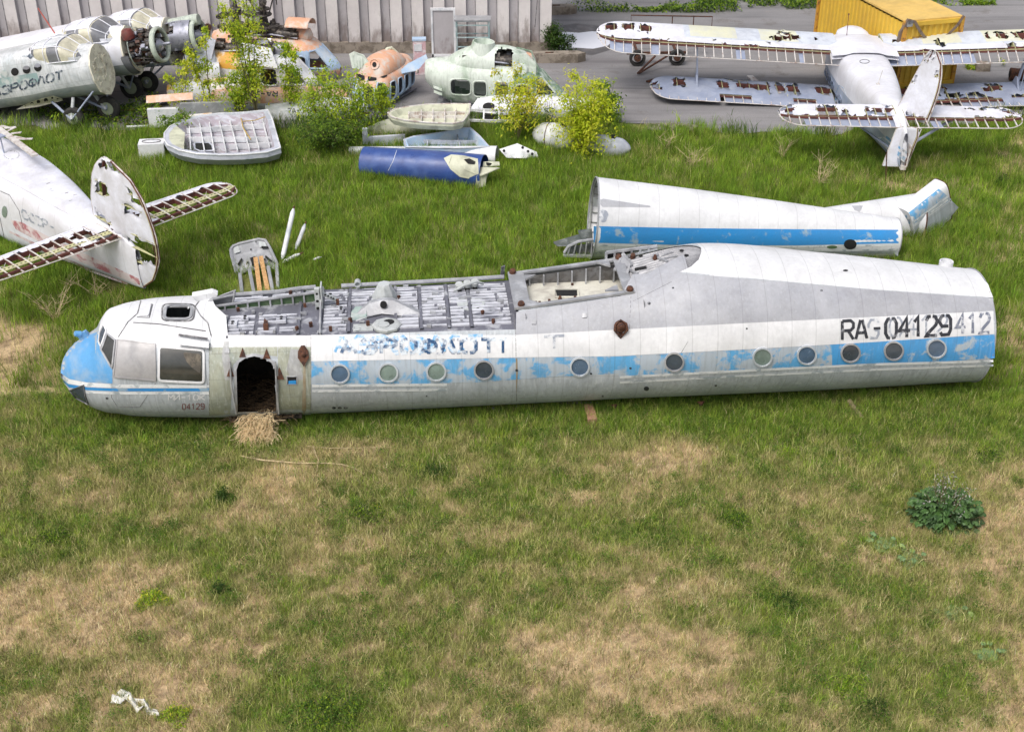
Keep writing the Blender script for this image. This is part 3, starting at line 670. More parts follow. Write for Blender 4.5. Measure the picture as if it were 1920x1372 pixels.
# green pocketed channel
b = MB(); A0, A1 = DK(380, 583, 2.3), DK(592, 566, 2.3); d = (A1 - A0)
b.beam(A0 - Vector((0, .02, .0)), A1 - Vector((0, .02, -.0)), .03, .02, 0)
b.prism([A0, A1, A1 + Vector((0, 0, .22)), A0 + Vector((0, 0, .07))], (0, .03, 0), 1)
b.beam(A0 + Vector((0, -.03, .085)), A1 + Vector((0, -.03, .24)), .07, .03, 0)
for k in range(1, 10):
    t = k / 10; p = A0 + d * t; b.beam(p - Vector((0, .04, 0)), p + Vector((0, -.04, .07 + .15 * t)), .035, .035, 0, up=(1, 0, 0))
b.build('pocketed_channel', [m_frame, m_green], mi6, smooth=0)
# fairing behind the cockpit with two side windows
b = MB()
Fn = [DK(376, 606, 2.35), DK(393, 588, 2.5), DK(428, 592, 2.35), DK(424, 607, 2.28)]
b.prism([DK(390, 590, 2.36), DK(425, 593, 2.36), DK(421, 606, 2.28), DK(402, 602, 2.28)], (0, 0, .02)); fw = b.build('fairing_window', m_gdark, mi6)
b = MB(); b.tube([DK(388, 591, 2.4), DK(398, 600, 2.36), DK(410, 607, 2.32), DK(422, 608, 2.3), DK(427, 593, 2.38), DK(388, 590, 2.42)], .03, 6); b.build('frame', m_frame, fw)
b = MB(); hoop = [DK(375, 586, 2.3), DK(382, 574, 2.42), DK(398, 561, 2.55), (DK(440, 553, 2.5))]
b.tube(hoop, .035, 6); b.prism([DK(380, 575, 2.38), DK(400, 560, 2.52), DK(442, 544, 2.6), DK(437, 568, 2.3), DK(405, 572, 2.3)], (0, .02, .01)); b.tube([DK(440, 545, 2.6), DK(436, 572, 2.3), DK(400, 574, 2.3)], .03, 6)
b.build('far_fairing', m_frame, mi6)
b = MB(); b.prism([DK(360, 556, 2.6), DK(398, 549, 2.66), DK(408, 553, 2.6), DK(403, 564, 2.45), DK(372, 566, 2.5)], (0, .1, .05)); b.build('roof_block', m_white, mi6)
# perforated tower, folded arm, post
b = MB(); p = DK(597, 582, 2.25)
b.box(p + Vector((0, 0, .26)), (.1, .12, .52), m=0); b.box(p + Vector((.09, .05, .3)), (.03, .3, .55), m=0)
for k in range(3): b.lathe(p + Vector((.0, -.062, .08 + .17 * k)), (0, -1, 0), [(0, .038 - .006 * k), (.004, .038 - .006 * k)], 12, 1)
b.beam(DK(604, 550, 2.62), DK(632, 563, 2.42), .13, .05, 0); b.beam(DK(602, 538, 2.75), DK(604, 552, 2.6), .1, .06, 0)
for t in (.2, .4, .6, .75): q = DK(604, 550, 2.66).lerp(DK(632, 563, 2.46), t); b.lathe(q, (0, -.3, 1), [(0, .025), (.004, .025)], 8, 1)
b.box(DK(633, 566, 2.42), (.06, .06, .12), m=2); b.build('perforated_tower', [m_greyfit, m_dark, m_rust], mi6)
b = MB(); b.tube([DK(601, 541, 2.68), DK(601, 560, 2.52), DK(600, 626, 2.28)], .02, 6); b.lathe(DK(600, 627, 2.2), (0, 0, 1), [(0, .06), (.08, .05), (.1, .02)], 10); b.build('transverse_rod', m_frame, mi6)
# gearbox saddle, pyramid and flange
b = MB(); z = 2.27
sad = [(655, 602), (664, 592), (686, 580), (702, 573), (716, 569), (735, 569), (752, 574), (790, 590), (793, 600), (760, 596), (735, 592), (700, 596), (675, 604)]
base = [DK(x, y + 4, 2.26) for x, y in sad]
b.prism([DK(655, 600, 2.27), DK(694, 568, 2.50), DK(716, 563, 2.55), DK(737, 563, 2.55), DK(793, 590, 2.3), DK(793, 600, 2.27), DK(752, 592, 2.30), DK(716, 588, 2.34), DK(690, 594, 2.32), DK(660, 606, 2.27)], (0, .12, .0), 0)
b.lathe(DK(719, 571, 2.5), (0, -1, .25), [(-.05, .07), (.035, .07)], 14, 1); sd_ = b.build('gearbox_saddle', [m_frame, m_dark], mi6)
b = MB(); c = DK(722, 563, 2.27); b.lathe(c, (0, 0, 1), [(0, .28), (.10, .27), (.36, .15), (.40, .13)], 8); b.box(c + Vector((0, -.03, .02)), (.54, .5, .06)); b.build('pyramid_cap', m_greyfit, mi6, smooth=20)
b = MB(); c = DK(725, 612, 2.27); b.lathe(c, (0, 0, 1), [(0, .30), (.05, .30), (.07, .26)], 8, 0); b.lathe(c + Vector((.05, .06, .071)), (0, 0, 1), [(0, .11), (.006, .11)], 18, 1); b.lathe(c + Vector((-.06, -.06, .075)), (0, 0, 1), [(0, .12), (.015, .12)], 18, 0); b.lathe(DK(708, 578, 2.34), (0, -.6, 1), [(0, .1), (.015, .1)], 18, 0)
b.build('round_flange', [m_greyfit, m_dark], mi6, smooth=20)
b = MB(); c = DK(671, 540, 2.3); b.box(c, (.08, .1, .2)); b.lathe(c + Vector((0, -.02, .12)), (0, -1, .15), [(-.12, .07), (.08, .07), (.08, .05), (.0, .05)], 12); b.build('rear_lug', m_greyfit, mi6)
b = MB(); c = DK(672, 592, 2.28); b.prism([c + Vector(v) for v in ((-.15, -.2, 0), (.17, -.16, 0), (.18, .0, .1), (.12, .14, .06), (-.05, .08, .1), (-.14, .0, .03))], (0, .03, .06)); b.build('crumpled_sheet', paint('pale_teal_sheet', lin(150, 172, 168), wear=lin(178, 186, 184), amt=.4, scale=5, rough=.6), mi6)
b = MB(); b.box(DK(681, 614, 2.25), (.8 * .5, .34, .05)); b.tube([DK(*q, 2.285) for q in ellipse(669, 616, 7, 3.5, 14)], .012, 5); b.box(DK(667, 554, 2.26), (.5, .2, .04)); b.tube([DK(*q, 2.29) for q in roundpoly([(663, 552), (696, 551), (696, 557), (663, 558)], .3)], .012, 5)
b.split('raised_plate', m_greyfit, mi6)
# horn cluster and its plate
b = MB()
for k, (px, py) in enumerate(((861, 546), (876, 543), (890, 541))):
    c = DK(px, py, 2.27); b.lathe(c, (0, -.35, 1), [(0, .08), (.08, .075), (.2, .09), (.22, .085)], 12, 0); b.lathe(c + Vector((0, -.10, .06)), (0, -1, .2), [(-.02, .055), (.02, .055)], 12, 1)
b.tube([DK(852, 545, 2.48), DK(870, 535, 2.55), DK(894, 528, 2.55), DK(906, 532, 2.42)], .03, 6, 0); b.build('duct_cluster', [m_greyfit, m_dark], mi6)
b = MB(); b.prism(poly_at(roundpoly([(855, 566), (862, 560), (900, 561), (910, 570), (906, 584), (880, 586), (860, 583)], .25), 2.26), (0, 0, .06), 0)
for (px, py, r) in ((881, 573, .055), (866, 577, .03), (896, 578, .03)): b.lathe(DK(px, py, 2.322), (0, 0, 1), [(0, r), (.004, r)], 12, 1)
b.build('hydraulic_plate', [m_greyfit, m_dark], mi6)
b = MB(); b.prism(poly_at([(919, 560), (955, 560), (958, 580), (922, 580)], 2.262), (0, 0, .02), 0); b.prism(poly_at([(922, 562), (952, 562), (955, 578), (925, 578)], 2.286), (0, 0, .003), 1); b.build('deck_hatch', [m_frame, m_dark], mi6)
b = MB(); b.prism(poly_at([(564, 588), (578, 588), (578, 603), (564, 603)], 2.262), (0, 0, .003), 0); b.build('vent_slot', m_dark, mi6)
# ---- gearbox bay
def e6(x, s_, dz=0, dy=0): v = edge6(x, s_); return Vector((v.x, v.y + dy, v.z + dz))
xa, xb = sB + .02, sC + .02
b = MB(); zf = 2.36
b.sheet([[Vector((x, y, zf)) for y in np.linspace(-.95, 1.0, 3)] for x in np.linspace(xa + .05, xb + .35, 5)], 0)
b.prism([(DK(1042, 544, zf).x, DK(1042, 544, zf).y, zf + .003), (DK(1082, 544, zf).x, DK(1082, 544, zf).y, zf + .003), (DK(1082, 555, zf).x, DK(1085, 555, zf).y, zf + .003), (DK(1044, 555, zf).x, DK(1044, 555, zf).y, zf + .003)], (0, 0, .004), 1)
bay = b.build('bay_floor', [m_baypale, m_dark], mi6, smooth=0)
b = MB(); b.tube([DK(*q, zf + .02) for q in ((1040, 542), (1084, 542), (1087, 557), (1041, 557), (1040, 542))], .018, 4); b.build('hatch_edge', m_baypale, bay)
b = MB()
for (px, py) in ((1050, 562), (1078, 562)): b.lathe(DK(px, py, zf), (0, 0, 1), [(0, .05), (.06, .035), (.09, .02)], 8)
for (px, py) in ((1005, 567), (1012, 567), (1018, 570), (1073, 533), (1030, 563)): b.box(DK(px, py, zf + .02), (.05, .04, .05))
b.split('floor_bracket', m_rust, bay)
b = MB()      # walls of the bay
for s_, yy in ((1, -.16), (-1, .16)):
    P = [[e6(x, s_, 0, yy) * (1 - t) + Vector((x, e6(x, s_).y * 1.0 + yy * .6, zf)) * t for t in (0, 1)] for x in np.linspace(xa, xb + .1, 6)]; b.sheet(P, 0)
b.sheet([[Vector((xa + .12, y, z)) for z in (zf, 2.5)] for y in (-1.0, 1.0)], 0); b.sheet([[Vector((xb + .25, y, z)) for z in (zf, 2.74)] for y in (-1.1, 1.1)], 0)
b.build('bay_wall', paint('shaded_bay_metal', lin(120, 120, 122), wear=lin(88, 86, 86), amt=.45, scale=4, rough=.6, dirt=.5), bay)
b = MB()
for k in range(7):
    x = xa + .35 + k * (xb - xa - .4) / 6.2; v = e6(x, 1, 0, -.2); b.beam((x, v.y, zf), (x, v.y, v.z), .05, .03)
for k in range(6): y = -.8 + k * .32; b.beam((xb + .22, y, zf), (xb + .22 - .02, y, 2.72), .05, .03)
b.beam((xa + .2, 1.02, zf + .03), (xb, 1.15, zf + .03), .05, .05); b.split('bay_stiffener', m_frame, bay)
b = MB(); wbar = .26
def bar(p, q, wv, th=.05): b.prism([p, q, q + wv[1], p + wv[0]], (0, 0, th))
pnf, pff = e6(xa, -1, .01), e6(xa, 1, .01); pnr, pfr = e6(xb, -1, .01), e6(xb, 1, .01)
iy = Vector((0, .11, 0)); ix = Vector((.34, 0, 0)); ixr = Vector((-.22, 0, 0))
bar(pnf, pnr, (iy, iy)); bar(pff, pfr, (-iy * .9, -iy * .9)); bar(pnf + Vector((-.1, 0, .003)), pff + Vector((-.1, 0, .003)), (ix, ix), .05); bar(pnr + Vector((.1, 0, .003)), pfr + Vector((.1, 0, .003)), (ixr, ixr), .05)
for (c, sx, sy) in ((pnf, 1, 1), (pff, 1, -1), (pnr, -1, 1), (pfr, -1, -1)):
    q = c + Vector((sx * .22, sy * .15, .0)); b.prism([q, q + Vector((sx * .28, 0, 0)), q + Vector((0, sy * .22, 0))], (0, 0, .045))
b.build('bay_rim', m_frame, bay, smooth=20)
for (c) in (pnf + Vector((.05, .05, .05)), pff + Vector((.0, 0, .06)), pnr + Vector((.0, .02, .05)), pfr + Vector((.0, 0, .06))):
    c = c + Vector((0, .06 if c.y < 0 else -.06, 0)); b = MB(); b.lathe(c, (0, -.3, 1), [(-.02, .07), (.04, .075), (.08, .06), (.10, .02)], 14); b.build('mount_ball', m_rust, bay)
# ---- sloping ribbed firewall behind the bay
b = MB(); n = 14; P = []
for x in np.linspace(sC + .03, sD - .01, 36):
    a, c = edge6(x, -1), edge6(x, 1); row = []
    for j in range(57):
        t = j / 56; row.append(a.lerp(c, t) + Vector((0, 0, -.05 + .028 * (1 if (j % 4) < 2 else 0))))
    P.append(row)
b.sheet(P); fire = b.build('ribbed_firewall', paint('firewall_grey', lin(150, 151, 156), wear=lin(172, 173, 178), amt=.4, scale=3, rough=.45, metal=.1, dirt=.4, dirtcol=(.12, .11, .11, 1)), mi6, smooth=30)
b = MB()
for (x0, y0, x1, y1) in ((1143, 499, 1158, 495), (1190, 503, 1212, 499)):
    def FW(px, py):
        z = 2.95
        for _ in range(6):
            p = M6.inverted() @ G(px, py, z); z = zcut(min(max(p.x, sC), sD)) - .01
        return Vector((p.x, p.y, z))
    b.prism([FW(x0, y0), FW(x1, y1), FW(x1, y1 + 4), FW(x0, y0 + 5)], (0, 0, .01))
for q in ((1287, 479), (1278, 470), (1201, 480)): b.lathe(FW(*q), (0, 0, 1), [(0, .05), (.01, .05)], 8)
b.split('slot', m_dark, fire)
b = MB(); pts = [FW(1168, 485), FW(1152, 507), FW(1186, 496)]
for k in range(3): b.beam(pts[k] + Vector((0, 0, .12 if k == 0 else 0)), pts[(k + 1) % 3] + Vector((0, 0, .12 if k == 2 else 0)), .05, .03)
b.prism([FW(1168, 487) + Vector((0, 0, .1)), FW(1155, 505), FW(1183, 497)], (.02, .02, .02)); b.beam(FW(1178, 507), FW(1196, 513), .05, .03); b.beam(FW(1180, 505) + Vector((0, 0, .12)), FW(1174, 520), .05, .03)
b.beam(FW(1225, 485), FW(1232, 478), .08, .1); b.beam(FW(1236, 487), FW(1270, 480), .03, .03); b.beam(FW(1240, 480), FW(1262, 473), .03, .03); b.beam(FW(1230, 482), FW(1252, 490), .06, .03); b.build('strut_bracket', m_frame, fire)
b = MB(); b.lathe(FW(1186, 483), (0, -.4, 1), [(0, .06), (.1, .05), (.12, .02)], 8); b.lathe(FW(1228, 486), (0, 0, 1), [(0, .05), (.1, .03)], 6); b.split('rusty_stub', m_rust, fire)
# side wall standing above the firewall on the near side
b = MB(); Q = []
for x in np.linspace(sC + .05, S(1270), 16):
    zc, w_, hu, hl, *_r = [float(q) for q in L6.par(x)]; lo, _f = lim6(x); top = max(R(92), min(lo, R(112) - (x - sC) / (S(1270) - sC) * R(20)))
    t0 = (x - sC - .05) / .25
    if t0 < 1: top = lo + (top - lo) * t0
    Q.append([tuple(L6.pt(np.array(x), np.array(a))) for a in np.linspace(lo, top, 6)])
b.sheet([[Vector(p) for p in r] for r in Q]); b.build('side_wall', m_greyband, mi6)
# far louvre box
b = MB(); A, B = e6(S(1128), 1, .0), e6(S(1240), 1, -.05)
A = M6.inverted() @ G(1136, 490, 2.75); B = M6.inverted() @ G(1232, 466, 3.0)
up = Vector((0, .02, .2)); b.beam(A + up, B + Vector((0, 0, .06)), .06, .05, 0); b.beam(A, A + up, .07, .05, 0, up=(1, 0, 0)); b.beam(A, B, .06, .04, 0); b.prism([A + Vector((0, .1, 0)), B + Vector((0, .1, 0)), B + Vector((0, .1, .05)), A + Vector((0, .1, .19))], (0, .02, 0), 1)
for k in range(1, 6): t = k / 6; p = A.lerp(B, t); b.beam(p, p + Vector((0, 0, .17 * (1 - t) + .03)), .05, .04, 0, up=(1, 0, 0))
b.build('louvre_box', [m_frame, m_dark], mi6, smooth=0)
b = MB(); b.prism([DK(938, 520, 2.3), DK(946, 521, 2.3), DK(947, 499, 2.6), DK(940, 502, 2.6)], (0, .06, 0)); b.build('bay_end_plate', m_seal, mi6)
# ---- straw heap spilling out of the door
def straw(n, fn, name, label):
    b = MB(); r_ = random.Random(5)
    for i in range(n):
        p, d, L, r = fn(r_); q = p + d * L * .5 + Vector((r_.uniform(-.03, .03), r_.uniform(-.03, .03), r_.uniform(.0, .05))); e = p + d * L
        b.tube([p, q, e], r, 3, cap=False)
    o = b.build(name, m_straw if name == 'straw_heap' else m_nest, smooth=0); tag(o, label, 'straw', kind='stuff'); return o
cD = M6 @ Vector((S(481), -1.15, .0))
def f_out(r_):
    t = r_.random(); x = cD.x + r_.uniform(-.34, .34) * (1 + .25 * t * math.sin(r_.random() * 9)); y = cD.y + .06 - t * (.26 + .16 * r_.random()); z = .46 * (1 - t) ** 1.1 + r_.uniform(0, .06)
    a = r_.gauss(-1.57, .8) if r_.random() < .7 else r_.uniform(0, 6.3); return Vector((x, y, z)), Vector((math.cos(a) * .8, math.sin(a), r_.uniform(-.25, .1))), r_.uniform(.12, .34), r_.uniform(.003, .006)
straw(750, f_out, 'straw_heap', 'pale loose straw spilling from the arched doorway onto the grass')
def f_in(r_):
    x = cD.x + r_.uniform(-.55, .55); y = cD.y + r_.uniform(.0, 1.5); h = .28 + .22 * max(0, (y - cD.y)) / 1.5
    a = r_.uniform(0, 6.3); return Vector((x, y, r_.uniform(.3, h + .1))), Vector((math.cos(a), math.sin(a), r_.uniform(-.2, .3))), r_.uniform(.15, .5), r_.uniform(.004, .007)
straw(420, f_in, 'straw_bedding', 'brown nest of dry straw inside the dark fuselage doorway')
# ================================================================== biplanes
m_fabric = paint('torn_white_fabric', lin(228, 230, 242), wear=lin(200, 200, 206), amt=.4, scale=1.6, rough=.6, dirt=.3, dirtcol=(.3, .26, .22, 1), bump=.15, sharp=.15)
m_fabgrey = paint('torn_grey_fabric', lin(142, 152, 176), wear=lin(164, 172, 190), amt=.4, scale=1.8, rough=.6, dirt=.3, dirtcol=(.2, .19, .2, 1), bump=.15, sharp=.12)
m_fabyel = paint('yellowed_fabric', lin(216, 216, 190), wear=lin(206, 208, 204), amt=.35, scale=2.0, rough=.6, dirt=.2, bump=.1, sharp=.15)
m_redbr = paint('red_brown_primer', lin(110, 62, 56), wear=lin(78, 50, 46), amt=.4, scale=5, rough=.7, dirt=.4, dirtcol=(.05, .03, .02, 1), bump=.1)
m_yg = paint('yellow_green_primer', lin(196, 194, 146), wear=lin(176, 172, 140), amt=.4, scale=5, rough=.6, dirt=.4, bump=.1)
m_ribw = paint('pale_rib_paint', lin(214, 210, 206), wear=lin(170, 150, 140), amt=.35, scale=5, rough=.6, dirt=.4, dirtcol=(.2, .15, .12, 1), bump=.05)
m_wingin = paint('wing_interior', lin(150, 140, 128), wear=lin(96, 70, 60), amt=.45, scale=4, rough=.8, dirt=.5)
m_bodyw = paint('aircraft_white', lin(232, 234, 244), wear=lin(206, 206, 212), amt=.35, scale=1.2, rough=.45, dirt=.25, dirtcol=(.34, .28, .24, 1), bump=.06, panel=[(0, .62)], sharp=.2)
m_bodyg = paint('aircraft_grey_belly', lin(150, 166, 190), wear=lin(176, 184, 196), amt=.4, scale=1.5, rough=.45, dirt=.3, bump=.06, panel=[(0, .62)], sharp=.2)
m_redstr = paint('faded_red_stripe', lin(184, 116, 124), wear=lin(224, 212, 214), amt=.58, scale=3, rough=.5, dirt=.2, bump=0)
m_oldwhite = paint('old_aluminium_white', lin(228, 230, 234), wear=lin(178, 186, 190), amt=.46, scale=1.3, rough=.45, dirt=.55, dirtcol=(.22, .22, .2, 1), streak=.3, bump=.08, panel=[(0, .5), (2, .42)], sharp=.14)
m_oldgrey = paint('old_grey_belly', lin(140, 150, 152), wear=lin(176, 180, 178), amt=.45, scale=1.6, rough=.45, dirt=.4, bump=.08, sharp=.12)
m_teal = paint('faded_teal_stripe', lin(150, 176, 178), wear=lin(200, 206, 206), amt=.4, scale=3, rough=.5, dirt=.3, bump=0)
m_engine = paint('oily_engine_metal', lin(62, 58, 56), wear=lin(120, 112, 104), amt=.35, scale=9, rough=.5, metal=.3, dirt=.6, dirtcol=(.02, .015, .012, 1), bump=.3)
m_engbrown = paint('brown_engine_parts', lin(104, 72, 60), wear=lin(60, 48, 44), amt=.45, scale=9, rough=.6, dirt=.5, dirtcol=(.02, .015, .012, 1), bump=.3)
m_cowl = paint('cowl_aluminium', lin(168, 170, 184), wear=lin(120, 124, 136), amt=.35, scale=3, rough=.35, metal=.5, dirt=.4, bump=.1)
m_cowlgreen = paint('pale_green_cowl_ring', lin(186, 196, 184), wear=lin(150, 160, 156), amt=.35, scale=4, rough=.5, dirt=.3)
m_glassbeige = glass('dusty_cockpit_glass', lin(186, 182, 162), .3); m_glassgrey = glass('grey_cockpit_glass', lin(104, 106, 112), .15)
m_tyre = paint('tyre_rubber', lin(38, 38, 40), wear=lin(58, 56, 54), amt=.4, scale=5, rough=.9, dirt=.3, dirtcol=(.1, .09, .07, 1))
m_hub = paint('green_wheel_hub', lin(150, 160, 136), rough=.6, dirt=.4)
m_redtank = paint('red_oil_tank', lin(120, 50, 46), wear=lin(90, 44, 40), amt=.4, scale=4, rough=.5, dirt=.3)
m_bulk = paint('bulkhead_cream', lin(232, 228, 210), wear=lin(196, 188, 168), amt=.35, scale=5, rough=.6, dirt=.4, dirtcol=(.16, .13, .1, 1), bump=.4)
def foil(t): return 2.6 * (.2969 * np.sqrt(t) - .126 * t - .3516 * t**2 + .2843 * t**3 - .1015 * t**4) * 3.85
def wing(root, O, Sv, Cv, Nv, span, LE, TE, thick, bays, hole, mats, seed=1, hinge=.72, mfun=None, flapskin=.15, name='wing', style='fabric', droop=0.0, tipround=.12, du=.1, dt=.055):
    """one wing with torn skin over ribs and spars; LE/TE: chordwise offsets as functions of u (0..1)"""
    O, Sv, Cv, Nv = map(Vector, (O, Sv, Cv, Nv)); w_o = empty(name, None, parent=root)
    def lete(u):
        a, b = LE(u), TE(u)
        if u > 1 - tipround:
            k = math.sqrt(max(0, 1 - ((u - 1 + tipround) / tipround) ** 2)); mid = a + (b - a) * .45; a = mid + (a - mid) * k; b = mid + (b - mid) * k
        return a, b
    def P(u, t, sd):
        a, b = lete(u); c = b - a; th = float(foil(max(t, 1e-4))) * thick * min(1, max(.12, c / (TE(0) - LE(0))) ** .8)
        q = O + Sv * (u * span) + Cv * (a + c * t) + Nv * (sd * th / 2)
        if t > hinge and droop: q = q - Nv * (t - hinge) * c * droop
        return q
    nu = max(8, int(span / du)); nt = max(6, int(1 / dt))
    US = [i / nu for i in range(nu)] + [1 - .02, 1 - .008, .9995]; TS = [(k / nt) ** 1.3 * hinge for k in range(nt + 1)]
    b = MB(); rn = np.random.default_rng(seed)
    for sd, m in ((1, 0), (-1, 1)):
        vs = []; J = rn.uniform(-.5, .5, (len(US), len(TS), 2))
        keep = [[not hole(US[i] * span, TS[j], sd) for j in range(len(TS) - 1)] for i in range(len(US) - 1)]
        for i, u in enumerate(US):
            for j, t in enumerate(TS):
                q = P(min(.9995, u), t, sd)
                ed = i > 0 and j > 0 and i < len(US) - 1 and j < len(TS) - 1 and len({keep[i][j], keep[i - 1][j], keep[i][j - 1], keep[i - 1][j - 1]}) > 1
                if ed: q = q + Sv * J[i, j, 0] * .09 + Cv * J[i, j, 1] * .08 + Nv * rn.uniform(-.05, .03) * sd
                vs.append(q)
        k0 = len(b.V); b.V += [tuple(v) for v in vs]; nj = len(TS)
        for i in range(len(US) - 1):
            for j in range(len(TS) - 1):
                if keep[i][j]:
                    b.F.append((k0 + i * nj + j, k0 + i * nj + j + 1, k0 + (i + 1) * nj + j + 1, k0 + (i + 1) * nj + j)); b.M.append(m if mfun is None or sd < 0 else mfun(US[i] * span, TS[j]))
    # skin of the trailing flap
    TF = [hinge + (1 - hinge) * k / 3 for k in range(4)]
    for i in range(bays * 2):
        u0, u1 = i / bays / 2, (i + 1) / bays / 2
        for sd in (1, -1):
            if fbm(u0 * span * .9 + seed * 3.1, sd * 5, seed, 2) < flapskin + (.22 if sd < 0 else 0):
                for k in range(3): b.add([P(u0, TF[k], sd), P(u1, TF[k], sd), P(u1, TF[k + 1], sd), P(u0, TF[k + 1], sd)], [(0, 1, 2, 3)], 0 if sd > 0 else 1)
    b.build('skin', mats[:4], w_o, smooth=50)
    b = MB(); TT = [.02, .08, .2, .35, .5, hinge]
    for i in range(bays + 1):
        u = min(.992, i / bays)
        for k in range(len(TT) - 1):       # rib webs
            q = [P(u, TT[k], .93), P(u, TT[k + 1], .93), P(u, TT[k + 1], -.93), P(u, TT[k], -.93)]; b.prism([v - Sv * .008 for v in q], Sv * .016, 0 if style == 'fabric' else 1)
            if style != 'fabric': b.beam(P(u, TT[k], 1), P(u, TT[k + 1], 1), .03, .02, 2, up=Nv)
        if style == 'fabric':
            for t in (.12, .3, .5): q = (P(u, t, 1) + P(u, t, -1)) / 2; b.lathe(q - Sv * .011, Sv, [(0, thick * .28), (.022, thick * .28)], 8, 3)
        b.beam(P(u, hinge + .02, .3), P(u, .985, .6), .028, .035, 2, up=Nv)
    for t, m in ((.24, 1), (hinge - .03, 1)):
        for i in range(bays):
            u0, u1 = i / bays, min(.992, (i + 1) / bays); b.prism([P(u0, t, .9), P(u1, t, .9), P(u1, t, -.9), P(u0, t, -.9)], Cv * .018, m)
    b.build('rib_frame', [m_yg if style == 'fabric' else m_redbr, m_redbr, m_ribw, m_dark], w_o, smooth=0)
    b = MB()
    for t, m, h_ in ((hinge + .01, 0, .05), (hinge + .035, 1, .07)):
        for i in range(bays):
            u0, u1 = i / bays, min(.985, (i + 1) / bays); p, q = P(u0, t, .2), P(u1, t, .2); b.beam(p, q, .02, h_, m, up=Nv)
            if style != 'fabric' and m == 0:
                for k in range(3): c = p.lerp(q, (k + .5) / 3) ; b.lathe(c - Cv * -.0, Cv, [(-.0115, .017), (.0115, .017)], 8, 3)
    pts = [P(min(.9995, u), 1.0, 0) for u in np.linspace(0, 1, 40)]; b.tube(pts, .016, 5, 2); pts = [P(min(.9995, u), 0.0, 0) for u in np.linspace(0, 1, 40)]; b.tube(pts, .018 if style == 'fabric' else .04, 6, 2)
    if style != 'fabric':
        for t in (.02, .05, .08): b.tube([P(min(.97, u), t, 1) for u in np.linspace(0, 1, 24)], .022, 4, 4)
        for i in range(bays):
            u0, u1 = i / bays, min(.99, (i + 1) / bays); p, q = P(u0, .66, .8), P(u1, .66, .8); b.beam(p, q, .19, .02, 5, up=Nv)
            for k in range(3): c = p.lerp(q, (k + .5) / 3) ; b.lathe(c, Nv, [(-.012, .026), (.012, .026)], 8, 3)
            if i % 2 == 0: b.beam(P(u0, .26, -.4), P(u1, .6, -.4), .012, .012, 2, up=Nv); b.beam(P(u1, .26, -.4), P(u0, .6, -.4), .012, .012, 2, up=Nv)
    b.build('trailing_edge_frame', [m_yg if style == 'fabric' else m_redbr, m_redbr, m_ribw, m_dark, mats[0], m_yg], w_o, smooth=0)
    return w_o, P
XW, ZU, ZL, ZT, ZF = 7.83, 1.58, -.02, 1.33, 3.32
AN_ST = [(.12, .50, .07, .62, .46, 3, 2.4), (.6, .52, .15, .78, .54, 3, 2.2), (1.5, .56, .30, .84, .62, 3, 2.2), (2.8, .60, .50, .85, .70, 3.2, 2.4), (4.5, .62, .74, .88, .78, 3.6, 2.8),
         (6.0, .62, .86, .92, .82, 4, 3), (7.8, .62, .9, .98, .82, 4, 3), (8.9, .62, .88, 1.0, .8, 3.4, 2.6), (9.3, .62, .84, .86, .76, 2.6, 2.4), (9.9, .60, .74, .70, .70, 2.1, 2.1), (10.35, .58, .66, .66, .66)]
def an2_body(root, skinmats, sidewin=True, xs=None, stripe=None):
    L = Loft(root.matrix_basis, AN_ST); b = MB()
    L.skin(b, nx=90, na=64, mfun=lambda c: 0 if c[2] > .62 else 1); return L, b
# -------- the whole biplane by the yellow container
MA = pose(11.601, 36.887, .30, 1.526, -.022)
an = empty('biplane', MA, 'white biplane wreck seen from behind in front of the yellow container, wings torn open', 'airplane')
LA, b = an2_body(an, None)
for pl, m in (([(1700, 268), (1690, 255), (1640, 258), (1665, 283), (1700, 308)], 2),): LA.patch(b, pl, .006, m, 6)
for (x0, y0, x1, y1, t_) in ((1650, 262, 1697, 300, 5), (1660, 258, 1700, 288, 3)): LA.patch(b, [(x0, y0), (x0 + t_, y0 - t_), (x1, y1 - t_), (x1 - t_ * .2, y1 + t_ * .6)], .009, 3, 5)
b.build('fuselage', [m_bodyw, m_bodyg, m_bodyw, m_bluewear], an)
for (cx, cy, rx, ry) in ((1549, 136, 2.6, 6.6), (1552.5, 144, 2.8, 6.8), (1556.5, 151, 3, 7), (1560.5, 160, 3.1, 7.2), (1574, 187, 3.6, 9)):
    b = MB(); LA.patch(b, ellipse(cx, cy, rx, ry, 18), .012, 0, 3); o = b.build('round_window', m_gblue, an); b = MB(); LA.rim(b, ellipse(cx, cy, rx + .4, ry + .4, 20), 1.2, .02); b.build('frame', m_fabgrey, o)
b = MB(); LA.rim(b, [(1567, 192), (1568, 172), (1574, 160), (1582, 166), (1586, 178)], 1.2, .01, 0, closed=False); b.build('door_seam', m_bluewear, an)
b = MB(); LA.rim(b, ellipse(1621, 116, 9, 3.6, 24), 1.6, .015); LA.rim(b, ellipse(1625, 92, 12, 5, 24), .8, .01); b.build('roof_ring', m_seal, an)
b = MB(); q = LA.hit([(1646, 158)])[0][0]; b.box(q, (.12, .1, .04)); b.tube([q, q + np.array([.05, -.1, .42])], .012, 5); b.build('whip_aerial', m_ribw, an)
b = MB(); q = LA.hit([(1587, 72)])[0][0]; b.tube([q, q + np.array([.1, -.0, .8])], .013, 5); b.box(q + np.array([.1, 0, .8]), (.05, .05, .05)); b.tube([q + np.array([0, .0, 0]), q + np.array([.02, 0, .1])], .04, 6); b.build('tall_aerial', m_redbr, an)
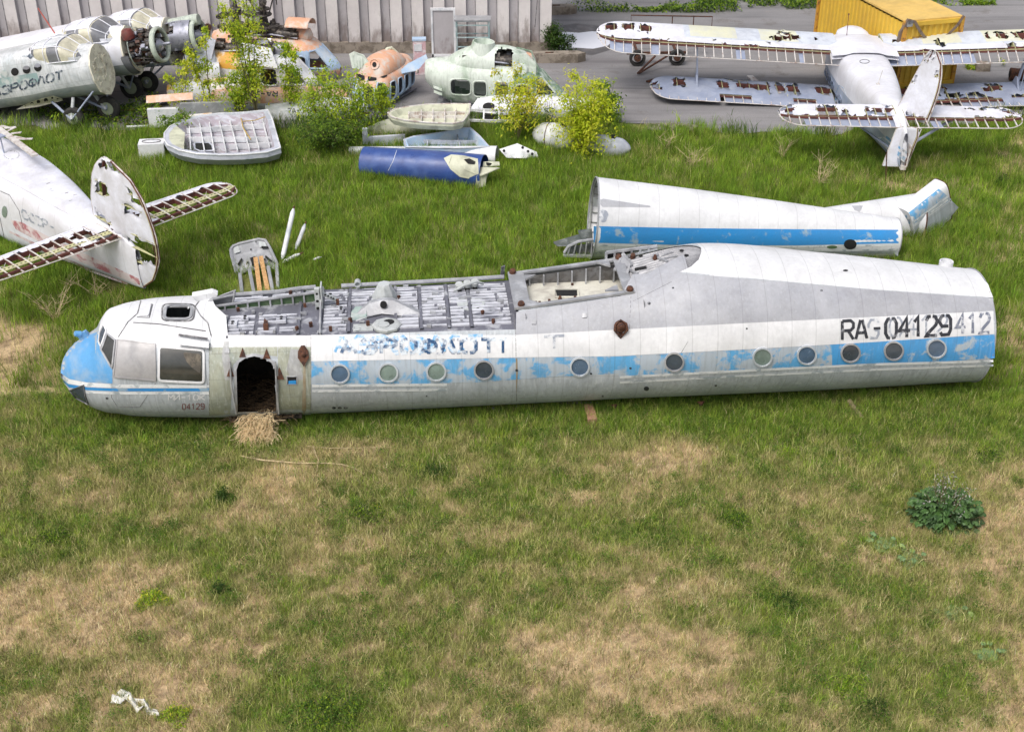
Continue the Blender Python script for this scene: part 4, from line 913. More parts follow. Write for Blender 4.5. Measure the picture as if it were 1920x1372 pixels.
b = MB(); Q = [[Vector((x, y, 1.60 + .10 * math.cos(y * 1.15) + (.05 if abs(y) < .6 else 0) - .11 * ((x - 8.0) / 1.2) ** 2)) for y in np.linspace(-1.12, 1.12, 11)] for x in np.linspace(6.75, 9.2, 9)]; b.sheet(Q); b.sheet([[v - Vector((0, 0, .12)) for v in r] for r in Q]); b.build('centre_section', m_bodyw, an)
b = MB(); b.lathe((9.35, 0, 1.35), (-.15, 0, 1), [(0, .62), (.25, .56), (.38, .38), (.42, .05)], 20); b.build('cockpit_roof', m_bodyw, an)
def holes_upper(seed, outer=(5.6, 8.6)):
    def f(u, t, sd):
        if t < .03: return False
        r = fbm(u * 1.7 + seed, t * 5 + sd * 9, seed, 3)
        if sd > 0:
            bay = (u % .62) / .62
            if outer[0] < u < outer[1] and .16 < t < .42 and .12 < bay < .8 and vnoise(int(u / .62) * 3.7 + seed, .5, seed) > .38: return True
            if t > .64 and r > .60: return True
            return r > .74
        return r > .60
    return f
def pale(u, t): return 2 if (1.3 < u < 5.0 and t < .5 and vnoise(int(u / .85) * 2.3, .5, 4) > .35) else (3 if u < 5.2 and t < .55 else 0)
um = [m_fabric, m_fabgrey, m_fabyel, paint('pale_blue_fabric', lin(206, 212, 222), wear=lin(190, 196, 208), amt=.4, scale=2, rough=.6, dirt=.2)]
CH = CH; ch = 2.21
for sd, nm in ((1, 'upper_wing'), (-1, 'upper_wing')):
    wing(an, (XW + ch / 2, sd * .80, ZU + .08), (0, sd, .045), (-1, 0, -.12), (0, 0, 1), 8.25, lambda u: 0.0, lambda u: ch, .26, 27, holes_upper(3 if sd > 0 else 9, (5.4, 8) if sd > 0 else (3.5, 8)), um, seed=3 + sd, mfun=pale, name=nm, droop=.35, flapskin=.20, hinge=.74)
def holes_lower(seed):
    def f(u, t, sd):
        if t < .03: return False
        r = fbm(u * 1.3 + seed, t * 3 + sd * 9, seed, 3); bay = (u % .5) / .5
        if sd > 0: return r > .635 or (.15 < t < .5 and .1 < bay < .85 and vnoise(int(u / .5) * 3.7 + seed, .5, seed) > .72) or (1.0 < u < 2.2 and .1 < t < .6 and .1 < bay < .85)
        return r > .58
    return f
cl = 1.95
for sd in (1, -1):
    wing(an, (XW + cl / 2 - .55, sd * .85, ZL + .04), (0, sd, .045), (-1, 0, -.10), (0, 0, 1), 6.3, lambda u: 0.0, lambda u: cl, .2, 20, holes_lower(5 + sd), [m_fabgrey, m_fabgrey], seed=11 + sd, name='lower_wing', flapskin=.52, hinge=.72)
for sd in (1, -1):
    b = MB(); y = sd * 5.5; zu, zl = ZU + .18, ZL + .24
    b.beam((XW - .05, y, zl), (XW - .35, y * 1.02, zu), .14, .05, up=(0, 1, 0)); b.prism([(XW + .35, y, zl), (XW - .45, y, zl), (XW - .12, y, zl + .35), (XW + .05, y, zl + .35)], (0, .05, 0)); b.tube([(XW - .55, y, zl), (XW - .45, y * 1.02, zu)], .015, 5); b.build('interplane_strut', m_fabgrey, an)
def ht(seed, thr=.55):
    def f(u, t, sd):
        if t < .05: return False
        r = fbm(u * 1.9 + seed, t * 2.6 + sd * 9, seed, 3); bay = (u % .33) / .33
        return (r > thr and .08 < bay < .92) or r > thr + .12
    return f
for sd in (1, -1):
    wing(an, (1.95, sd * .12, ZT + .06), (0, sd, .0), (-1, 0, -.12), (0, 0, 1), 3.5, lambda u: .08 * u, lambda u: 1.55 - .05 * u, .14, 12, ht(21 + sd, .50 if sd > 0 else .53), [m_fabric, m_fabgrey, m_fabric, m_fabric], seed=21 + sd, name='tailplane', flapskin=.25, hinge=.60, tipround=.2, du=.08)
    b = MB(); b.beam((.9, sd * .15, .35), (1.2, sd * 1.7, ZT - .03), .1, .04); b.build('tailplane_strut', m_fabgrey, an)
fS = Vector((0, -.10, 1)).normalized(); rt = math.radians(16)
cf = Vector((-math.cos(rt), -math.sin(rt), 0)); nf = Vector((math.sin(rt), -math.cos(rt), 0))
wing(an, (1.75, .05, 1.15), Vector((-.10, -.22, 1)).normalized(), Vector((-.70, -.72, 0)).normalized(), Vector((-.7, .7, 0)).normalized(), 2.2, lambda u: .25 * u, lambda u: 1.15 - .55 * u ** 3, .1, 6, ht(41, .67), [m_fabric] * 4, seed=41, name='tail_fin', flapskin=2, hinge=.93, tipround=.1, du=.07)
wing(an, (.42, .50, .0), Vector((0, -.22, 1)).normalized(), Vector((-.05, -1, 0)).normalized(), Vector((-1, .05, 0)).normalized(), 1.25, lambda u: .0, lambda u: .72, .08, 4, ht(52, .66), [m_fabric] * 4, seed=52, name='rudder', flapskin=2, hinge=.92, tipround=.04, du=.07)
b = MB(); b.box((.25, -.05, .35), (.1, .12, .55)); b.box((.2, -.05, .05), (.2, .16, .12)); b.prism([(.5, -.16, .75), (.1, -.2, .75), (.08, -.14, .1), (.3, -.14, -.05)], (0, .02, 0)); b.build('stern_post', m_ribw, an)
b = MB()
for z in (.12, .3, .45): b.box((.17, -.115, z), (.05, .02, .08))
b.build('stern_cutout', m_redbr, an)
b = MB(); p = MA.inverted() @ PY(1663, 285, 36.6); g_ = MA.inverted() @ G(1660, 352, -.1); b.tube([p, p.lerp(g_, .45), g_], .018, 5); b.build('hanging_rod', m_rust, an)
# -------- tail half of the biplane at the left edge
MBm = pose(-8.977, 29.076, .304, 2.351, -.052, -.026)
an_l = empty('biplane_tail', MBm, 'white biplane tail with stripped tailplane and torn round fin, entering from the left edge', 'airplane')
LB = Loft(MBm, AN_ST[:3] + [(2.8, .62, .58, .95, .72, 3.2, 2.4), (4.5, .66, .86, 1.2, .82, 3.6, 2.8), (6.0, .68, 1.0, 1.32, .88, 4, 3), (7.8, .68, 1.06, 1.36, .88, 4, 3), (9.5, .66, 1.0, 1.3, .85, 3.4, 2.6)]); b = MB(); LB.skin(b, nx=90, na=64, m=0)
LB.patch(b, [(20, 412), (40, 416), (100, 448), (160, 476), (230, 508), (272, 528), (262, 534), (215, 516), (150, 490), (90, 462), (30, 430)], .006, 1, 6)
LB.patch(b, [(18, 432), (90, 467), (170, 505), (240, 530), (238, 533), (168, 509), (88, 471), (18, 436)], .008, 1, 6)
write_on(LB, b, ['C', 'C', 'C', 'P', '-'], 44, 409, 104, 436, 17, 3, 2, gap=.3, up=(.22, .97))
b.build('fuselage', [m_bodyw, m_redstr, m_ghost, m_bodyg], an_l)
b = MB()
for k in range(22):
    x = 2.6 + k * .16; 
    for j in range(1): pass
P_ = [[LB.pt(np.array(x), np.array(a), .006 + .03 * (1 if k % 2 else 0)) for a in np.linspace(R(60), R(120), 9)] for k, x in enumerate(np.arange(2.0, 9.0, .05))]
b.sheet([[Vector(p) for p in r] for r in P_]); b.build('corrugated_walkway', m_fabric, an_l, smooth=0)
for (px, py, r_) in ((22, 292, 14),): b = MB(); LB.rim(b, ellipse(px, py, r_, r_ * .55, 24), 2.4, .02); b.build('roof_ring', m_seal, an_l)
b = MB(); q = LB.hit([(8, 288)])[0][0]; b.tube([q, q + np.array([.0, 0, .5])], .02, 5); b.box(q + np.array([0, 0, .5]), (.3, .2, .03)); b.build('mast_plate', m_fabgrey, an_l)
for (px, py) in ((91, 345), (97, 357), (126, 363), (141, 366), (59, 306), (132, 376)): b = MB(); LB.patch(b, ellipse(px, py, 4, 2.5, 10), .012, 0, 3, thick=.01); b.build('roof_fitting', m_rust if px in (91, 126, 141) else m_frame, an_l)
b = MB(); LB.patch(b, ellipse(9, 397, 5, 11, 18), .01, 0, 4); b.build('round_window', m_ggreen, an_l)
b = MB(); LB.rim(b, [(0, 358), (18, 366), (36, 395), (44, 430)], 1.2, .008, 0, closed=False); LB.rim(b, [(0, 408), (10, 455)], 1.4, .008, 0, closed=False); b.build('door_seam', m_seal, an_l)
strip = lambda u, t, sd: not (t < .20 or (u < .9 and fbm(u * 4, t * 5 + sd, 7, 2) > .60))
for sd in (1, -1):
    wing(an_l, (1.95, sd * .14, ZT), (0, sd, .0), (-1, 0, 0), (0, 0, 1), 3.45, lambda u: .12 * u, lambda u: 1.45 - .12 * u, .15, 11, strip, [m_fabric, m_fabric], seed=31 + sd, name='tailplane', flapskin=.02, hinge=.84, tipround=.14, style='stripped', du=.09)
def hfin(u, t, sd):
    z = u; r = fbm(z * 1.6 + 4.2, t * 2.6, 77, 3)
    if t < .04: return False
    if .85 < z < 1.15 and .55 < t < .92: return True
    if 1.15 < z < 1.55 and t > .62 and r > .42: return True
    if 2.2 < z < 2.5 and .1 < t < .30: return True
    if 2.95 < z < 3.2 and .12 < t < .8 and not (.4 < t < .55): return True
    if 2.35 < z < 2.75 and .66 < t < .95 and r > .38: return True
    if 1.95 < z < 2.15 and .6 < t < .8: return True
    return r > .70
wing(an_l, (2.05, 0, .05), (0, 0, 1), (-1, 0, 0), (0, -1, 0), 3.28, lambda u: float(np.interp(u, [0, .3, .42, .6, .8, 1], [1.35, .95, .0, .1, .42, 1.0])), lambda u: float(np.interp(u, [0, .12, .3, .5, .75, .9, 1], [1.85, 2.5, 2.95, 3.05, 2.8, 2.35, 1.75])), .12, 9, hfin, [m_fabric] * 4, seed=61, name='tail_fin', flapskin=1.5, hinge=.965, tipround=.12, du=.07, dt=.05)
b = MB(); b.tube([(1.0, -.07, .05), (.92, -.08, .8), (1.0, -.085, 1.35)], .015, 5); b.build('rudder_hinge_line', m_seal, an_l)
b = MB(); q = MBm.inverted() @ PY(1, 232, 36)
rr_ = random.Random(8)
for k in range(6):
    p = MBm.inverted() @ PY(2 + k * 6, 236 + k * 5, 35.6 - k * .3); b.beam(p, p + Vector((rr_.uniform(-.4, .0), rr_.uniform(-.3, -.1), rr_.uniform(-.05, .1))), .09, .02)
b.beam(MBm.inverted() @ PY(-4, 240, 35.4), MBm.inverted() @ PY(66, 292, 32.6), .16, .05); b.build('torn_wing_root', m_ribw, an_l, smooth=0)
# -------- three noses parked side by side, upper left
AN_NOSE = AN_ST[:-3] + [(9.3, .60, .84, .90, .80, 2.6, 2.4), (9.9, .56, .76, .84, .80, 2.2, 2.2), (10.35, .52, .70, .82, .82)]
def an2_nose(px, py, y, name_label, seed, engine, wheels, text=False, mats=(m_oldwhite, m_oldgrey)):
    yaw, pit = R(-11), R(11); Rm = pose(0, 0, 0, yaw, pit); tgt = PY(px, py, y); M = Matrix.Translation(tgt - (Rm @ Vector((10.35, 0, .58)))) @ Rm
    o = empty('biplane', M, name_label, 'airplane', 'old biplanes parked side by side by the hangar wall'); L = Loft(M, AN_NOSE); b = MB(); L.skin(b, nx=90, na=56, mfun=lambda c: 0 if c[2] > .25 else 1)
    def side(x0, x1, z0, z1, m, off=.006):
        P = []
        for x in np.linspace(x0, x1, 12):
            row = []
            for z in (z0, (z0 + z1) / 2, z1):
                zc, w_, hu, hl, nu, nl, yc = [float(v) for v in L.par(x)]; dz = z - zc; h, n = (hu, nu) if dz > 0 else (hl, nl); row.append(Vector((x, -(w_ * max(0, 1 - abs(dz / h) ** n) ** (1 / n)) - off, z)))
            P.append(row)
        b.sheet(P, m)
    side(2, 8.6, .62, .92, 2)
    if text: write_on(L, b, ['A', 'E~', 'P', 'O', 'F~', 'L~', 'O', 'T'], -12, 182, 117, 148, 15, 3, 3, gap=.25, off=.012); L.patch(b, ellipse(56, 106, 15, 1.6, 14), .01, 3, 4); L.patch(b, ellipse(57, 106, 4, 5, 10), .012, 3, 3)
    b.build('fuselage', [mats[0], mats[1], m_teal, m_navyold], o)
    for k in range(6):
        x = 4.5 + k * .62 if not text else 0
        if text:
            if k > 3: continue
            cx, cy = ((8, 139), (28, 135), (50, 131), (71, 127))[k]; b = MB(); L.patch(b, ellipse(cx, cy, 7, 7.4, 20), .012, 0, 3); w_ = b.build('round_window', m_dark if k else m_teal, o)
            if k > 1: b = MB(); L.patch(b, [(cx - 6.6, cy - 1), (cx - 5, cy - 6), (cx, cy - 7.4), (cx + 5, cy - 6), (cx + 5.5, cy - 2), (cx, cy)], .018, 0, 3); b.build('loose_pane', m_cowl, w_)
    # greenhouse cockpit
    st = [(8.35, 1.30, .66, .36, .3, 2.6, 4), (8.8, 1.28, .82, .46, .35, 3, 4), (9.45, 1.26, .80, .46, .35, 3, 4), (9.95, 1.18, .66, .16, .3, 2.4, 4), (10.12, 1.14, .55, .06, .25, 2, 4)]; C = Loft(M, st); b = MB()
    C.skin(b, nx=30, na=48, mfun=lambda c: 2 if (c[2] > 1.62 and c[0] < 9.45) or c[2] < 1.16 or abs(c[2] - 1.62) < .0 else (1 if (int(c[0] * 2.2) + seed) % 2 else 0)); g = b.build('cockpit_glazing', [m_glassbeige, m_glassgrey, mats[0]], o)
    b = MB()
    for x in (8.5, 9.0, 9.48, 9.95): b.tube([C.pt(np.array(x), np.array(a), .01) for a in np.linspace(R(-10), R(190), 22)], .018, 5)
    for a in (R(-8), R(40), R(90), R(140), R(188)): b.tube([C.pt(np.array(x), np.array(a), .01) for x in np.linspace(8.5, 10.0, 8)], .018, 5)
    b.build('frame', m_bodyw, g)
    # bulkhead and engine
    b = MB(); rj = random.Random(seed); rg = [Vector(L.pt(np.array(10.35), np.array(a), .0)) for a in np.linspace(0, 2 * math.pi, 49)[:-1]]; cc_ = Vector((10.35, 0, .52)); b.prism([cc_ + (p - cc_) * (rj.uniform(.97, 1.06) if i % 3 == 0 else 1.0) for i, p in enumerate(rg)], (.05, 0, 0)); fw_ = b.build('firewall', m_bulk, o); rr = random.Random(seed); b = MB()
    if engine is None:
        b.tube([(10.41, .2, .95), (10.41, .1, .3), (10.41, -.1, .25)], .02, 5)
        for k in range(26): b.box((10.41, rr.uniform(-.45, .45), .58 + rr.uniform(-.45, .4)), (.03, rr.uniform(.04, .2), rr.uniform(.03, .15)))
        b.build('firewall_fitting', m_bulk, fw_, smooth=0)
    else:
        en = empty('engine', None, parent=o); ex = 11.45
        b.lathe((10.5, 0, .58), (1, 0, 0), [(0, .2), (.2, .3), (.6, .36), (.8, .3)], 14, 1)
        for k in range(150):
            a = rr.uniform(0, 6.28); q = rr.uniform(.2, .60); x = rr.uniform(10.42, 11.35); b.box((x, math.cos(a) * q, .58 + math.sin(a) * q), (rr.uniform(.05, .3), rr.uniform(.04, .16), rr.uniform(.04, .16)), Matrix.Rotation(rr.uniform(0, 3), 3, 'X'), rr.choice((0, 0, 1, 2)))
        for k in range(9):
            a = 2 * math.pi * k / 9; d = Vector((0, math.cos(a), math.sin(a))); b.lathe(Vector((11.25, 0, .58)) + d * .2, d, [(0, .11), (.08, .13), (.12, .10), (.16, .13), (.2, .10), (.24, .13), (.34, .12), (.38, .05)], 10, 0)
        for k in range(14): a = rr.uniform(0, 6.28); b.tube([(10.45, math.cos(a) * .45, .58 + math.sin(a) * .45), (10.9, math.cos(a) * .55, .58 + math.sin(a) * .55), (11.25, math.cos(a + .3) * .5, .58 + math.sin(a + .3) * .5)], .02, 5, rr.choice((0, 1, 2)))
        b.build('engine_block', [m_engine, m_engbrown, m_cowl], en)
        b = MB(); b.lathe((11.3, 0, .58), (1, 0, 0), [(0, .24), (.15, .2), (.24, .1), (.26, .06), (.5, .05), (.52, .02)], 16); b.build('propeller_hub', m_cowl, en)
        b = MB(); rp = [(11.42 + .10 * math.cos(t), .535 + .065 * math.sin(t)) for t in np.linspace(0, 2 * math.pi, 9)]; vs = []; fs = []
        for i in range(40):
            a = 2 * math.pi * i / 40
            for (x, q) in rp[:-1]: vs.append((x, q * math.cos(a), .58 + q * math.sin(a)))
        for i in range(40):
            for k in range(8): fs.append((i * 8 + k, i * 8 + (k + 1) % 8, ((i + 1) % 40) * 8 + (k + 1) % 8, ((i + 1) % 40) * 8 + k))
        b.add(vs, fs); b.build('cowl_ring', m_cowlgreen, en)
        if engine == 'bare':
            b = MB(); b.lathe((10.42, 0, .58), (1, 0, 0), [(.16, .66), (.18, .68), (.2, .66)], 30, cap=False); b.build('mount_ring', m_cowlgreen, en)
            b = MB(); b.lathe((10.62, -.4, .95), (0, 0, 1), [(0, .05), (.05, .2), (.22, .22), (.36, .16), (.4, .03)], 14); b.build('oil_tank', m_redtank, en)
            b = MB(); Q = []
            for a in np.linspace(R(185), R(250), 12): Q.append([Vector((x, .86 * math.cos(a), .75 + .86 * math.sin(a) - .15)) for x in (10.35, 10.62)])
            b.sheet(Q); Q2 = [[v + Vector((0, .04 * 1, .03)) for v in r] for r in Q]; b.sheet(Q2); b.build('open_cowl_strip', m_glassgrey, en)
        else:
            b = MB(); Q = []
            for x in np.linspace(10.4, 11.36, 8): Q.append([Vector((x, (.62 + .03 * math.sin((x - 10.4) * 3)) * math.cos(a), .58 + (.62 + .03 * math.sin((x - 10.4) * 3)) * math.sin(a))) for a in np.linspace(R(-60), R(205), 40)])
            b.sheet(Q, 0, mask=lambda i, j: not (i < 3 and 24 < j < 31)); b.build('cowl_panel', m_cowl, en)
            b = MB(); b.lathe((10.5, 0, 1.12), (1, 0, 0), [(0, .16), (1.0, .2), (1.1, .18)], 14); b.build('intake_trunk', m_cowlgreen, en)
    # undercarriage
    for (wx, wy, r_, ys) in wheels:
        c = G(wx, wy, 0); c.z = r_ * .95; Mi = M.inverted(); cl_ = Mi @ c; ud = empty('main_wheel', None, parent=o)
        ax = Vector((0, 1, 0)); b = MB(); b.lathe(cl_ - ax * .11, ax, [(0, r_ * .55), (.0, r_ * .85), (.04, r_ * .97), (.11, r_), (.18, r_ * .97), (.22, r_ * .85), (.22, r_ * .55)], 26, cap=False); b.build('tyre', m_tyre, ud)
        b = MB(); b.lathe(cl_ - ax * .12, ax, [(0, .05), (.0, r_ * .5), (.03, r_ * .58), (.2, r_ * .58), (.23, r_ * .5), (.23, .05)], 20); b.build('rim', m_hub, ud)
        for k, (ax_, az_, rr2) in enumerate(((9.35, -.12, .055), (8.55, -.16, .045), (10.15, .0, .03))):
            b = MB(); p = Vector((ax_, ys, az_)); b.tube([p, cl_ + Vector((0, -.16, .0))], rr2, 8); b.build('gear_strut', m_fabgrey if k else m_oldwhite, o)
    return o, L, M
m_navyold = paint('dark_stencil_old', lin(64, 76, 92), wear=lin(178, 186, 192), amt=.40, scale=6, rough=.6, dirt=0, bump=0, sharp=.06)
o1, L1, M1 = an2_nose(189, 127, 41.9, 'nearest of the three biplane noses, engine gone, round windows and dark lettering', 1, None, [(142, 240, .36, -.55), (207, 223, .40, .5)], True)
b = MB(); L1.patch(b, [(30, 205), (50, 194), (78, 184), (100, 179), (116, 184), (118, 188), (70, 200)], .015, 0, 4); o = b.build('holed_rib_panel', m_bulk, o1)
b = MB()
for (cx, cy, r_) in ((60, 194, 3), (72, 190, 3.4), (86, 187, 3.8), (98, 183, 2), (108, 185, 1.6), (47, 199, 2)): L1.patch(b, ellipse(cx, cy, r_, r_, 12), .02, 0, 3)
b.split('lightening_hole', m_dark, o)
b = MB(); q = M1.inverted() @ PY(103, 63, 42.6); b.tube([q, q + Vector((-.35, .1, .85))], .022, 6); b.build('red_mast', paint('red_mast_paint', lin(190, 96, 84), rough=.6), o1)
an2_nose(246, 92, 43.5, 'middle biplane nose with bare dark radial engine and pale cowl ring', 2, 'bare', [(250, 184, .42, .4)], mats=(m_bodyw, m_oldgrey))
o3, L3, M3 = an2_nose(320, 75, 44.9, 'farthest biplane nose with its engine under a silver cowl', 3, 'cowl', [(280, 172, .38, .4)], mats=(m_bodyw, m_bodyg))
for (px, py, y, dz) in ((162, 37, 43.6, .95), (240, 22, 45.0, 1.0)): pass
# ================================================================== helicopter pods and loose parts
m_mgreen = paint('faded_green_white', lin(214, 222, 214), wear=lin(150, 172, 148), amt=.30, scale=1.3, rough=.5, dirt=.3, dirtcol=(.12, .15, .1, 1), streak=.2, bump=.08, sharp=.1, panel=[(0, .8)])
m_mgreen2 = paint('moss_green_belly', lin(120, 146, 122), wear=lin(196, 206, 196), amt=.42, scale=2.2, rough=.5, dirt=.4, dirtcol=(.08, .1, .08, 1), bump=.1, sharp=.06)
m_orange = paint('salmon_orange_paint', lin(220, 166, 134), wear=lin(206, 198, 190), amt=.44, scale=2.2, rough=.5, dirt=.35, dirtcol=(.3, .22, .18, 1), bump=.08, sharp=.08)
m_ltblue = paint('light_blue_paint', lin(168, 194, 222), wear=lin(200, 210, 220), amt=.35, scale=2, rough=.5, dirt=.3, bump=.06, sharp=.12)
m_yellow = paint('flaking_yellow_paint', lin(216, 160, 60), wear=lin(228, 224, 218), amt=.46, scale=1.4, rough=.5, dirt=.25, bump=.06, sharp=.05)
m_pwhite = paint('chalky_white_paint', lin(230, 231, 234), wear=lin(196, 202, 208), amt=.35, scale=2, rough=.5, dirt=.3, bump=.06, sharp=.1)
m_cream = paint('cream_primer', lin(206, 208, 186), wear=lin(176, 178, 158), amt=.4, scale=2, rough=.55, dirt=.35, bump=.06)
m_shell = paint('pale_shell_alloy', lin(196, 200, 212), wear=lin(172, 178, 192), amt=.4, scale=2.4, rough=.5, dirt=.35, bump=.1)
m_mauve = paint('mauve_stained_alloy', lin(170, 160, 170), wear=lin(196, 198, 208), amt=.45, scale=3, stretch=(1, 4, 1), rough=.6, dirt=.4)
m_strong = paint('strong_blue_paint', lin(46, 74, 138), wear=lin(66, 94, 156), amt=.35, scale=1.5, rough=.35, dirt=.15, bump=.03)
m_darkgreen = paint('dark_green_metal', lin(74, 82, 80), wear=lin(120, 126, 126), amt=.35, scale=4, rough=.5, dirt=.5, bump=.2)
MI_ST = [(0, 1.12, .30, .36, .36), (.2, 1.06, .45, .48, .52), (.5, .95, .6, .62, .66), (1.0, .85, .72, .74, .80, 2.6, 2.3), (2.8, .78, .76, .70, .76, 3, 2.6), (3.55, .76, .74, .66, .74, 3, 2.6), (3.9, .66, .66, .56, .62, 2.6, 2.4), (4.3, .5, .52, .36, .44), (4.6, .42, .27, .2, .3), (4.72, .4, .08, .05, .1)]
EN_ST = [(.55, 1.3, .2, .1, .3), (.8, 1.38, .38, .24, .3), (1.2, 1.4, .5, .46, .3), (1.7, 1.4, .56, .62, .3), (2.6, 1.4, .58, .64, .3), (3.2, 1.35, .56, .56, .3), (3.6, 1.25, .5, .40, .3), (3.85, 1.15, .4, .12, .3)]
def rp(x0, x1, z0, z1): return roundpoly([(x0, z0), (x1, z0), (x1, z1), (x0, z1)], .28)
def hulk(name, label, cat, M, mats, wins, cover=True, group=None, mfun=None, glassfront=True, hub=False, engine=True, seed=1, cover_holes=(), nosehole=None):
    o = empty(name, M, label, cat, group); L = Loft(M, MI_ST); b = MB(); sh = [(w_, 0) for w_ in wins]
    if glassfront: sh.append(([(3.78, .55), (4.25, .52), (4.42, .58), (3.95, 1.12), (3.78, 1.1)], 0))
    L.skin(b, nx=110, na=88, shole=sh, mfun=mfun); b.build('body', mats, o)
    b = MB(); b.box((2.2, 0, .12), (3.6, 1.2, .05)); b.box((3.2, .2, .45), (.4, .4, .5)); b.box((.9, 0, .7), (.04, 1.1, 1.0)); b.build('cabin_interior', m_dirtmetal, o)
    def ring(poly, side, nm, w_=.03, mt=mats[0], par=o):
        P = []
        for (x, z) in poly:
            zc, ww, hu, hl, nu, nl, yc = [float(v) for v in L.par(x)]; dz = z - zc; h, n = (hu, nu) if dz > 0 else (hl, nl); P.append(Vector((x, side * (ww * max(0, 1 - abs(dz / h) ** n) ** (1 / n) + .0), z)))
        b = MB(); b.tube(P + [P[0]], w_, 5, cap=False); return b.build(nm, mt, par)
    for w_ in wins:
        for s_ in (-1, 1): ring(w_, s_, 'window_frame')
    if glassfront:
        for s_ in (-1, 1): ring([(3.78, .55), (4.25, .52), (4.42, .58), (3.95, 1.12), (3.78, 1.1)], s_, 'windscreen_frame', .035)
        b = MB(); b.tube([(3.95, 0, 1.2), (4.45, 0, .62)], .02, 5); b.build('windscreen_post', mats[0], o)
    E_ = Loft(M, EN_ST); rr = random.Random(seed)
    if cover:
        b = MB(); E_.skin(b, nx=70, na=60, shole=[(h, -1) for h in cover_holes], mfun=(lambda c: 0)); b.build('engine_cover', [mats[-1] if cover == 2 else mats[0]], o)
        b = MB(); seed == 4 or b.lathe((1.95, 0, 1.75), (.08, 0, 1), [(0, .46), (.3, .40), (.42, .37), (.42, .33), (.3, .34), (.2, .36)], 24); b.build('rotor_collar', mats[0], o) if b.V else None
    if engine:
        en = empty('engine', None, parent=o); b = MB()
        for k in range(60):
            b.box((rr.uniform(1.2, 3.3), rr.uniform(-.4, .4), rr.uniform(1.35, 1.8)), (rr.uniform(.06, .4), rr.uniform(.04, .16), rr.uniform(.04, .2)), Matrix.Rotation(rr.uniform(0, 3), 3, 'X'), rr.choice((0, 0, 1, 2)))
        for s_ in (-1, 1): b.lathe((1.6, s_ * .25, 1.58), (1, 0, 0), [(0, .16), (.4, .2), (.9, .17), (1.3, .2), (1.7, .13)], 14, 0); b.tube([(1.4, s_ * .4, 1.5), (2.4, s_ * .48, 1.62), (3.3, s_ * .35, 1.5)], .03, 5, 2)
        b.build('turbine', [m_engine, m_engbrown, m_cowl], en)
        b = MB(); b.lathe((3.45, 0, 1.55), (1, 0, 0), [(-.25, .2), (0, .26), (.2, .22), (.3, .05)], 16); b.build('intake_dome', m_orange if seed == 1 else m_cowl, en)
    if hub:
        hb = empty('rotor_head', None, parent=o); b = MB(); z0 = 2.75
        b.lathe((1.95, 0, 1.6), (0, 0, 1), [(0, .22), (.5, .13), (1.1, .1), (1.15, .2), (1.3, .2), (1.35, .08), (1.55, .06)], 14)
        for k in range(3):
            a = 2 * math.pi * k / 3 + seed; d = Vector((math.cos(a), math.sin(a), 0)); p = Vector((1.95, 0, z0)); b.beam(p, p + d * .75, .16, .12); b.lathe(p + d * .4, d, [(0, .12), (.12, .13), (.3, .08)], 8); b.tube([p + d * .5 + Vector((0, 0, -.05)), p + d * .25 + Vector((0, 0, -.6))], .025, 5); b.tube([p + d * .6, p + d * .62 + Vector((0, 0, -.35))], .02, 5)
        b.build('hub', m_engine, hb)
        b = MB(); b.lathe((1.95, 0, 2.15), (0, 0, 1), [(0, .3), (.03, .32), (.06, .3)], 18); b.lathe((1.95, 0, 2.35), (0, 0, 1), [(0, .25), (.05, .25)], 18); b.build('swashplate', m_engine, hb)
    return o, L, E_
g0 = G(797, 196)
w_green = [rp(.9, 1.6, .52, 1.08), rp(1.68, 2.14, .48, 1.03), rp(2.40, 2.88, .42, 1.03), rp(3.08, 3.66, .22, .95)]
MG = pose(g0.x + .05, 43.9, -.02, R(-4))
hg, LG, EG = hulk('helicopter_pod', 'pale green helicopter pod without rotor, humped engine cover with a square opening', 'helicopter hull', MG, [m_mgreen, m_mgreen2, m_mgreen2], w_green, cover=1,
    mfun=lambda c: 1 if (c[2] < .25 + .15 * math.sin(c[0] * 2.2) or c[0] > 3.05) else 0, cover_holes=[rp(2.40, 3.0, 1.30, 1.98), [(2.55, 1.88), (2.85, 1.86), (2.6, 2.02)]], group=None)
b = MB(); b.prism([(2.98, -.66, 1.02), (3.75, -.6, .98), (3.78, -.40, 1.55), (3.45, -.42, 1.9), (2.98, -.50, 1.88)], (0, .05, 0)); b.lathe((3.3, -.56, 1.4), (0, -1, .3), [(0, .22), (.05, .18), (.08, .05)], 14); b.build('cowl_door', m_mgreen, hg)
b = MB(); b.tube([(2.98, -.62, 1.05), (3.6, -.55, 1.05), (3.86, -.4, 1.3), (3.6, -.3, 1.95), (3.1, -.25, 2.05)], .03, 6); b.build('door_edge', m_mgreen2, hg)
for z in (.78, .62): b = MB(); b.prism([(.32, -.55, z), (.62, -.70, z - .05), (.62, -.72, z - .13), (.32, -.58, z - .08)], (0, .02, 0)); b.build('vent_slat', m_mgreen, hg)
b = MB(); b.prism([(4.05, -.45, .62), (4.4, -.3, .5), (4.35, -.42, .3), (3.95, -.6, .25)], (.05, .1, .02)); b.build('nose_glazing', m_gdark, hg)
b = MB(); b.lathe((4.55, -.1, .2), (1, -.2, 0), [(0, .3), (.2, .28), (.35, .16)], 14); b.build('nose_cap', m_shell, hg)
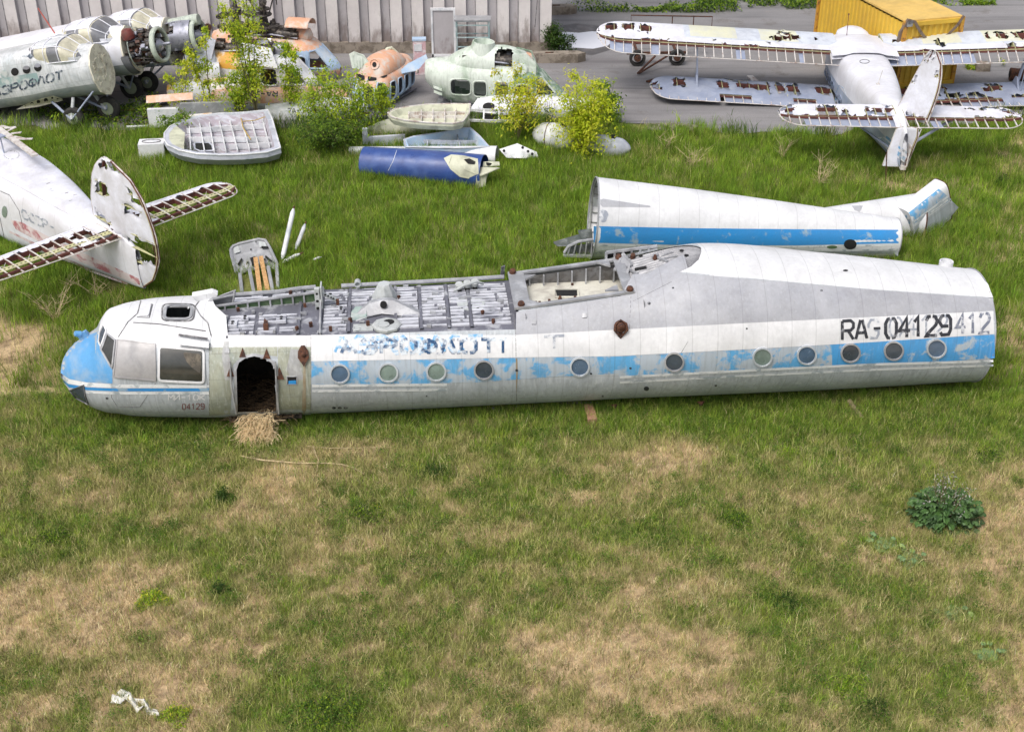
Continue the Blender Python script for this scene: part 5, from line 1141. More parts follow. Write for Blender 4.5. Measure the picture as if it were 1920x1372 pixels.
# blue and orange pod and the white and yellow pod behind the saplings
w2 = [rp(.93, 1.5, .55, 1.05), rp(1.75, 2.2, .5, 1.0), rp(2.4, 2.85, .46, 1.0), rp(3.15, 3.7, .42, .98)]
def mf1(c): return 1 if (c[2] > 1.15) else (2 if c[2] < .42 else 0)
h1, L1_, E1_ = hulk('helicopter_pod', 'light blue and orange helicopter pod against the hangar wall, engine bare, rotor head on top', 'helicopter hull', pose(-10.75, 47.3, .0, R(-12)), [m_ltblue, m_orange, m_orange], w2, cover=False, mfun=mf1, hub=True, seed=1)
b = MB(); Q = [[Vector((x, .5 * math.cos(a) - .05, 1.72 + .42 * math.sin(a))) for a in np.linspace(R(20), R(150), 12)] for x in np.linspace(2.9, 3.75, 6)]
b.sheet(Q); b.sheet([[v * 1 + Vector((0, 0, -.03)) for v in r] for r in Q]); b.build('cowl_panel', m_orange, h1)
b = MB(); b.beam((4.28, -.42, .2), (4.62, -.25, .34), .03, .3); b.prism([(4.22, -.48, .08), (4.62, -.24, .1), (4.62, -.22, .42), (4.25, -.46, .45)], (-.03, -.03, 0)); b.build('landing_light_glass', m_glassgrey, h1)
b = MB(); b.beam((3.3, -.5, .5), (3.7, -.4, .42), .08, .03); b.build('loose_strip', m_pwhite, h1)
def mf2(c): return 1 if (.2 < c[2] < .62 or c[2] > .98) and c[0] < 3.2 else 0
h2, L2_, E2_ = hulk('helicopter_pod', 'white and yellow helicopter pod half hidden behind the saplings, rotor head left on', 'helicopter hull', pose(-11.35, 45.4, .0, R(-10)), [m_pwhite, m_yellow], [rp(2.9, 3.5, .5, 1.1)], cover=False, mfun=mf2, hub=True, seed=2)
b = MB(); b.prism([(.2, -.5, 1.2), (1.2, -.8, 1.3), (1.4, -.7, 1.95), (.9, -.5, 2.1), (.3, -.4, 1.9)], (0, .06, 0)); b.build('open_cowl_flap', m_shell, h2)
b = MB(); b.prism([(2.2, -.8, 1.25), (3.6, -.85, 1.15), (3.3, -.6, 1.75), (2.3, -.6, 1.9)], (0, .05, .0)); b.build('hinged_cowl_door', m_pwhite, h2)
write_on(L2_, MB(), [], 0, 0, 1, 1, 1, 1, 0) if False else None
# salmon pod seen end-on
M_H3 = pose(-3.75, 45.5, .0, R(-118)) @ Matrix.Diagonal((.6, 1, .8, 1))
h3, L3_, E3_ = hulk('helicopter_pod', 'small salmon and blue helicopter shell pointing at the camera, windows missing, panels hanging open', 'helicopter hull', M_H3, [m_ltblue, m_orange], [rp(.9, 1.4, .45, 1.1), rp(1.6, 2.1, .42, 1.1), rp(2.3, 2.8, .4, 1.1), rp(3.0, 3.55, .2, 1.1)], cover=2, mfun=lambda c: 1 if c[2] > .92 else 0, engine=False, seed=4, cover_holes=[])
def at3(px, py, y): return M_H3.inverted() @ PY(px, py, y)
b = MB(); E3_.rim(b, ellipse(702, 122, 8, 9, 16), 2.2, .05); b.build('air_intake', m_orange, h3)
b = MB(); b.prism([at3(655, 103, 44), at3(664, 98, 44), at3(681, 104, 44), at3(690, 116, 43.8), at3(672, 130, 43.8), at3(660, 128, 43.9)], (0, .03, 0)); b.tube([at3(655, 103, 43.9), at3(664, 98, 43.9), at3(681, 104, 43.9), at3(690, 116, 43.8)], .03, 5); b.build('hanging_panel', m_mgreen, h3)
b = MB()
for k in range(4): b.beam(at3(658 + k * 7, 101 + k * 1.5, 43.85), at3(663 + k * 5, 128, 43.7), .03, .02)
b.split('panel_rib', m_mgreen, h3)
b = MB(); b.tube([at3(722, 100, 44.5), at3(726, 92, 44.6), at3(734, 90, 44.7), at3(743, 98, 44.7), at3(748, 113, 44.6)], .07, 6); b.build('arched_frame', m_cream, h3)
b = MB(); b.prism([at3(745, 138, 44), at3(762, 122, 44.3), at3(797, 104, 44.8), at3(800, 112, 44.7), at3(782, 134, 44.2), at3(752, 140, 44)], (0, .04, .05)); b.build('open_door_panel', m_ltblue, h3)
b = MB(); b.lathe(at3(782, 134, 44.2), (0, 1, 0), [(0, .1), (.04, .1)], 12); b.build('round_cap', m_orange, h3)
for (LL, pl) in ((E3_, ellipse(702, 122, 4, 5, 12)), (L3_, roundpoly([(690, 138), (706, 138), (706, 152), (690, 153)], .2)), (L3_, ellipse(718, 140, 8, 7, 14)), (L3_, roundpoly([(668, 140), (684, 139), (684, 153), (670, 152)], .2)), (L3_, roundpoly([(680, 165), (700, 163), (700, 195), (684, 196)], .2))):
    b = MB(); LL.patch(b, pl, .02, 0, 4); b.build('dark_opening', m_dark, h3)
# ---------------------------------------------------------------- loose tubes
def axisM(p0, p1):
    p0, p1 = Vector(p0), Vector(p1); x = (p1 - p0).normalized(); y = Vector((0, 0, 1)).cross(x).normalized(); z = x.cross(y); M = Matrix((x, y, z)).transposed().to_4x4(); M.translation = p0; return M, (p1 - p0).length
def tubething(name, label, cat, a, c, st, mats, mfun=None, nx=40, na=40, caps=(False, False), group=None, extra=None):
    p0 = PY(*a) if len(a) == 3 else Vector(a[1:]); p1 = PY(*c); M, Ln = axisM(p0, p1); o = empty(name, M, label, cat, group)
    L = Loft(M, [(t * Ln, 0, r, r * 1.0, r * 1.0) for t, r in st]); b = MB(); L.skin(b, nx=nx, na=na, mfun=mfun, capends=caps)
    if extra: extra(L, b)
    b.build('shell', mats, o); return o, L, M
def boomx(L, b):
    P = lambda poly, m, off=.004, g=9: L.patch(b, poly, off, m, g)
    P([(1113, 424), (1300, 428), (1500, 430), (1684, 431), (1685, 456), (1500, 460), (1300, 460), (1113, 455)], 1); P([(1112, 370), (1218, 386), (1220, 389), (1112, 388)], 2)
    for (ya, yb) in ((461, 464), (469, 472)): P([(1113, ya - 3), (1300, ya + 1), (1500, ya), (1684, ya - 3), (1684, yb - 3), (1500, yb), (1300, yb + 1), (1113, yb - 3)], 3, .006)
    P([(1113, 472), (1400, 475), (1684, 470), (1684, 480), (1400, 482), (1113, 482)], 4)
    P(ellipse(1594, 458, 12, 9.5, 18), 5, .01, 4); P(ellipse(1131, 405, 10, 12, 18), 6, .006, 4); P(ellipse(1430, 466, 14, 3, 12), 7, .008, 5); P(ellipse(1560, 463, 10, 3, 12), 7, .008, 5)
tb, LT, MT = tubething('tail_boom', 'large white tail boom with a broad blue band, open at its left end', 'tail boom', (1112, 409, 31.6), (1678, 446, 31.85), [(0, 1.06), (.3, .93), (1, .52)],
    [m_white, m_bluefull, m_greyband, m_line, m_silver, m_dark, m_ghost, m_green], nx=110, na=90, extra=boomx)
b = MB()
for t in np.linspace(.05, 5, 9): a = np.linspace(0, 2 * math.pi, 41); b.tube([tuple(p) for p in LT.pt(np.full(41, t), a, -.05)], .03, 4)
b.split('inner_frame', m_inner, tb)
b = MB()
for a in np.linspace(0, 2 * math.pi, 25)[:-1]: b.tube([tuple(LT.pt(np.array(x), np.array(a), -.03)) for x in (.02, 3)], .015, 4)
b.split('stringer', m_inner, tb)
b = MB(); a = np.linspace(0, 2 * math.pi, 65); b.tube([tuple(p) for p in LT.pt(np.full(65, 0.0), a)], .022, 5); b.build('end_ring', m_frame, tb)
b = MB(); a = np.linspace(0, 2 * math.pi, 65); b.tube([tuple(p) for p in LT.pt(np.full(65, LT.x1), a)], .015, 5); b.build('end_ring', m_frame, tb)
tp, LP, MP = tubething('tail_boom_end', 'tapering white tail end piece kinked upward with a diagonal blue band', 'tail boom', (1470, 412, 32.9), (1716, 408, 33.6), [(0, .16), (1, .66)], [m_white, m_greyband], nx=40, na=48, extra=lambda L, b: L.patch(b, [(1597, 386), (1618, 386), (1612, 398), (1602, 394)], .006, 1, 4))
p0, p1 = PY(1697, 425, 33.1), PY(1767, 374, 33.8); M2, Ln = axisM(p0, p1); L2 = Loft(M2, [(0, 0, .30, .60, .60, 4, 4), (Ln, 0, .30, .66, .66, 4, 4)]); b = MB(); L2.skin(b, nx=20, na=64, capends=(True, True))
L2.patch(b, [(1680, 418), (1760, 354), (1784, 374), (1688, 440)], .005, 1, 6)
for k in (0, 6): L2.patch(b, [(1690, 431 + k), (1776, 367 + k), (1778, 370 + k), (1691, 434 + k)], .009, 2, 5)
L2.patch(b, [(1691, 442), (1784, 376), (1797, 389), (1745, 452), (1700, 452)], .004, 3, 7)
k_ = empty('kinked_end', MP.inverted() @ M2, parent=tp); b.build('shell', [m_white, m_bluewear, m_line, m_silver], k_)
b = MB(); a = np.linspace(0, 2 * math.pi, 49); b.tube([tuple(p) for p in L2.pt(np.full(49, Ln), a)], .015, 5); b.build('end_rim', m_rust, k_)
b = MB(); a = np.linspace(0, 2 * math.pi, 49); b.tube([tuple(p) for p in LP.pt(np.full(49, LP.x1), a)], .02, 5); b.build('joint_ring', m_rust, tp)
# dark green bracket wreckage at the open boom end
dk = empty('bracket_wreckage', G(1085, 478), 'dark green crumpled frame with holes at the mouth of the big tail boom', 'wreckage'); o_ = G(1085, 478)
def dkp(px, py, y): return PY(px, py, y) - o_
b = MB(); b.prism([dkp(1038, 456, 31.6), dkp(1092, 440, 31.6), dkp(1100, 446, 31.4), dkp(1070, 462, 31.4), dkp(1045, 462, 31.4)], (0, .05, .02)); b.build('torn_sheet', m_darkgreen, dk)
b = MB(); b.tube([dkp(1058, 474, 31.3), dkp(1066, 462, 31.3), dkp(1085, 453, 31.3), dkp(1112, 449, 31.3)], .04, 6)
for k in range(5): b.beam(dkp(1064 + k * 11, 478, 31.3), dkp(1070 + k * 10, 459 - k * 2, 31.3), .05, .03)
b.beam(dkp(1056, 479, 31.3), dkp(1112, 480, 31.3), .1, .06); b.build('curved_frame', m_frame, dk)
b = MB(); b.prism([dkp(1084, 435, 31.5), dkp(1110, 432, 31.5), dkp(1112, 450, 31.4), dkp(1092, 449, 31.4)], (0, .12, 0)); b.prism([dkp(1062, 466, 31.45), dkp(1112, 458, 31.45), dkp(1112, 479, 31.4), dkp(1064, 479, 31.4)], (0, .1, 0)); b.split('dark_plate', m_darkgreen, dk)
# white long tube and the blue cowling tube in front of it
tubething('long_tube', 'long thin white tube lying behind the blue one in the grass', 'aircraft tube', (656, 284, 39.1), (932, 294, 38.3), [(0, .15), (.5, .24), (1, .33)], [m_pwhite], nx=24, na=30, caps=(True, False))
def bluex(L, b):
    L.patch(b, [(832, 297), (846, 290), (870, 292), (896, 298), (898, 326), (878, 334), (862, 332), (845, 318)], .006, 1, 5); L.patch(b, [(893, 330), (916, 318), (914, 346), (892, 352)], .006, 1, 5)
    L.rim(b, [(744, 282), (738, 300), (728, 320)], 1, .006, 2, closed=False)
bt, LBt, MBt = tubething('blue_tube', 'strong blue aircraft tube with a torn white ribbed end, lying in the grass', 'aircraft tube', (684, 306, 37.6), (908, 322, 36.6), [(0, .50), (.6, .52), (1, .50)], [m_strong, m_cream, m_line], nx=40, na=44, caps=(True, False), extra=bluex)
def btp(px, py, y): return MBt.inverted() @ PY(px, py, y)
b = MB(); LBt.rim(b, [(846, 294), (842, 306), (850, 320), (864, 331), (880, 334)], 2.4, .03, 0, closed=False); LBt.rim(b, [(856, 293), (860, 305), (872, 318), (892, 326)], 1.6, .03, 0, closed=False); b.build('opening_collar', m_cream, bt)
b = MB(); LBt.patch(b, [(870, 300), (880, 298), (892, 304), (890, 309), (878, 308)], .02, 0, 3); b.build('dark_opening', m_dark, bt)
b = MB(); b.prism([btp(906, 305, 36.6), btp(936, 305, 36.4), btp(937, 311, 36.3), btp(905, 313, 36.5)], (0, 0, .03), 0); b.prism([btp(872, 323, 36.6), btp(905, 315, 36.4), btp(937, 316, 36.2), btp(904, 330, 36.1), btp(880, 332, 36.3)], (0, 0, .03), 0)
for k in range(4): b.beam(btp(880 + 12 * k, 327 - 2 * k, 36.35), btp(896 + 12 * k, 319 - 1.5 * k, 36.45), .03, .07)
b.lathe(btp(918, 308, 36.5), (0, 0, 1), [(0, .1), (.05, .1)], 12, 1); b.build('ribbed_plate', [m_cream, m_dark], bt)
b = MB(); b.prism([btp(895, 331, 36.2), btp(913, 322, 36.2), btp(910, 350, 36.15), btp(893, 353, 36.15)], (0, .03, 0)); b.build('hanging_flange', m_cream, bt)
# booms lying behind the saplings
def topbot(zt): return lambda c: 0 if c[2] > zt else 1
def txt1(L, b): write_on(L, b, ['R', 'A', '-', '2', '0', '1', '5', '3'], 520, 172, 432, 172, 8.5, 2.2, 2, gap=.35, off=.012, up=(0, -1.0))
tubething('tail_boom', 'orange topped tail boom with inverted black registration, behind the saplings', 'tail boom', (400, 190, 43.3), (652, 182, 43.6), [(0, .38), (.7, .40), (1, .30)], [m_orange, m_pwhite, m_black], mfun=topbot(-.02), extra=txt1, caps=(True, True))
tubething('tail_boom', 'white tail boom with yellow belly under the orange one', 'tail boom', (500, 217, 42.4), (690, 200, 42.8), [(0, .34), (.6, .44), (1, .22)], [m_pwhite, m_yellow, m_black], mfun=topbot(-.12), caps=(True, True), extra=lambda L, b: write_on(L, b, ['7', 'A', '-'], 540, 212, 562, 211, 8, 1.6, 2, off=.01))
tubething('tail_boom', 'yellow and white patched tail cone at the left of the helicopter parts', 'tail boom', (316, 170, 44.0), (470, 172, 43.9), [(0, .22), (.4, .42), (1, .5)], [m_yellow, m_pwhite], mfun=lambda c: 1 if math.sin(c[0] * 2.6 + c[1] * 3) > .1 else 0, caps=(True, True))
tubething('aircraft_tube', 'short yellow painted tube next to the ribbed grey shell', 'aircraft tube', (312, 232, 41.6), (400, 222, 41.8), [(0, .26), (1, .26)], [m_yellow], caps=(True, True))
tubething('aircraft_tube', 'thick white tube lying under the green helicopter pod', 'aircraft tube', (900, 200, 42.9), (1158, 206, 42.7), [(0, .3), (.2, .42), (1, .34)], [m_pwhite], caps=(True, True))
tubething('aircraft_tube', 'rounded cream hull piece under the cream ribbed shell', 'aircraft tube', (688, 252, 40.8), (880, 232, 41.2), [(0, .22), (.25, .42), (1, .34)], [m_cream], caps=(True, True))
def boxthing(name, label, cat, px, py, dims, yaw, mat, parts=(), z=0):
    c = G(px, py); o = empty(name, pose(c.x, c.y, z, yaw), label, cat); return o
tubething('hull_section', 'pale grey hull section standing behind the yellow tail cone', 'aircraft part', (346, 112, 44.6), (402, 108, 44.9), [(0, .42), (1, .46)], [m_shell], caps=(True, True))
tubething('hull_section', 'white rounded hull section under the pale grey one', 'aircraft part', (362, 140, 44.1), (412, 138, 44.3), [(0, .34), (1, .38)], [m_pwhite], caps=(True, True))
fo_ = G(292, 198); b = MB(); r9 = random.Random(9); b.sheet([[Vector((-.45 + .1 * i, -.2 + .08 * j, .12 + .12 * math.sin(i * .9) * math.cos(j * .8) + r9.uniform(-.04, .05))) for j in range(6)] for i in range(10)]); o = b.build('foil_sheet', m_cowl, None, M=fo_, smooth=20); tag(o, 'crumpled silver sheet at the tip of the yellow tail cone', 'sheet metal')
gb = empty('gearbox', pose(*G(398, 135), 0), 'rusty gearbox lever standing beside the pale hull section', 'gearbox'); b = MB(); b.tube([(0, .2, .0), (-.05, .2, 1.1), (.05, .2, 1.6)], .06, 6); b.lathe((.0, .15, 1.6), (0, -1, 0), [(0, .14), (.1, .14)], 12); b.build('lever', m_rust, gb); b = MB(); b.lathe((0, .2, .6), (1, 0, 0), [(-.2, .12), (.2, .16), (.3, .08)], 10); b.build('housing', m_engine, gb)
for (px, py, y, lab, sd_) in ((448, 62, 45.6, 'dark dismantled rotor head left of the tallest sapling', 5), (515, 62, 46.6, 'dark rotor head lying on the bare engine deck', 6)):
    c = PY(px, py, y); o = empty('rotor_head', Matrix.Translation(c), lab, 'rotor head', 'rotor heads among the pods'); r9 = random.Random(sd_); b = MB(); b.lathe((0, 0, -.5), (0, 0, 1), [(0, .2), (.4, .12), (.55, .22), (.75, .2), (.8, .07), (1.0, .05)], 12)
    for k in range(3): a = 2.1 * k + sd_; d = Vector((math.cos(a), math.sin(a), .05)); b.beam(d * .1 + Vector((0, 0, .15)), d * .75 + Vector((0, 0, .15)), .14, .12); b.lathe(d * .4 + Vector((0, 0, .15)), d, [(0, .13), (.15, .14), (.3, .07)], 8)
    for k in range(8): b.tube([Vector((r9.uniform(-.3, .3), r9.uniform(-.3, .3), -.4)), Vector((r9.uniform(-.4, .4), r9.uniform(-.4, .4), .15))], .025, 5)
    b.build('hub', m_engine, o); b = MB()
    for k in range(14): b.box((r9.uniform(-.5, .5), r9.uniform(-.3, .3), r9.uniform(-.7, -.35)), (r9.uniform(.1, .4), .12, .12), Matrix.Rotation(r9.uniform(0, 3), 3, 'Y'))
    b.build('mount_base', m_engbrown, o)
sl = empty('wing_slab', pose(*G(330, 240), R(6)), 'flat white and grey wing slab lying on the asphalt edge', 'wing part')
b = MB(); b.box((-.35, .1, .33), (1.0, .16, .62)); b.build('white_panel', m_pwhite, sl); b = MB(); b.box((1.05, .3, .52), (1.75, .14, .42)); b.build('grey_flap', m_frame, sl); b = MB(); b.tube([(-1.6, .1, .06), (-.9, .1, .06)], .04, 6); b.build('hinge_rod', m_pwhite, sl)
b = MB(); b.prism([(-.9, .35, .75), (.6, .35, .82), (.6, .5, .95), (-.9, .5, .88)], (0, .05, .05)); b.build('orange_strip', m_orange, sl)
# ribbed half shells
def tray(name, label, cat, out_px, z, depth, inset, crossp, longp, mats, hole=None, extra=None, zf=None, tilt=None):
    zz = lambda px, py: z if tilt is None else z + tilt[0] * (px - tilt[1])
    P = [G(px, py, zz(px, py)) for px, py in out_px]; c = sum(P, Vector()) / len(P); o = empty(name, Matrix.Translation((c.x, c.y, 0)), label, cat); c0 = Vector((c.x, c.y, 0)); P = [p - c0 for p in P]; cc = Vector((0, 0, 0)); n = len(P)
    inn = [Vector((p.x * (1 - inset), p.y * (1 - inset), p.z)) for p in P]; b = MB()
    outb = [Vector((p.x * .95, p.y * .88 - .0, max(.02, p.z - depth - .06))) for p in P]; mid = [Vector((p.x * 1.01, p.y * 1.01, p.z - depth * .45)) for p in P]
    b.add(P + inn, [(i, (i + 1) % n, n + (i + 1) % n, n + i) for i in range(n)], 0); b.add(P + mid, [(i, (i + 1) % n, n + (i + 1) % n, n + i) for i in range(n)], 0); b.add(mid + outb, [(i, (i + 1) % n, n + (i + 1) % n, n + i) for i in range(n)], 0)
    b.add(outb, [tuple(range(n))], 0); b.build('outer_skin', mats[0], o)
    b = MB(); fl = [Vector((p.x * .93, p.y * .85, max(.05, p.z - depth))) for p in inn]; b.add(inn + fl, [(i, (i + 1) % n, n + (i + 1) % n, n + i) for i in range(n)]); b.add(fl, [tuple(range(n))]); b.build('inner_skin', mats[1], o)
    def loc(px, py, dz=0): q = G(px, py, zz(px, py) - depth * .55 + dz); return q - c0
    for k, (a, e) in enumerate(crossp): b = MB(); b.beam(loc(*a, -.05), loc(*e, -.05), .035, depth * .5); b.build('cross_rib', mats[2], o, smooth=0)
    for (a, e) in longp: b = MB(); b.beam(loc(*a, -.04), loc(*e, -.04), .035, depth * .5); b.build('stringer', mats[2], o, smooth=0)
    b = MB(); b.tube(P + [P[0]], .025, 5); b.build('edge_bead', mats[2], o)
    if hole: b = MB(); b.prism([loc(*q, -depth * .25) for q in hole], (0, 0, .02)); h_ = b.build('hatch_hole', m_dark, o); b = MB(); L_ = [loc(*q, -depth * .2) for q in hole]; b.tube(L_ + [L_[0]], .03, 5); b.build('frame', mats[0], h_)
    if extra: extra(o, loc)
    return o
def shx(o, loc):
    b = MB()
    for i, cx in enumerate((318, 326, 332, 338)):
        for j in range(5):
            if (i == 0 and j in (0, 4)): continue
            b.lathe(loc(cx + i * .5, 252 + j * 6.5, .155), (0, 0, 1), [(0, .035), (.01, .035)], 8)
    b.split('drilled_hole', m_dark, o)
    b = MB(); b.tube([loc(452, 222, .1), loc(456, 240, .1), (loc(470, 262, .08))], .018, 5); b.tube([loc(455, 228, .12), loc(478, 226, .12), loc(498, 219, .15)], .015, 5); b.build('yellow_cable', paint('yellow_cable', lin(190, 160, 80), rough=.6), o)
    b = MB(); b.prism([loc(312, 246, .17), loc(330, 236, .17), loc(347, 250, .17), (loc(346, 262, .17)), loc(345, 280, .17), loc(326, 276, .17), loc(314, 264, .17)], (0, 0, .012)); b.build('end_web', m_cream, o)
tray('ribbed_shell', 'big grey boat-shaped half shell with white ribs lying open in the grass', 'aircraft shell', [(308, 262), (308, 250), (318, 238), (340, 226), (372, 217), (410, 213), (460, 211), (502, 206), (510, 222), (518, 250), (526, 278), (500, 286), (455, 290), (410, 291), (370, 289), (335, 282), (314, 272)], .62, .34, .09,
     [((355, 232), (358, 285)), ((373, 227), (384, 287)), ((391, 223), (402, 287)), ((409, 220), (424, 287)), ((428, 217), (446, 286)), ((449, 216), (468, 284)), ((467, 214), (486, 282)), ((488, 212), (506, 280))], [((350, 246), (505, 236)), ((352, 262), (512, 262)), ((430, 276), (524, 271))], [m_shell, m_mauve, m_pwhite],
     hole=[(364, 270), (368, 268), (392, 268), (398, 273), (400, 283), (376, 284), (366, 280)], extra=shx)
bx = empty('equipment_box', pose(*G(288, 294), R(7)), 'white box with an oval lid beside the grey ribbed shell', 'box'); b = MB(); b.box((0, 0, .25), (.78, .5, .5)); b.build('casing', m_pwhite, bx); b = MB(); L_ = [Vector((.28 * math.cos(t), .14 * math.sin(t), .51)) for t in np.linspace(0, 6.283, 24)]; b.tube(L_, .014, 5); b.build('oval_lid', m_seal, bx)
tray('ribbed_shell', 'cream half shell with brown stained ribs on top of a rounded hull piece', 'aircraft shell', [(727, 212), (740, 205), (768, 200), (800, 196), (850, 195), (882, 195), (880, 212), (868, 228), (850, 232), (800, 230), (760, 226), (735, 220)], 1.05, .2, .07,
     [((768, 204), (766, 222)), ((790, 200), (790, 226)), ((812, 199), (812, 227)), ((834, 198), (834, 228)), ((856, 197), (853, 229))], [((768, 207), (878, 204)), ((765, 213), (876, 212)), ((765, 219), (870, 220))], [m_cream, m_cream, m_ribw])
tray('engine_fairing', 'grey blue wedge-shaped fairing standing open behind the white tube', 'aircraft shell', [(757, 262), (775, 256), (830, 248), (866, 240), (882, 240), (900, 256), (918, 276), (860, 278), (800, 277), (762, 276)], .5, .3, .06, [((800, 256), (802, 272)), ((855, 248), (862, 275))], [((775, 266), (905, 268))], [m_ltblue, m_ltblue, m_shell])
wl = empty('white_frame_part', pose(*G(760, 273), R(3)), 'low white perforated rail with upright lug beside the fairing', 'aircraft part'); b = MB(); b.beam((-1.2, 0, .16), (-.0, .1, .18), .12, .3); b.build('rail', m_shell, wl)
b = MB(); b.box((-1.25, -.02, .35), (.16, .14, .5)); b.lathe((-1.25, -.1, .45), (0, -1, 0), [(0, .05), (.02, .05)], 10); b.build('upright_lug', m_shell, wl)
# perforated white bracket
pb = empty('perforated_bracket', pose(*G(975, 296), 0), 'small white bracket with round holes in the grass right of the blue tube', 'aircraft part'); o_ = G(975, 296)
def pl(px, py, y): return PY(px, py, y) - o_
b = MB(); b.prism([pl(936, 280, 38.4), pl(970, 269, 38.6), pl(985, 279, 38.5), pl(1000, 292, 38.3), pl(985, 297, 38.2), pl(950, 296, 38.2)], (0, .03, -.02)); b.prism([pl(970, 269, 38.6), pl(1006, 285, 38.5), pl(1009, 293, 38.4), pl(985, 297, 38.2)], (0, .02, -.05)); b.build('plate', m_pwhite, pb)
b = MB()
for q in ((980, 277), (990, 284), (998, 289), (945, 283)): b.lathe(pl(*q, 38.25), (0, -1, .5), [(0, .045), (.01, .045)], 10)
b.split('bolt_hole', m_dark, pb)
# white pods by the bright bush
for (lab, px, py, r, L_, yaw, z) in (('round white pod shell left of the bright bush', 1040, 272, .42, 1.5, R(-22), .3), ('oval white drop tank with a small dark square, right of the bright bush', 1130, 288, .34, 1.7, R(-18), .26)):
    c = G(px, py); M = pose(c.x, c.y, z, yaw); o = empty('fuel_pod', M, lab, 'fuel pod'); L = Loft(M, [(-L_ / 2, 0, .05, .05, .05), (-L_ / 2 + .1, 0, r * .5, r * .5, r * .5), (-L_ / 4, 0, r * .9, r * .9, r * .9), (.1, 0, r, r, r), (L_ / 3, 0, r * .85, r * .85, r * .85), (L_ / 2, 0, r * .3, r * .3, r * .3), (L_ / 2 + .04, 0, .02, .02, .02)])
    b = MB(); L.skin(b, nx=30, na=32); b.build('pod_skin', m_pwhite if px < 1100 else m_shell, o); b = MB(); b.box((.3, 0, r * .97), (.2, .2, .06)); b.build('filler_hatch', m_dark, o)
    b = MB(); a = np.linspace(0, 6.283, 30); b.tube([tuple(p) for p in L.pt(np.full(30, -.2), a, .005)], .015, 5); b.build('seam_band', m_rust if px < 1100 else m_frame, o)
hp = empty('wing_panel', pose(*G(945, 222), R(-4)), 'flat white wing panel with two dark oval openings under the green pod', 'wing part')
b = MB(); b.prism([(-1.1, -.2, .3), (-.9, .25, .5), (.9, .3, .5), (1.1, -.25, .3), (0, -.4, .25)], (0, .05, .07)); b.build('panel', m_pwhite, hp)
for (x, y, z) in ((-.5, -.08, .42),): b = MB(); b.lathe((x, y, z - .0), (0, -.3, 1), [(0, .2), (.02, .2)], 16); b.build('oval_opening', m_dark, hp)
lf = empty('ladder_frame', pose(*G(925, 232), R(-4)), 'white ladder-like frame lying beside the cream shell', 'aircraft part'); b = MB(); b.beam((-.9, 0, .45), (.9, .05, .45), .06, .08); b.beam((-.9, -.3, .2), (.9, -.3, .2), .06, .08)
for k in range(4): b.beam((-.8 + .5 * k, 0, .45), (-.8 + .5 * k, -.3, .2), .05, .05)
b.build('rail_frame', m_pwhite, lf)
# grey console frame with planks
cf_ = G(480, 535); cs = empty('console_frame', pose(cf_.x, cf_.y, 0, R(4)), 'grey moulded cockpit console frame standing on its side legs in the tall grass', 'console frame')
CI = cs.matrix_basis.inverted()
def cl(px, py, y): return CI @ PY(px, py, y)
yf, yb = 30.6, 31.6
out = [(433, 468), (437, 462), (450, 457), (485, 449), (497, 451), (504, 462), (521, 498), (519, 503), (466, 505), (448, 515), (443, 510), (434, 478)]
b = MB(); T = [cl(x, y, yb - (y - 449) / 60 * .95) for x, y in out]; b.prism(T, (0, .06, -.06)); b.tube(T + [T[0]], .05, 6); b.build('moulded_shell', m_frame, cs)
b = MB()
for (a, c, m_) in (((450, 514, 30.3), (454, 548, 29.6), 0), ((468, 506, 30.4), (477, 552, 29.5), 0), ((503, 500, 30.4), (512, 548, 29.6), 0), ((519, 500, 30.5), (522, 544, 29.8), 0)): b.tube([cl(*a), cl(*c)], .05, 6)
b.split('leg', m_frame, cs)
for pl_ in ([(438, 466), (446, 461), (451, 472), (440, 476)], [(485, 453), (497, 455), (500, 462), (487, 464)]):
    b = MB(); b.prism([cl(x, y, yb - (y - 449) / 60 * .95 - .05) for x, y in pl_], (0, .0, .01)); b.build('recess', m_greyfit, cs)
b = MB()
for pl_ in ([(445, 496), (453, 484), (455, 487), (448, 498)], [(498, 479), (511, 490), (508, 491), (497, 483)], [(469, 467), (472, 467), (472, 469), (469, 469)], [(463, 491), (466, 491), (466, 494), (463, 494)], [(495, 485), (498, 485), (498, 488), (495, 488)], [(469, 484), (479, 481), (480, 497), (473, 498)], [(479, 453), (481, 453), (481, 455), (479, 455)], [(490, 462), (503, 463), (504, 466), (491, 466)]):
    b.prism([cl(x, y, yb - (y - 449) / 60 * .95 - .06) for x, y in pl_], (0, 0, .012))
b.split('dark_slot', m_dark, cs)
for (a, c, w_, lab) in (((479, 483, 30.8), (488, 552, 29.55), .11, 'left one of two pale boards leaning on the grey console frame'), ((489, 481, 30.85), (503, 550, 29.6), .11, 'right one of the two boards leaning side by side on the grey frame'), ((518, 500, 30.9), (523, 547, 29.9), .09, 'narrow pale board standing at the right of the grey console frame')):
    p0, p1 = PY(*a), PY(*c); M, Ln = axisM(p0, p1); b = MB(); b.box((Ln / 2, 0, 0), (Ln, w_, .04)); o = b.build('wooden_board', m_wood, None, M=M, smooth=0); tag(o, lab, 'board', 'boards leaning on the console frame')
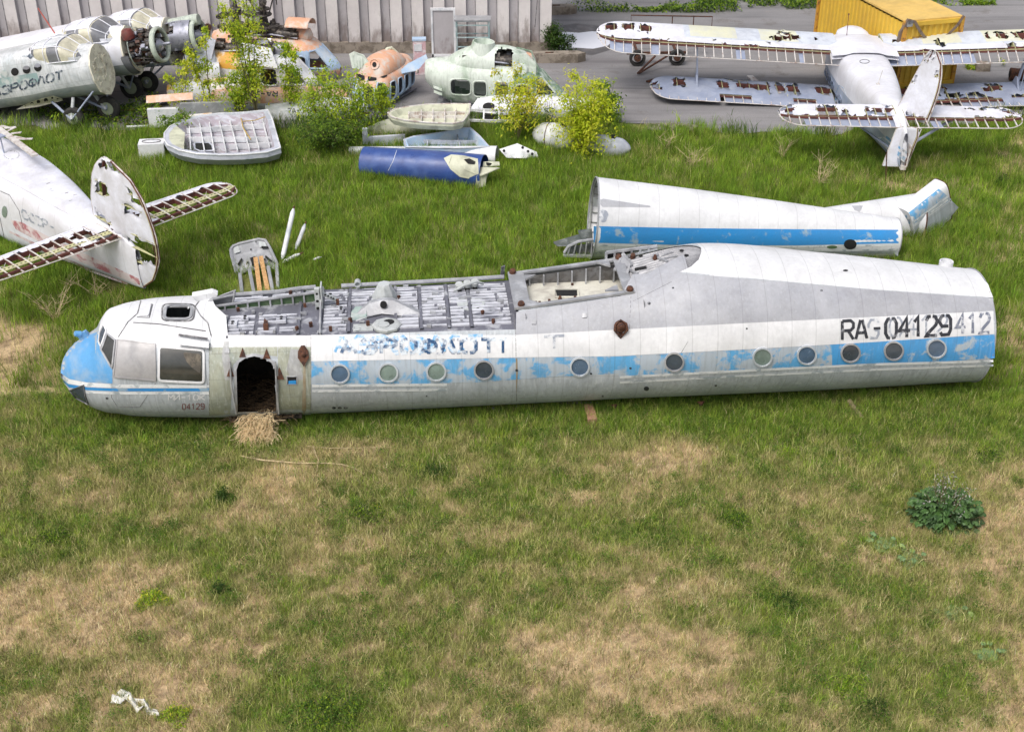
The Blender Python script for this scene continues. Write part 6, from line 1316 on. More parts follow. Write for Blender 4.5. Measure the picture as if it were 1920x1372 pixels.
for (a, c, r_, lab) in (((529, 487, .1), (551, 389, 1.1), .065, 'longest white pole standing slanted in the tall grass'), ((554, 468, .1), (573, 418, .6), .055, 'second white pole, shorter, right of the longest one'), ((529, 492, .06), (565, 475, .25), .055, 'white pole lying flat in front of the slanted ones'), ((586, 487, .05), (606, 481, .15), .04, 'small grey pole end at the right in the grass')):
    p0, p1 = G(*a), G(*c); M, Ln = axisM(p0, p1); o = empty('white_pole', M, lab, 'pole', 'poles dropped in the grass'); b = MB(); b.lathe((0, 0, 0), (1, 0, 0), [(0, r_ * .4), (.15, r_), (Ln - .15, r_), (Ln - .03, r_ * .4)], 12); b.build('shaft', m_pwhite, o); b = MB(); b.lathe((Ln - .04, 0, 0), (1, 0, 0), [(0, r_ * .5), (.08, r_ * .4)], 8); b.build('end_fitting', m_rust, o)
# ================================================================== hangar, yard and container
m_wallA = paint('hangar_lit_tint', lin(222, 217, 215), wear=lin(206, 200, 200), amt=.4, scale=.8, rough=.8, dirt=.25, dirtcol=(.25, .22, .2, 1), bump=.05, coord='Object', sharp=.2)
m_wallB = paint('hangar_shade_tint', lin(182, 178, 181), wear=lin(168, 164, 167), amt=.4, scale=.8, rough=.8, dirt=.25, dirtcol=(.2, .18, .17, 1), bump=.05, sharp=.2)  # with the tint above: one cladding, rib shading put into the two colours
m_conc = paint('old_concrete', lin(150, 140, 128), wear=lin(108, 98, 88), amt=.45, scale=3, rough=.9, dirt=.5, bump=.3)
def grime(m):      # rising damp stains at the foot of the panels (a mark with its own shape)
    n, l = m.node_tree.nodes, m.node_tree.links; bs = n['Principled BSDF']; src = bs.inputs['Base Color'].links[0].from_socket
    tc = n.new('ShaderNodeTexCoord'); mp = n.new('ShaderNodeMapping'); mp.inputs['Scale'].default_value = (2.6, 2.6, .9); l.new(tc.outputs['Object'], mp.inputs[0]); ns = n.new('ShaderNodeTexNoise'); ns.inputs['Scale'].default_value = 1.1; ns.inputs['Detail'].default_value = 6; ns.inputs['Roughness'].default_value = .7; l.new(mp.outputs[0], ns.inputs['Vector'])
    sp = n.new('ShaderNodeSeparateXYZ'); l.new(tc.outputs['Object'], sp.inputs[0]); mr = n.new('ShaderNodeMapRange'); mr.inputs[1].default_value = 0; mr.inputs[2].default_value = 1.7; mr.inputs[3].default_value = .30; mr.inputs[4].default_value = -.12; l.new(sp.outputs['Z'], mr.inputs[0])
    ad = n.new('ShaderNodeMath'); ad.operation = 'ADD'; l.new(ns.outputs['Fac'], ad.inputs[0]); l.new(mr.outputs[0], ad.inputs[1]); m2 = n.new('ShaderNodeMapRange'); m2.inputs[1].default_value = .62; m2.inputs[2].default_value = .82; m2.inputs[4].default_value = .65; l.new(ad.outputs[0], m2.inputs[0])
    mx = n.new('ShaderNodeMix'); mx.data_type = 'RGBA'; l.new(m2.outputs[0], mx.inputs[0]); l.new(src, mx.inputs[6]); mx.inputs[7].default_value = lin(108, 92, 84); l.new(mx.outputs[2], bs.inputs['Base Color'])
grime(m_wallA); grime(m_wallB)
WY = 49.35; hgx = G(1033, 104).x * WY / 49.1
hw = empty('hangar_wall', pose(hgx, WY, .42), 'tall pale corrugated hangar wall with dirt rising from its foot', 'hangar')
b = MB(); x = 0.0; bm_ = []; per = .80; prof = []
while x > -32:
    prof += [(x, .0), (x - .44, .0), (x - .50, .13), (x - .76, .13)]; x -= per
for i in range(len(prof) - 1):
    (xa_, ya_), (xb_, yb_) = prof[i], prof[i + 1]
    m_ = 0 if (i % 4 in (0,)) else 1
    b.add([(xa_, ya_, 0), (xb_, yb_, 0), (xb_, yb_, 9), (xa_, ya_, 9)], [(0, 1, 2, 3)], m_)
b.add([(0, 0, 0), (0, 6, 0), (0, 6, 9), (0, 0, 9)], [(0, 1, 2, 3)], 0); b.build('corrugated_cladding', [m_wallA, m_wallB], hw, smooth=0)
b = MB()
for k in range(40): b.tube([(-k * .8 - .45, -.01, 0), (-k * .8 - .45, -.01, 9)], .012, 4)
b.build('seam_line', m_seal, hw, smooth=0)
b = MB(); b.box((-15.9, .16, -.2), (32, .36, .42)); b.build('plinth', m_conc, hw, smooth=0)
b = MB(); b.tube([(-.62, -.03, .6), (-.35, -.05, 4)], .02, 4); b.build('hanging_cable', m_seal, hw)
for (px, py, L_, lab) in ((1040, 116, 2.3, 'long concrete beam lying at the corner of the hangar'), (1052, 26, 1.3, 'concrete block on the far asphalt beside the wall corner')):
    c = G(px, py); o = empty('concrete_beam', pose(c.x, c.y, 0, R(2)), lab, 'beam'); b = MB(); b.prism([(-1.2, -.2, 0), (L_ / 2 - .3, -.2, 0), (L_ / 2, 0, 0), (L_ / 2 - .3, .25, 0), (-1.2, .25, 0)], (0, 0, .34)); b.build('beam_body', m_conc, o, smooth=0)
    b = MB(); b.box((-.2, 0, .35), (.3, .08, .03)); b.build('lifting_loop', m_rust, o)
cb = empty('cabinet', pose(*G(788, 138), R(4)), 'narrow pink and white cabinet standing at the hangar wall', 'cabinet'); b = MB(); b.box((0, 0, .62), (.46, .3, 1.24)); b.build('casing', paint('faded_pink', lin(214, 176, 182), wear=lin(226, 214, 216), amt=.4, scale=4, rough=.6, dirt=.3), cb); b = MB(); b.box((0, 0, 1.27), (.5, .34, .06)); b.build('top_trim', m_ltblue, cb); b = MB(); b.box((-.05, -.16, 1.0), (.28, .02, .25)); b.build('notice', m_pwhite, cb)
dl = empty('door_leaf', pose(G(832, 112).x, 48.9, .02), 'tall white framed door leaf leaning on the hangar wall', 'door'); b = MB()
for x in (-.42, .42): b.box((x, 0, .88), (.07, .06, 1.76))
b.box((0, 0, 1.79), (.92, .07, .09)); b.box((0, 0, .05), (.9, .06, .1)); b.build('frame', m_pwhite, dl); b = MB(); b.box((0, .02, .9), (.78, .02, 1.7)); b.build('panel', m_wallB, dl)
st = empty('work_stand', pose(G(888, 112).x, 48.3, .0), 'blue steel work stand behind the green helicopter pod', 'work stand'); b = MB()
for x in (-.6, .6):
    for y in (-.25, .25): b.tube([(x, y, 0), (x, y, 1.6)], .03, 5)
for z in (.5, 1.0, 1.45): b.beam((-.6, -.25, z), (.6, -.25, z), .04, .04); b.beam((-.6, .25, z), (.6, .25, z), .04, .04)
b.build('frame', m_teal, st); b = MB(); b.box((0, 0, 1.63), (1.35, .6, .06)); b.build('platform', m_frame, st)
# container
m_cy = paint('container_yellow', lin(218, 180, 62), wear=lin(200, 162, 64), amt=.35, scale=1.2, rough=.5, dirt=.2, dirtcol=(.3, .17, .05, 1), bump=.05, sharp=.2)
m_cyt = paint('container_roof_yellow', lin(222, 186, 104), wear=lin(206, 172, 96), amt=.4, scale=1, rough=.6, dirt=.2)
cr = G(1782, 163); fl_ = G(1686, 168); d_ = (cr - fl_); yawc = math.atan2(d_.y, d_.x) ; CW, CL, CHh = 2.2, 6.06, 2.5
ct = empty('shipping_container', pose(cr.x, cr.y, .0, R(16)), 'yellow shipping container behind the white biplane', 'container')
def corr(b, p, q, h, n, dep, nrm, m=0):
    p, q = Vector(p), Vector(q); nrm = Vector(nrm); d = q - p; prev = None; pts = []
    for k in range(n): t = k / n; s_ = 1 / n; pts += [(t, 0), (t + s_ * .35, 0), (t + s_ * .5, dep), (t + s_ * .85, dep)]
    pts.append((1, 0))
    for i in range(len(pts) - 1):
        a = p + d * pts[i][0] - nrm * pts[i][1]; c = p + d * pts[i + 1][0] - nrm * pts[i + 1][1]; b.add([a, c, c + Vector((0, 0, h)), a + Vector((0, 0, h))], [(0, 1, 2, 3)], m)
b = MB(); corr(b, (-CW + .08, 0, .28), (-.08, 0, .28), CHh - .42, 9, .05, (0, -1, 0)); corr(b, (-CW, .1, .2), (-CW, CL - .1, .2), CHh - .3, 22, .045, (-1, 0, 0)); corr(b, (0, .1, .2), (0, CL - .1, .2), CHh - .3, 22, .045, (1, 0, 0)); b.add([(-CW, CL, .2), (0, CL, .2), (0, CL, CHh), (-CW, CL, CHh)], [(0, 1, 2, 3)]); b.build('corrugated_wall', m_cy, ct, smooth=0)
b = MB(); b.prism([(-CW - .01, -.01, CHh - .03), (.01, -.01, CHh - .03), (.01, CL, CHh - .03), (-CW - .01, CL, CHh - .03)], (0, 0, .06)); b.build('roof', m_cyt, ct, smooth=0)
b = MB()
for x in (-CW, 0):
    for y in (0, CL): b.box((x, y, CHh / 2), (.14, .14, CHh + .02))
b.split('corner_post', paint('rusty_yellow_post', lin(200, 146, 46), wear=lin(120, 74, 48), amt=.3, scale=4, rough=.7, dirt=.3, sharp=.05), ct, smooth=0)
b = MB(); b.box((-CW / 2, -.01, .2), (CW, .13, .18)); b.box((-CW / 2, -.01, CHh - .1), (CW, .13, .14)); b.box((-CW, CL / 2, .16), (.13, CL, .16)); b.box((0, CL / 2, .16), (.13, CL, .16)); b.split('rail', m_cy, ct, smooth=0)
b = MB()
for z in (1.92, 1.84): b.box((-CW + .62, -.016, z), (.55, .006, .035))
b.split('stencilled_line', paint('faint_brown_marking', lin(150, 112, 50), rough=.6), ct)
stp = empty('lifting_strap', ct.matrix_basis.copy(), 'grey brown strap hanging across the upper front of the container', 'strap'); b = MB(); P_ = []
pts = [(-CW - .12, .12, 1.35), (-CW - .1, .05, 2.1), (-CW + .05, -.09, CHh + .06), (-CW + .3, -.1, CHh - .02), (-CW + .55, -.1, 2.15), (-CW + .9, -.1, 1.78), (-CW + 1.3, -.1, 1.72), (-CW + 1.7, -.1, 1.95), (-CW + 2.0, -.1, 2.25), (-CW + 2.16, -.1, CHh + .03)]
for i in range(len(pts) - 1): b.beam(pts[i], Vector(pts[i + 1]) + (Vector(pts[i + 1]) - Vector(pts[i])).normalized() * .03, .02 if i > 1 else .12, .1, up=(0, 0, 1) if i > 1 else (0, 1, 0))
b.build('webbing', paint('old_strap', lin(120, 104, 92), rough=.9, dirt=.4), stp, smooth=0); b = MB(); b.box((-CW + .1, -.13, CHh - .05), (.2, .05, .2)); b.build('knot', m_seal, stp)
# trailer
tc_ = G(1225, 122); tr = empty('cart', pose(tc_.x, tc_.y, 0, R(3)), 'low two wheeled rusty cart under the left tip of the long upper wing', 'cart')
for x in (-.62, .85): w_ = empty('wheel', (x, -.1, .3), parent=tr); b = MB(); b.lathe((0, -.1, 0), (0, 1, 0), [(0, .2), (0, .27), (.04, .3), (.16, .3), (.2, .27), (.2, .2)], 20, cap=False); b.build('tyre', m_tyre, w_); b = MB(); b.lathe((0, -.09, 0), (0, 1, 0), [(0, .03), (.02, .13), (.16, .13), (.18, .03)], 14); b.build('rim', m_rust, w_)
b = MB(); b.beam((-1.0, .1, .42), (1.2, .1, .42), .08, .08); b.beam((-.75, 1.1, .5), (2.3, 1.1, .5), .08, .08); b.beam((-.6, .1, .42), (-.6, 1.1, .5), .08, .08); b.beam((.85, .1, .42), (.85, 1.1, .5), .08, .08); b.build('chassis', m_rust, tr); b = MB(); b.tube([(-.0, -.3, .42), (-.75, -1.2, .08)], .04, 6); b.tube([(.45, -.3, .42), (-.7, -1.2, .08)], .04, 6); b.build('drawbar', m_rust, tr)
b = MB(); b.tube([(-.75, 1.1, .5), (-.75, 1.1, 1.55), (2.3, 1.1, 1.45), (2.3, 1.1, .5)], .025, 5)
for x in (.8, 1.6): b.tube([(x, 1.1, .5), (x, 1.1, 1.5)], .02, 5)
b.build('hand_rail', m_rust, tr)
for k, (px, py, L_, yaw, lab) in enumerate(((1422, 160, 1.9, R(100), 'pale plank lying on the asphalt between the wings'), (1440, 168, 1.4, R(112), 'second pale plank touching the first one on the asphalt'))):
    c = G(px, py); b = MB(); b.box((0, 0, .03 + .03 * k), (L_, .22, .04)); o = b.build('plank', m_ribw, None, M=pose(c.x, c.y, 0, yaw), smooth=0); tag(o, lab, 'plank')
b = MB()
for (a, c) in (((1212, 153), (1226, 149)), ((1226, 149), (1248, 150)), ((1212, 153), (1236, 155)), ((1236, 155), (1248, 150))): b.beam(G(*a, .05) - G(1230, 153), G(*c, .05) - G(1230, 153), .05, .05)
o = b.build('rusty_triangle', m_rust, None, M=G(1230, 153), smooth=0); tag(o, 'small rusty triangular frame lying flat on the asphalt', 'metal frame')
ds = empty('rusty_drum', pose(*G(1905, 151), R(-8)), 'rusty brown drum lying at the right edge behind the lower wing', 'drum'); b = MB(); b.lathe((-.25, 0, .22), (1, 0, 0), [(0, .22), (.02, .23), (.3, .21), (.32, .23), (.34, .21), (.7, .22), (1.0, .2)], 18); b.build('shell', m_rust, ds); b = MB(); b.lathe((-.26, 0, .22), (-1, 0, 0), [(0, .12), (.02, .1)], 12); b.build('bung', m_dark, ds)
b = MB(); b.prism([(-.25, -.2, 0), (.25, -.2, 0), (.22, .2, 0), (-.2, .2, 0)], (.0, .02, .28)); o = b.build('concrete_block', m_conc, None, M=G(1840, 132), smooth=0); tag(o, 'small weathered concrete block right of the container', 'block')
b = MB(); b.prism([(-.9, -.25, 0), (.7, -.35, 0), (.9, .1, 0), (.2, .35, 0), (-.8, .3, 0)], (0, 0, .05)); o = b.build('concrete_slab', m_conc, None, M=G(1258, 240), smooth=0); tag(o, 'broken concrete slab at the grass edge', 'slab')
b = MB(); b.box((0, 0, .12), (.2, .6, .16)); o = b.build('support_block', paint('reddish_block', lin(176, 130, 108), rough=.8, dirt=.4), None, M=M6 @ Matrix.Translation((S(1098), -1.05, -.05)), smooth=0); tag(o, 'reddish wooden block under the middle of the big fuselage', 'block')
b = MB(); M_, Ln = axisM(G(1592, 752, .08), G(1618, 786, .06)); b.lathe((0, 0, 0), (1, 0, 0), [(0, .06), (Ln, .05)], 10); o = b.build('log', paint('grey_log', lin(146, 134, 100), wear=lin(112, 100, 74), amt=.4, scale=8, rough=.9), None, M=M_); tag(o, 'short grey log in the grass under the right part of the big fuselage', 'log')
# white rag and sticks in the foreground
def ragfn():
    b = MB(); cl_ = [(212, 1310), (228, 1312), (242, 1309), (250, 1320), (262, 1327), (272, 1325), (280, 1334), (298, 1342)]; Q = []
    base = G(250, 1325)
    for i, (px, py) in enumerate(cl_):
        c = G(px, py, .0) - base; w_ = (.10, .13, .09, .08, .12, .09, .07, .03)[i]; row = []
        for j in range(7):
            t = j / 6 * 2 - 1; row.append(c + Vector((t * .02 * (-1) ** i, t * w_, .06 + .05 * math.cos(t * 4 + i * 2.1) + .03 * math.sin(i * 2.7))))
        Q.append(row)
    b.sheet(Q); b.sheet([[v - Vector((0, 0, .008)) for v in r] for r in Q]); return b, base
b, base = ragfn(); o = b.build('white_rag', paint('white_cloth', lin(232, 230, 226), rough=.9, dirt=.1, bump=.2), None, M=base, smooth=60); tag(o, 'crumpled white rag lying in the dry grass, lower left', 'rag')
m_stick = paint('bleached_wood', lin(206, 186, 146), wear=lin(150, 132, 104), amt=.4, scale=9, rough=.8)
for (pts, r_, lab) in (([(452, 855), (490, 862), (560, 868), (610, 868), (640, 870), (662, 876), (684, 889)], .018, 'long bleached stick lying in the dry patch before the door'), ([(588, 838), (592, 852), (597, 862), (594, 884)], .016, 'short grey stick crossing the long one'), ([(575, 836), (620, 840), (690, 839), (735, 838)], .008, 'thin pale stalk lying above the long stick')):
    P_ = [G(x, y, .07 + .03 * (i % 2)) for i, (x, y) in enumerate(pts)]; c = P_[0].copy(); b = MB(); b.tube([p - c for p in P_], [r_ * (1 - .6 * i / len(P_)) for i in range(len(P_))], 6); o = b.build('stick', m_stick, None, M=c); tag(o, lab, 'stick')
# ================================================================== ground, asphalt, grass
DR = np.array([  # dryness of the field, rows 800..1360 step 70, columns 0..1920 step 120
 [.35, .2, .1, .1, .1, .12, .15, .1, .12, .15, .1, .1, .08, .05, .08, .08, .1],
 [.5, .38, .3, .3, .55, .62, .5, .22, .15, .25, .68, .45, .3, .2, .12, .2, .4],
 [.5, .5, .5, .4, .82, .72, .35, .45, .15, .42, .62, .4, .55, .55, .3, .42, .85],
 [.4, .32, .35, .3, .6, .5, .45, .42, .3, .35, .45, .28, .4, .52, .3, .4, .85],
 [.8, .5, .78, .7, .48, .5, .55, .45, .62, .52, .42, .42, .68, .3, .55, .65, .75],
 [.95, .88, .98, .75, .4, .42, .58, .42, .45, .58, .58, .4, .22, .45, .28, .3, .82],
 [.8, .62, .55, .62, .45, .5, .58, .52, .78, .82, .82, .82, .3, .42, .28, .3, .75],
 [.5, .4, .5, .75, .42, .25, .3, .55, .5, .8, .88, .75, .45, .38, .25, .5, .82],
 [.8, .5, .6, .75, .28, .15, .3, .68, .42, .52, .65, .3, .25, .5, .4, .5, .75]])
BL = [(10, 690, 100, 75, .9), (0, 640, 60, 40, .6), (1905, 300, 60, 60, .45), (1900, 440, 60, 60, .35), (1910, 640, 50, 60, .6), (250, 575, 90, 26, .5), (330, 250, 60, 14, .25), (1690, 345, 120, 18, .35), (1250, 300, 90, 30, .25), (470, 880, 0.1, .1, 0), (640, 840, 90, 20, .55), (1270, 845, 70, 22, .6), (1870, 960, 70, 50, .5), (540, 900, 60, 26, .3), (1100, 930, 60, 18, .3), (1180, 1230, 160, 40, .25), (240, 1110, 120, 45, .25), (50, 1130, 90, 40, .25)]
GB = [(420, 925, 24, 18), (690, 952, 75, 30), (820, 880, 40, 26), (1380, 965, 60, 24), (600, 1340, 140, 40), (1450, 1130, 70, 60), (410, 1090, 24, 60), (1760, 1290, 60, 40), (1620, 1260, 60, 40), (100, 1000, 120, 50), (280, 1110, 36, 22), (1240, 1000, 80, 26), (300, 1020, 140, 20)]
def dryness(x, y):
    px = projn(np.c_[x, y, np.zeros_like(x)]); u = np.clip(px[:, 0] / 120, 0, 15.999); v = np.clip((px[:, 1] - 800) / 70, 0, 7.999); i = v.astype(int); j = u.astype(int); fu, fv = u - j, v - i
    fu = fu * fu * (3 - 2 * fu); fv = fv * fv * (3 - 2 * fv)
    d = (DR[i, j] * (1 - fu) + DR[i, j + 1] * fu) * (1 - fv) + (DR[i + 1, j] * (1 - fu) + DR[i + 1, j + 1] * fu) * fv
    w_ = np.clip((px[:, 1] - 760) / 60, 0, 1); d = .1 * (1 - w_) + d * w_
    for (cx, cy, rx, ry, a) in BL: d = d + a * np.exp(-(((px[:, 0] - cx) / rx) ** 2 + ((px[:, 1] - cy) / ry) ** 2))
    for (cx, cy, rx, ry) in GB: d = d - .6 * np.exp(-(((px[:, 0] - cx) / rx) ** 2 + ((px[:, 1] - cy) / ry) ** 2))
    fp = np.clip((px[:, 1] - 700) / 200, .25, 1); d = d + ((fbm(x * 1.1 + 40, y * 1.1, 5, 4) - .5) * .9 + (fbm(x * 3.1, y * 4.2 + 9, 8, 4) - .5) * 1.5 * fp)
    return np.clip(d, 0, 1), px
EDGE = [(-400, 268), (0, 238), (60, 236), (105, 244), (160, 240), (230, 246), (285, 240), (400, 232), (560, 238), (720, 236), (860, 226), (1000, 226), (1100, 222), (1165, 232), (1260, 238), (1330, 248), (1460, 246), (1560, 250), (1680, 246), (1800, 232), (1920, 216), (2300, 205)]
ew = [G(*p) for p in EDGE]; EX = np.array([p.x for p in ew]); EYv = np.array([p.y for p in ew])
def edge_y(x): return np.interp(x, EX, EYv) + (fbm(np.asarray(x) * .8, 0 * np.asarray(x), 31, 4) - .5) * 1.2
def gz(x, y):
    f = np.clip((40.5 - y) / 2.5, 0, 1); return f * ((fbm(x * .5, y * .5, 3, 3) - .5) * .07 + (fbm(x * 2.3, y * 2.3, 4, 2) - .5) * .03) - .03 * (1 - f)
xs = np.concatenate([[-300, -120, -60, -35, -24], np.arange(-20, 20.01, .13), [24, 35, 60, 120, 300]]); ys = np.concatenate([[-40, 0, 8, 12], np.arange(13.5, 45, .13), [48, 55, 70, 100, 200, 600]])
X, Y = np.meshgrid(xs, ys, indexing='ij'); xf, yf_ = X.ravel(), Y.ravel(); dr, _px = dryness(xf, yf_)
Z = gz(xf, yf_); nx_, ny_ = len(xs), len(ys); idx = np.arange(nx_ * ny_).reshape(nx_, ny_)
Fq = np.stack([idx[:-1, :-1], idx[1:, :-1], idx[1:, 1:], idx[:-1, 1:]], -1).reshape(-1, 4)
def L3(r, g, b): return np.array(lin(r, g, b)[:3])
tan, tan2, soil, grn = L3(210, 186, 152), L3(186, 160, 124), L3(116, 98, 80), L3(124, 128, 74)
d1 = dr[:, None]; n1 = fbm(xf * 3, yf_ * 3, 21, 3)[:, None]; n2 = fbm(xf * 9, yf_ * 9, 22, 3)[:, None]
base = tan * n1 + tan2 * (1 - n1); base = base * (1 - np.clip((n2 - .54) * 6, 0, .75)) + soil * np.clip((n2 - .54) * 6, 0, .75)
k = np.clip((d1 - .25) / .45, 0, 1); colg = grn * (1 - k) + base * k
m_gr = bpy.data.materials.new('field_soil'); m_gr.use_nodes = True; n = m_gr.node_tree.nodes; l = m_gr.node_tree.links; bs = n['Principled BSDF']
at_ = n.new('ShaderNodeAttribute'); at_.attribute_name = 'Col'; tc = n.new('ShaderNodeTexCoord'); nz = n.new('ShaderNodeTexNoise'); nz.inputs['Scale'].default_value = 14; nz.inputs['Detail'].default_value = 8; nz.inputs['Roughness'].default_value = .75; l.new(tc.outputs['Object'], nz.inputs['Vector'])
mr = n.new('ShaderNodeMapRange'); mr.inputs[1].default_value = .3; mr.inputs[2].default_value = .7; mr.inputs[3].default_value = .55; mr.inputs[4].default_value = 1.35; l.new(nz.outputs['Fac'], mr.inputs[0])
mx = n.new('ShaderNodeVectorMath'); mx.operation = 'SCALE'; l.new(at_.outputs['Color'], mx.inputs[0]); l.new(mr.outputs[0], mx.inputs['Scale']); l.new(mx.outputs[0], bs.inputs['Base Color']); bs.inputs['Roughness'].default_value = .95; bs.inputs['Specular IOR Level'].default_value = .1
bp = n.new('ShaderNodeBump'); bp.inputs['Strength'].default_value = .8; bp.inputs['Distance'].default_value = .04; l.new(nz.outputs['Fac'], bp.inputs['Height']); l.new(bp.outputs[0], bs.inputs['Normal'])
o = fast_mesh('ground', np.c_[xf, yf_, Z], [Fq], m_gr, colg); tag(o, kind='structure')
# asphalt apron
m_asph = bpy.data.materials.new('old_asphalt'); m_asph.use_nodes = True; n = m_asph.node_tree.nodes; l = m_asph.node_tree.links; bs = n['Principled BSDF']; tc = n.new('ShaderNodeTexCoord')
def nzs(scale, det, st=(1, 1, 1), rg=.6):
    mp = n.new('ShaderNodeMapping'); mp.inputs['Scale'].default_value = st; l.new(tc.outputs['Object'], mp.inputs[0]); t = n.new('ShaderNodeTexNoise'); t.inputs['Scale'].default_value = scale; t.inputs['Detail'].default_value = det; t.inputs['Roughness'].default_value = rg; l.new(mp.outputs[0], t.inputs['Vector']); return t.outputs['Fac']
def rmp(src, a, b_, c=0, d=1): t = n.new('ShaderNodeMapRange'); t.inputs[1].default_value = a; t.inputs[2].default_value = b_; t.inputs[3].default_value = c; t.inputs[4].default_value = d; l.new(src, t.inputs[0]); return t.outputs[0]
def mixc(f, a, b_): t = n.new('ShaderNodeMix'); t.data_type = 'RGBA'; l.new(f, t.inputs[0]); (l.new(a, t.inputs[6]) if not isinstance(a, tuple) else setattr(t.inputs[6], 'default_value', a)); (l.new(b_, t.inputs[7]) if not isinstance(b_, tuple) else setattr(t.inputs[7], 'default_value', b_)); return t.outputs[2]
c = mixc(rmp(nzs(.35, 6, (.5, 1.6, 1)), .38, .62), lin(130, 129, 131), lin(152, 150, 151)); c = mixc(rmp(nzs(.16, 4, (.35, 1.4, 1)), .55, .68), c, lin(112, 108, 110)); c = mixc(rmp(nzs(1.1, 8, (1, 1, 1), .75), .60, .74, 0, .7), c, lin(168, 160, 150)); c = mixc(rmp(nzs(30, 4, (1, 1, 1), .8), .35, .65, .0, .5), c, lin(96, 92, 92))
vo = n.new('ShaderNodeTexVoronoi'); vo.feature = 'DISTANCE_TO_EDGE'; vo.inputs['Scale'].default_value = .22; mp = n.new('ShaderNodeMapping'); l.new(tc.outputs['Object'], mp.inputs[0]); l.new(mp.outputs[0], vo.inputs['Vector']); c = mixc(rmp(nzs(.9, 5, (.15, 3, 1), .7), .54, .66, 0, .6), c, lin(96, 94, 96)); c = mixc(rmp(nzs(.5, 7, (1, 1, 1), .8), .56, .62, 0, .55), c, lin(108, 102, 98))
l.new(c, bs.inputs['Base Color']); bs.inputs['Roughness'].default_value = .85; bp = n.new('ShaderNodeBump'); bp.inputs['Strength'].default_value = .4; bp.inputs['Distance'].default_value = .02; l.new(nzs(18, 6, rg=.8), bp.inputs['Height']); l.new(bp.outputs[0], bs.inputs['Normal'])
xe = np.linspace(-90, 90, 500); ye = np.where((xe > -28) & (xe < 28), edge_y(xe), np.interp(xe, EX, EYv)); b = MB(); vs = []
for x, y in zip(xe, ye): vs += [(x, y, 0.0), (x, y + .8, .006), (x, 140, .006)]
b.add(vs, [(i * 3 + j, i * 3 + 3 + j, i * 3 + 4 + j, i * 3 + 1 + j) for i in range(len(xe) - 1) for j in (0, 1)]); o = b.build('asphalt', m_asph, smooth=0); tag(o, kind='structure')
def flat(name, px, mat, z, kind='structure'):
    P = [G(*p, z) for p in px]; b = MB(); b.add(P, [tuple(range(len(P)))]); o = b.build(name, mat, smooth=0); tag(o, kind=kind); return o
m_wet = paint('wet_asphalt', lin(84, 80, 80), wear=lin(104, 98, 98), amt=.4, scale=1.5, rough=.45, dirt=.2, bump=.1)
wet = [(1034, 52 + 0), (1080, 44), (1130, 50), (1190, 48), (1220, 56), (1170, 66), (1150, 92), (1110, 104), (1045, 96)]
flat('wet_asphalt', wet, m_wet, .012)
m_water = bpy.data.materials.new('puddle_water'); m_water.use_nodes = True; bs = m_water.node_tree.nodes['Principled BSDF']; bs.inputs['Base Color'].default_value = lin(222, 223, 232); bs.inputs['Roughness'].default_value = .1; bs.inputs['Specular IOR Level'].default_value = 1.0; bs.inputs['IOR'].default_value = 1.5; bs.inputs['Metallic'].default_value = .0  # pale base colour stands in for the bright sky reflection
flat('puddle', [(1036, 66), (1060, 60), (1085, 62), (1110, 59), (1148, 62), (1152, 74), (1140, 86), (1112, 92), (1080, 90), (1050, 93), (1036, 86)], m_water, .018)
flat('road_strip', [(1500, 118), (1920, 98), (1920, 130), (1500, 142)], m_wet, .010) if False else None
# ---------------------------------------------------------------- grass blades
m_blade = vcol('grass_blades', .7, trans=.25); m_leaf = vcol('leaves', .55, trans=.5)
def blades(name, x, y, h, wd, col, lean, label=None, z0=None, curve=.5):
    n_ = len(x); a = RNG.uniform(0, 2 * np.pi, n_); la = RNG.uniform(0, 2 * np.pi, n_); z = (gz(x, y) if z0 is None else z0) - .01
    wx, wy = np.cos(a) * wd / 2, np.sin(a) * wd / 2; lx, ly = np.cos(la) * lean * h, np.sin(la) * lean * h; hz = h * np.sqrt(np.clip(1 - lean ** 2 * .7, .08, 1))
    V = np.zeros((n_, 5, 3), np.float32)
    V[:, 0] = np.c_[x - wx, y - wy, z]; V[:, 1] = np.c_[x + wx, y + wy, z]; V[:, 2] = np.c_[x + wx * .8 + lx * .35, y + wy * .8 + ly * .35, z + hz * .62]; V[:, 3] = np.c_[x - wx * .8 + lx * .35, y - wy * .8 + ly * .35, z + hz * .62]; V[:, 4] = np.c_[x + lx, y + ly, z + hz]
    i = np.arange(n_)[:, None] * 5; o = fast_mesh(name, V.reshape(-1, 3), [i + np.array([[0, 1, 2, 3]]), i + np.array([[3, 2, 4]])], m_blade, np.repeat(col, 5, 0)); tag(o, label, 'grass', kind='stuff'); return o
FOOT = []      # ground rectangles with no grass inside: (matrix inverse, x0, x1, half width)
def foot(M, x0, x1, hw): FOOT.append((np.array(M.inverted()), x0, x1, hw))
foot(M6, 2.2, 19.3, .66); foot(M6, .8, 2.2, .3); foot(MT, .2, 7.9, .7); foot(MA, .8, 9, .5); foot(MBm, 1.0, 9, .5); foot(MBt, 0, 2.3, .3); foot(MP, 1, 5, .3)
foot(pose(*G(485, 540), 0), -.55, .55, .5)
foot(pose(*G(415, 264), R(8)), -1.6, 1.45, .6)
def keepmask(x, y):
    k = np.ones(len(x), bool)
    for (Mi, x0, x1, hw) in FOOT:
        lx = Mi[0, 0] * x + Mi[0, 1] * y + Mi[0, 3]; ly = Mi[1, 0] * x + Mi[1, 1] * y + Mi[1, 3]; k &= ~((lx > x0) & (lx < x1) & (np.abs(ly) < hw))
    return k
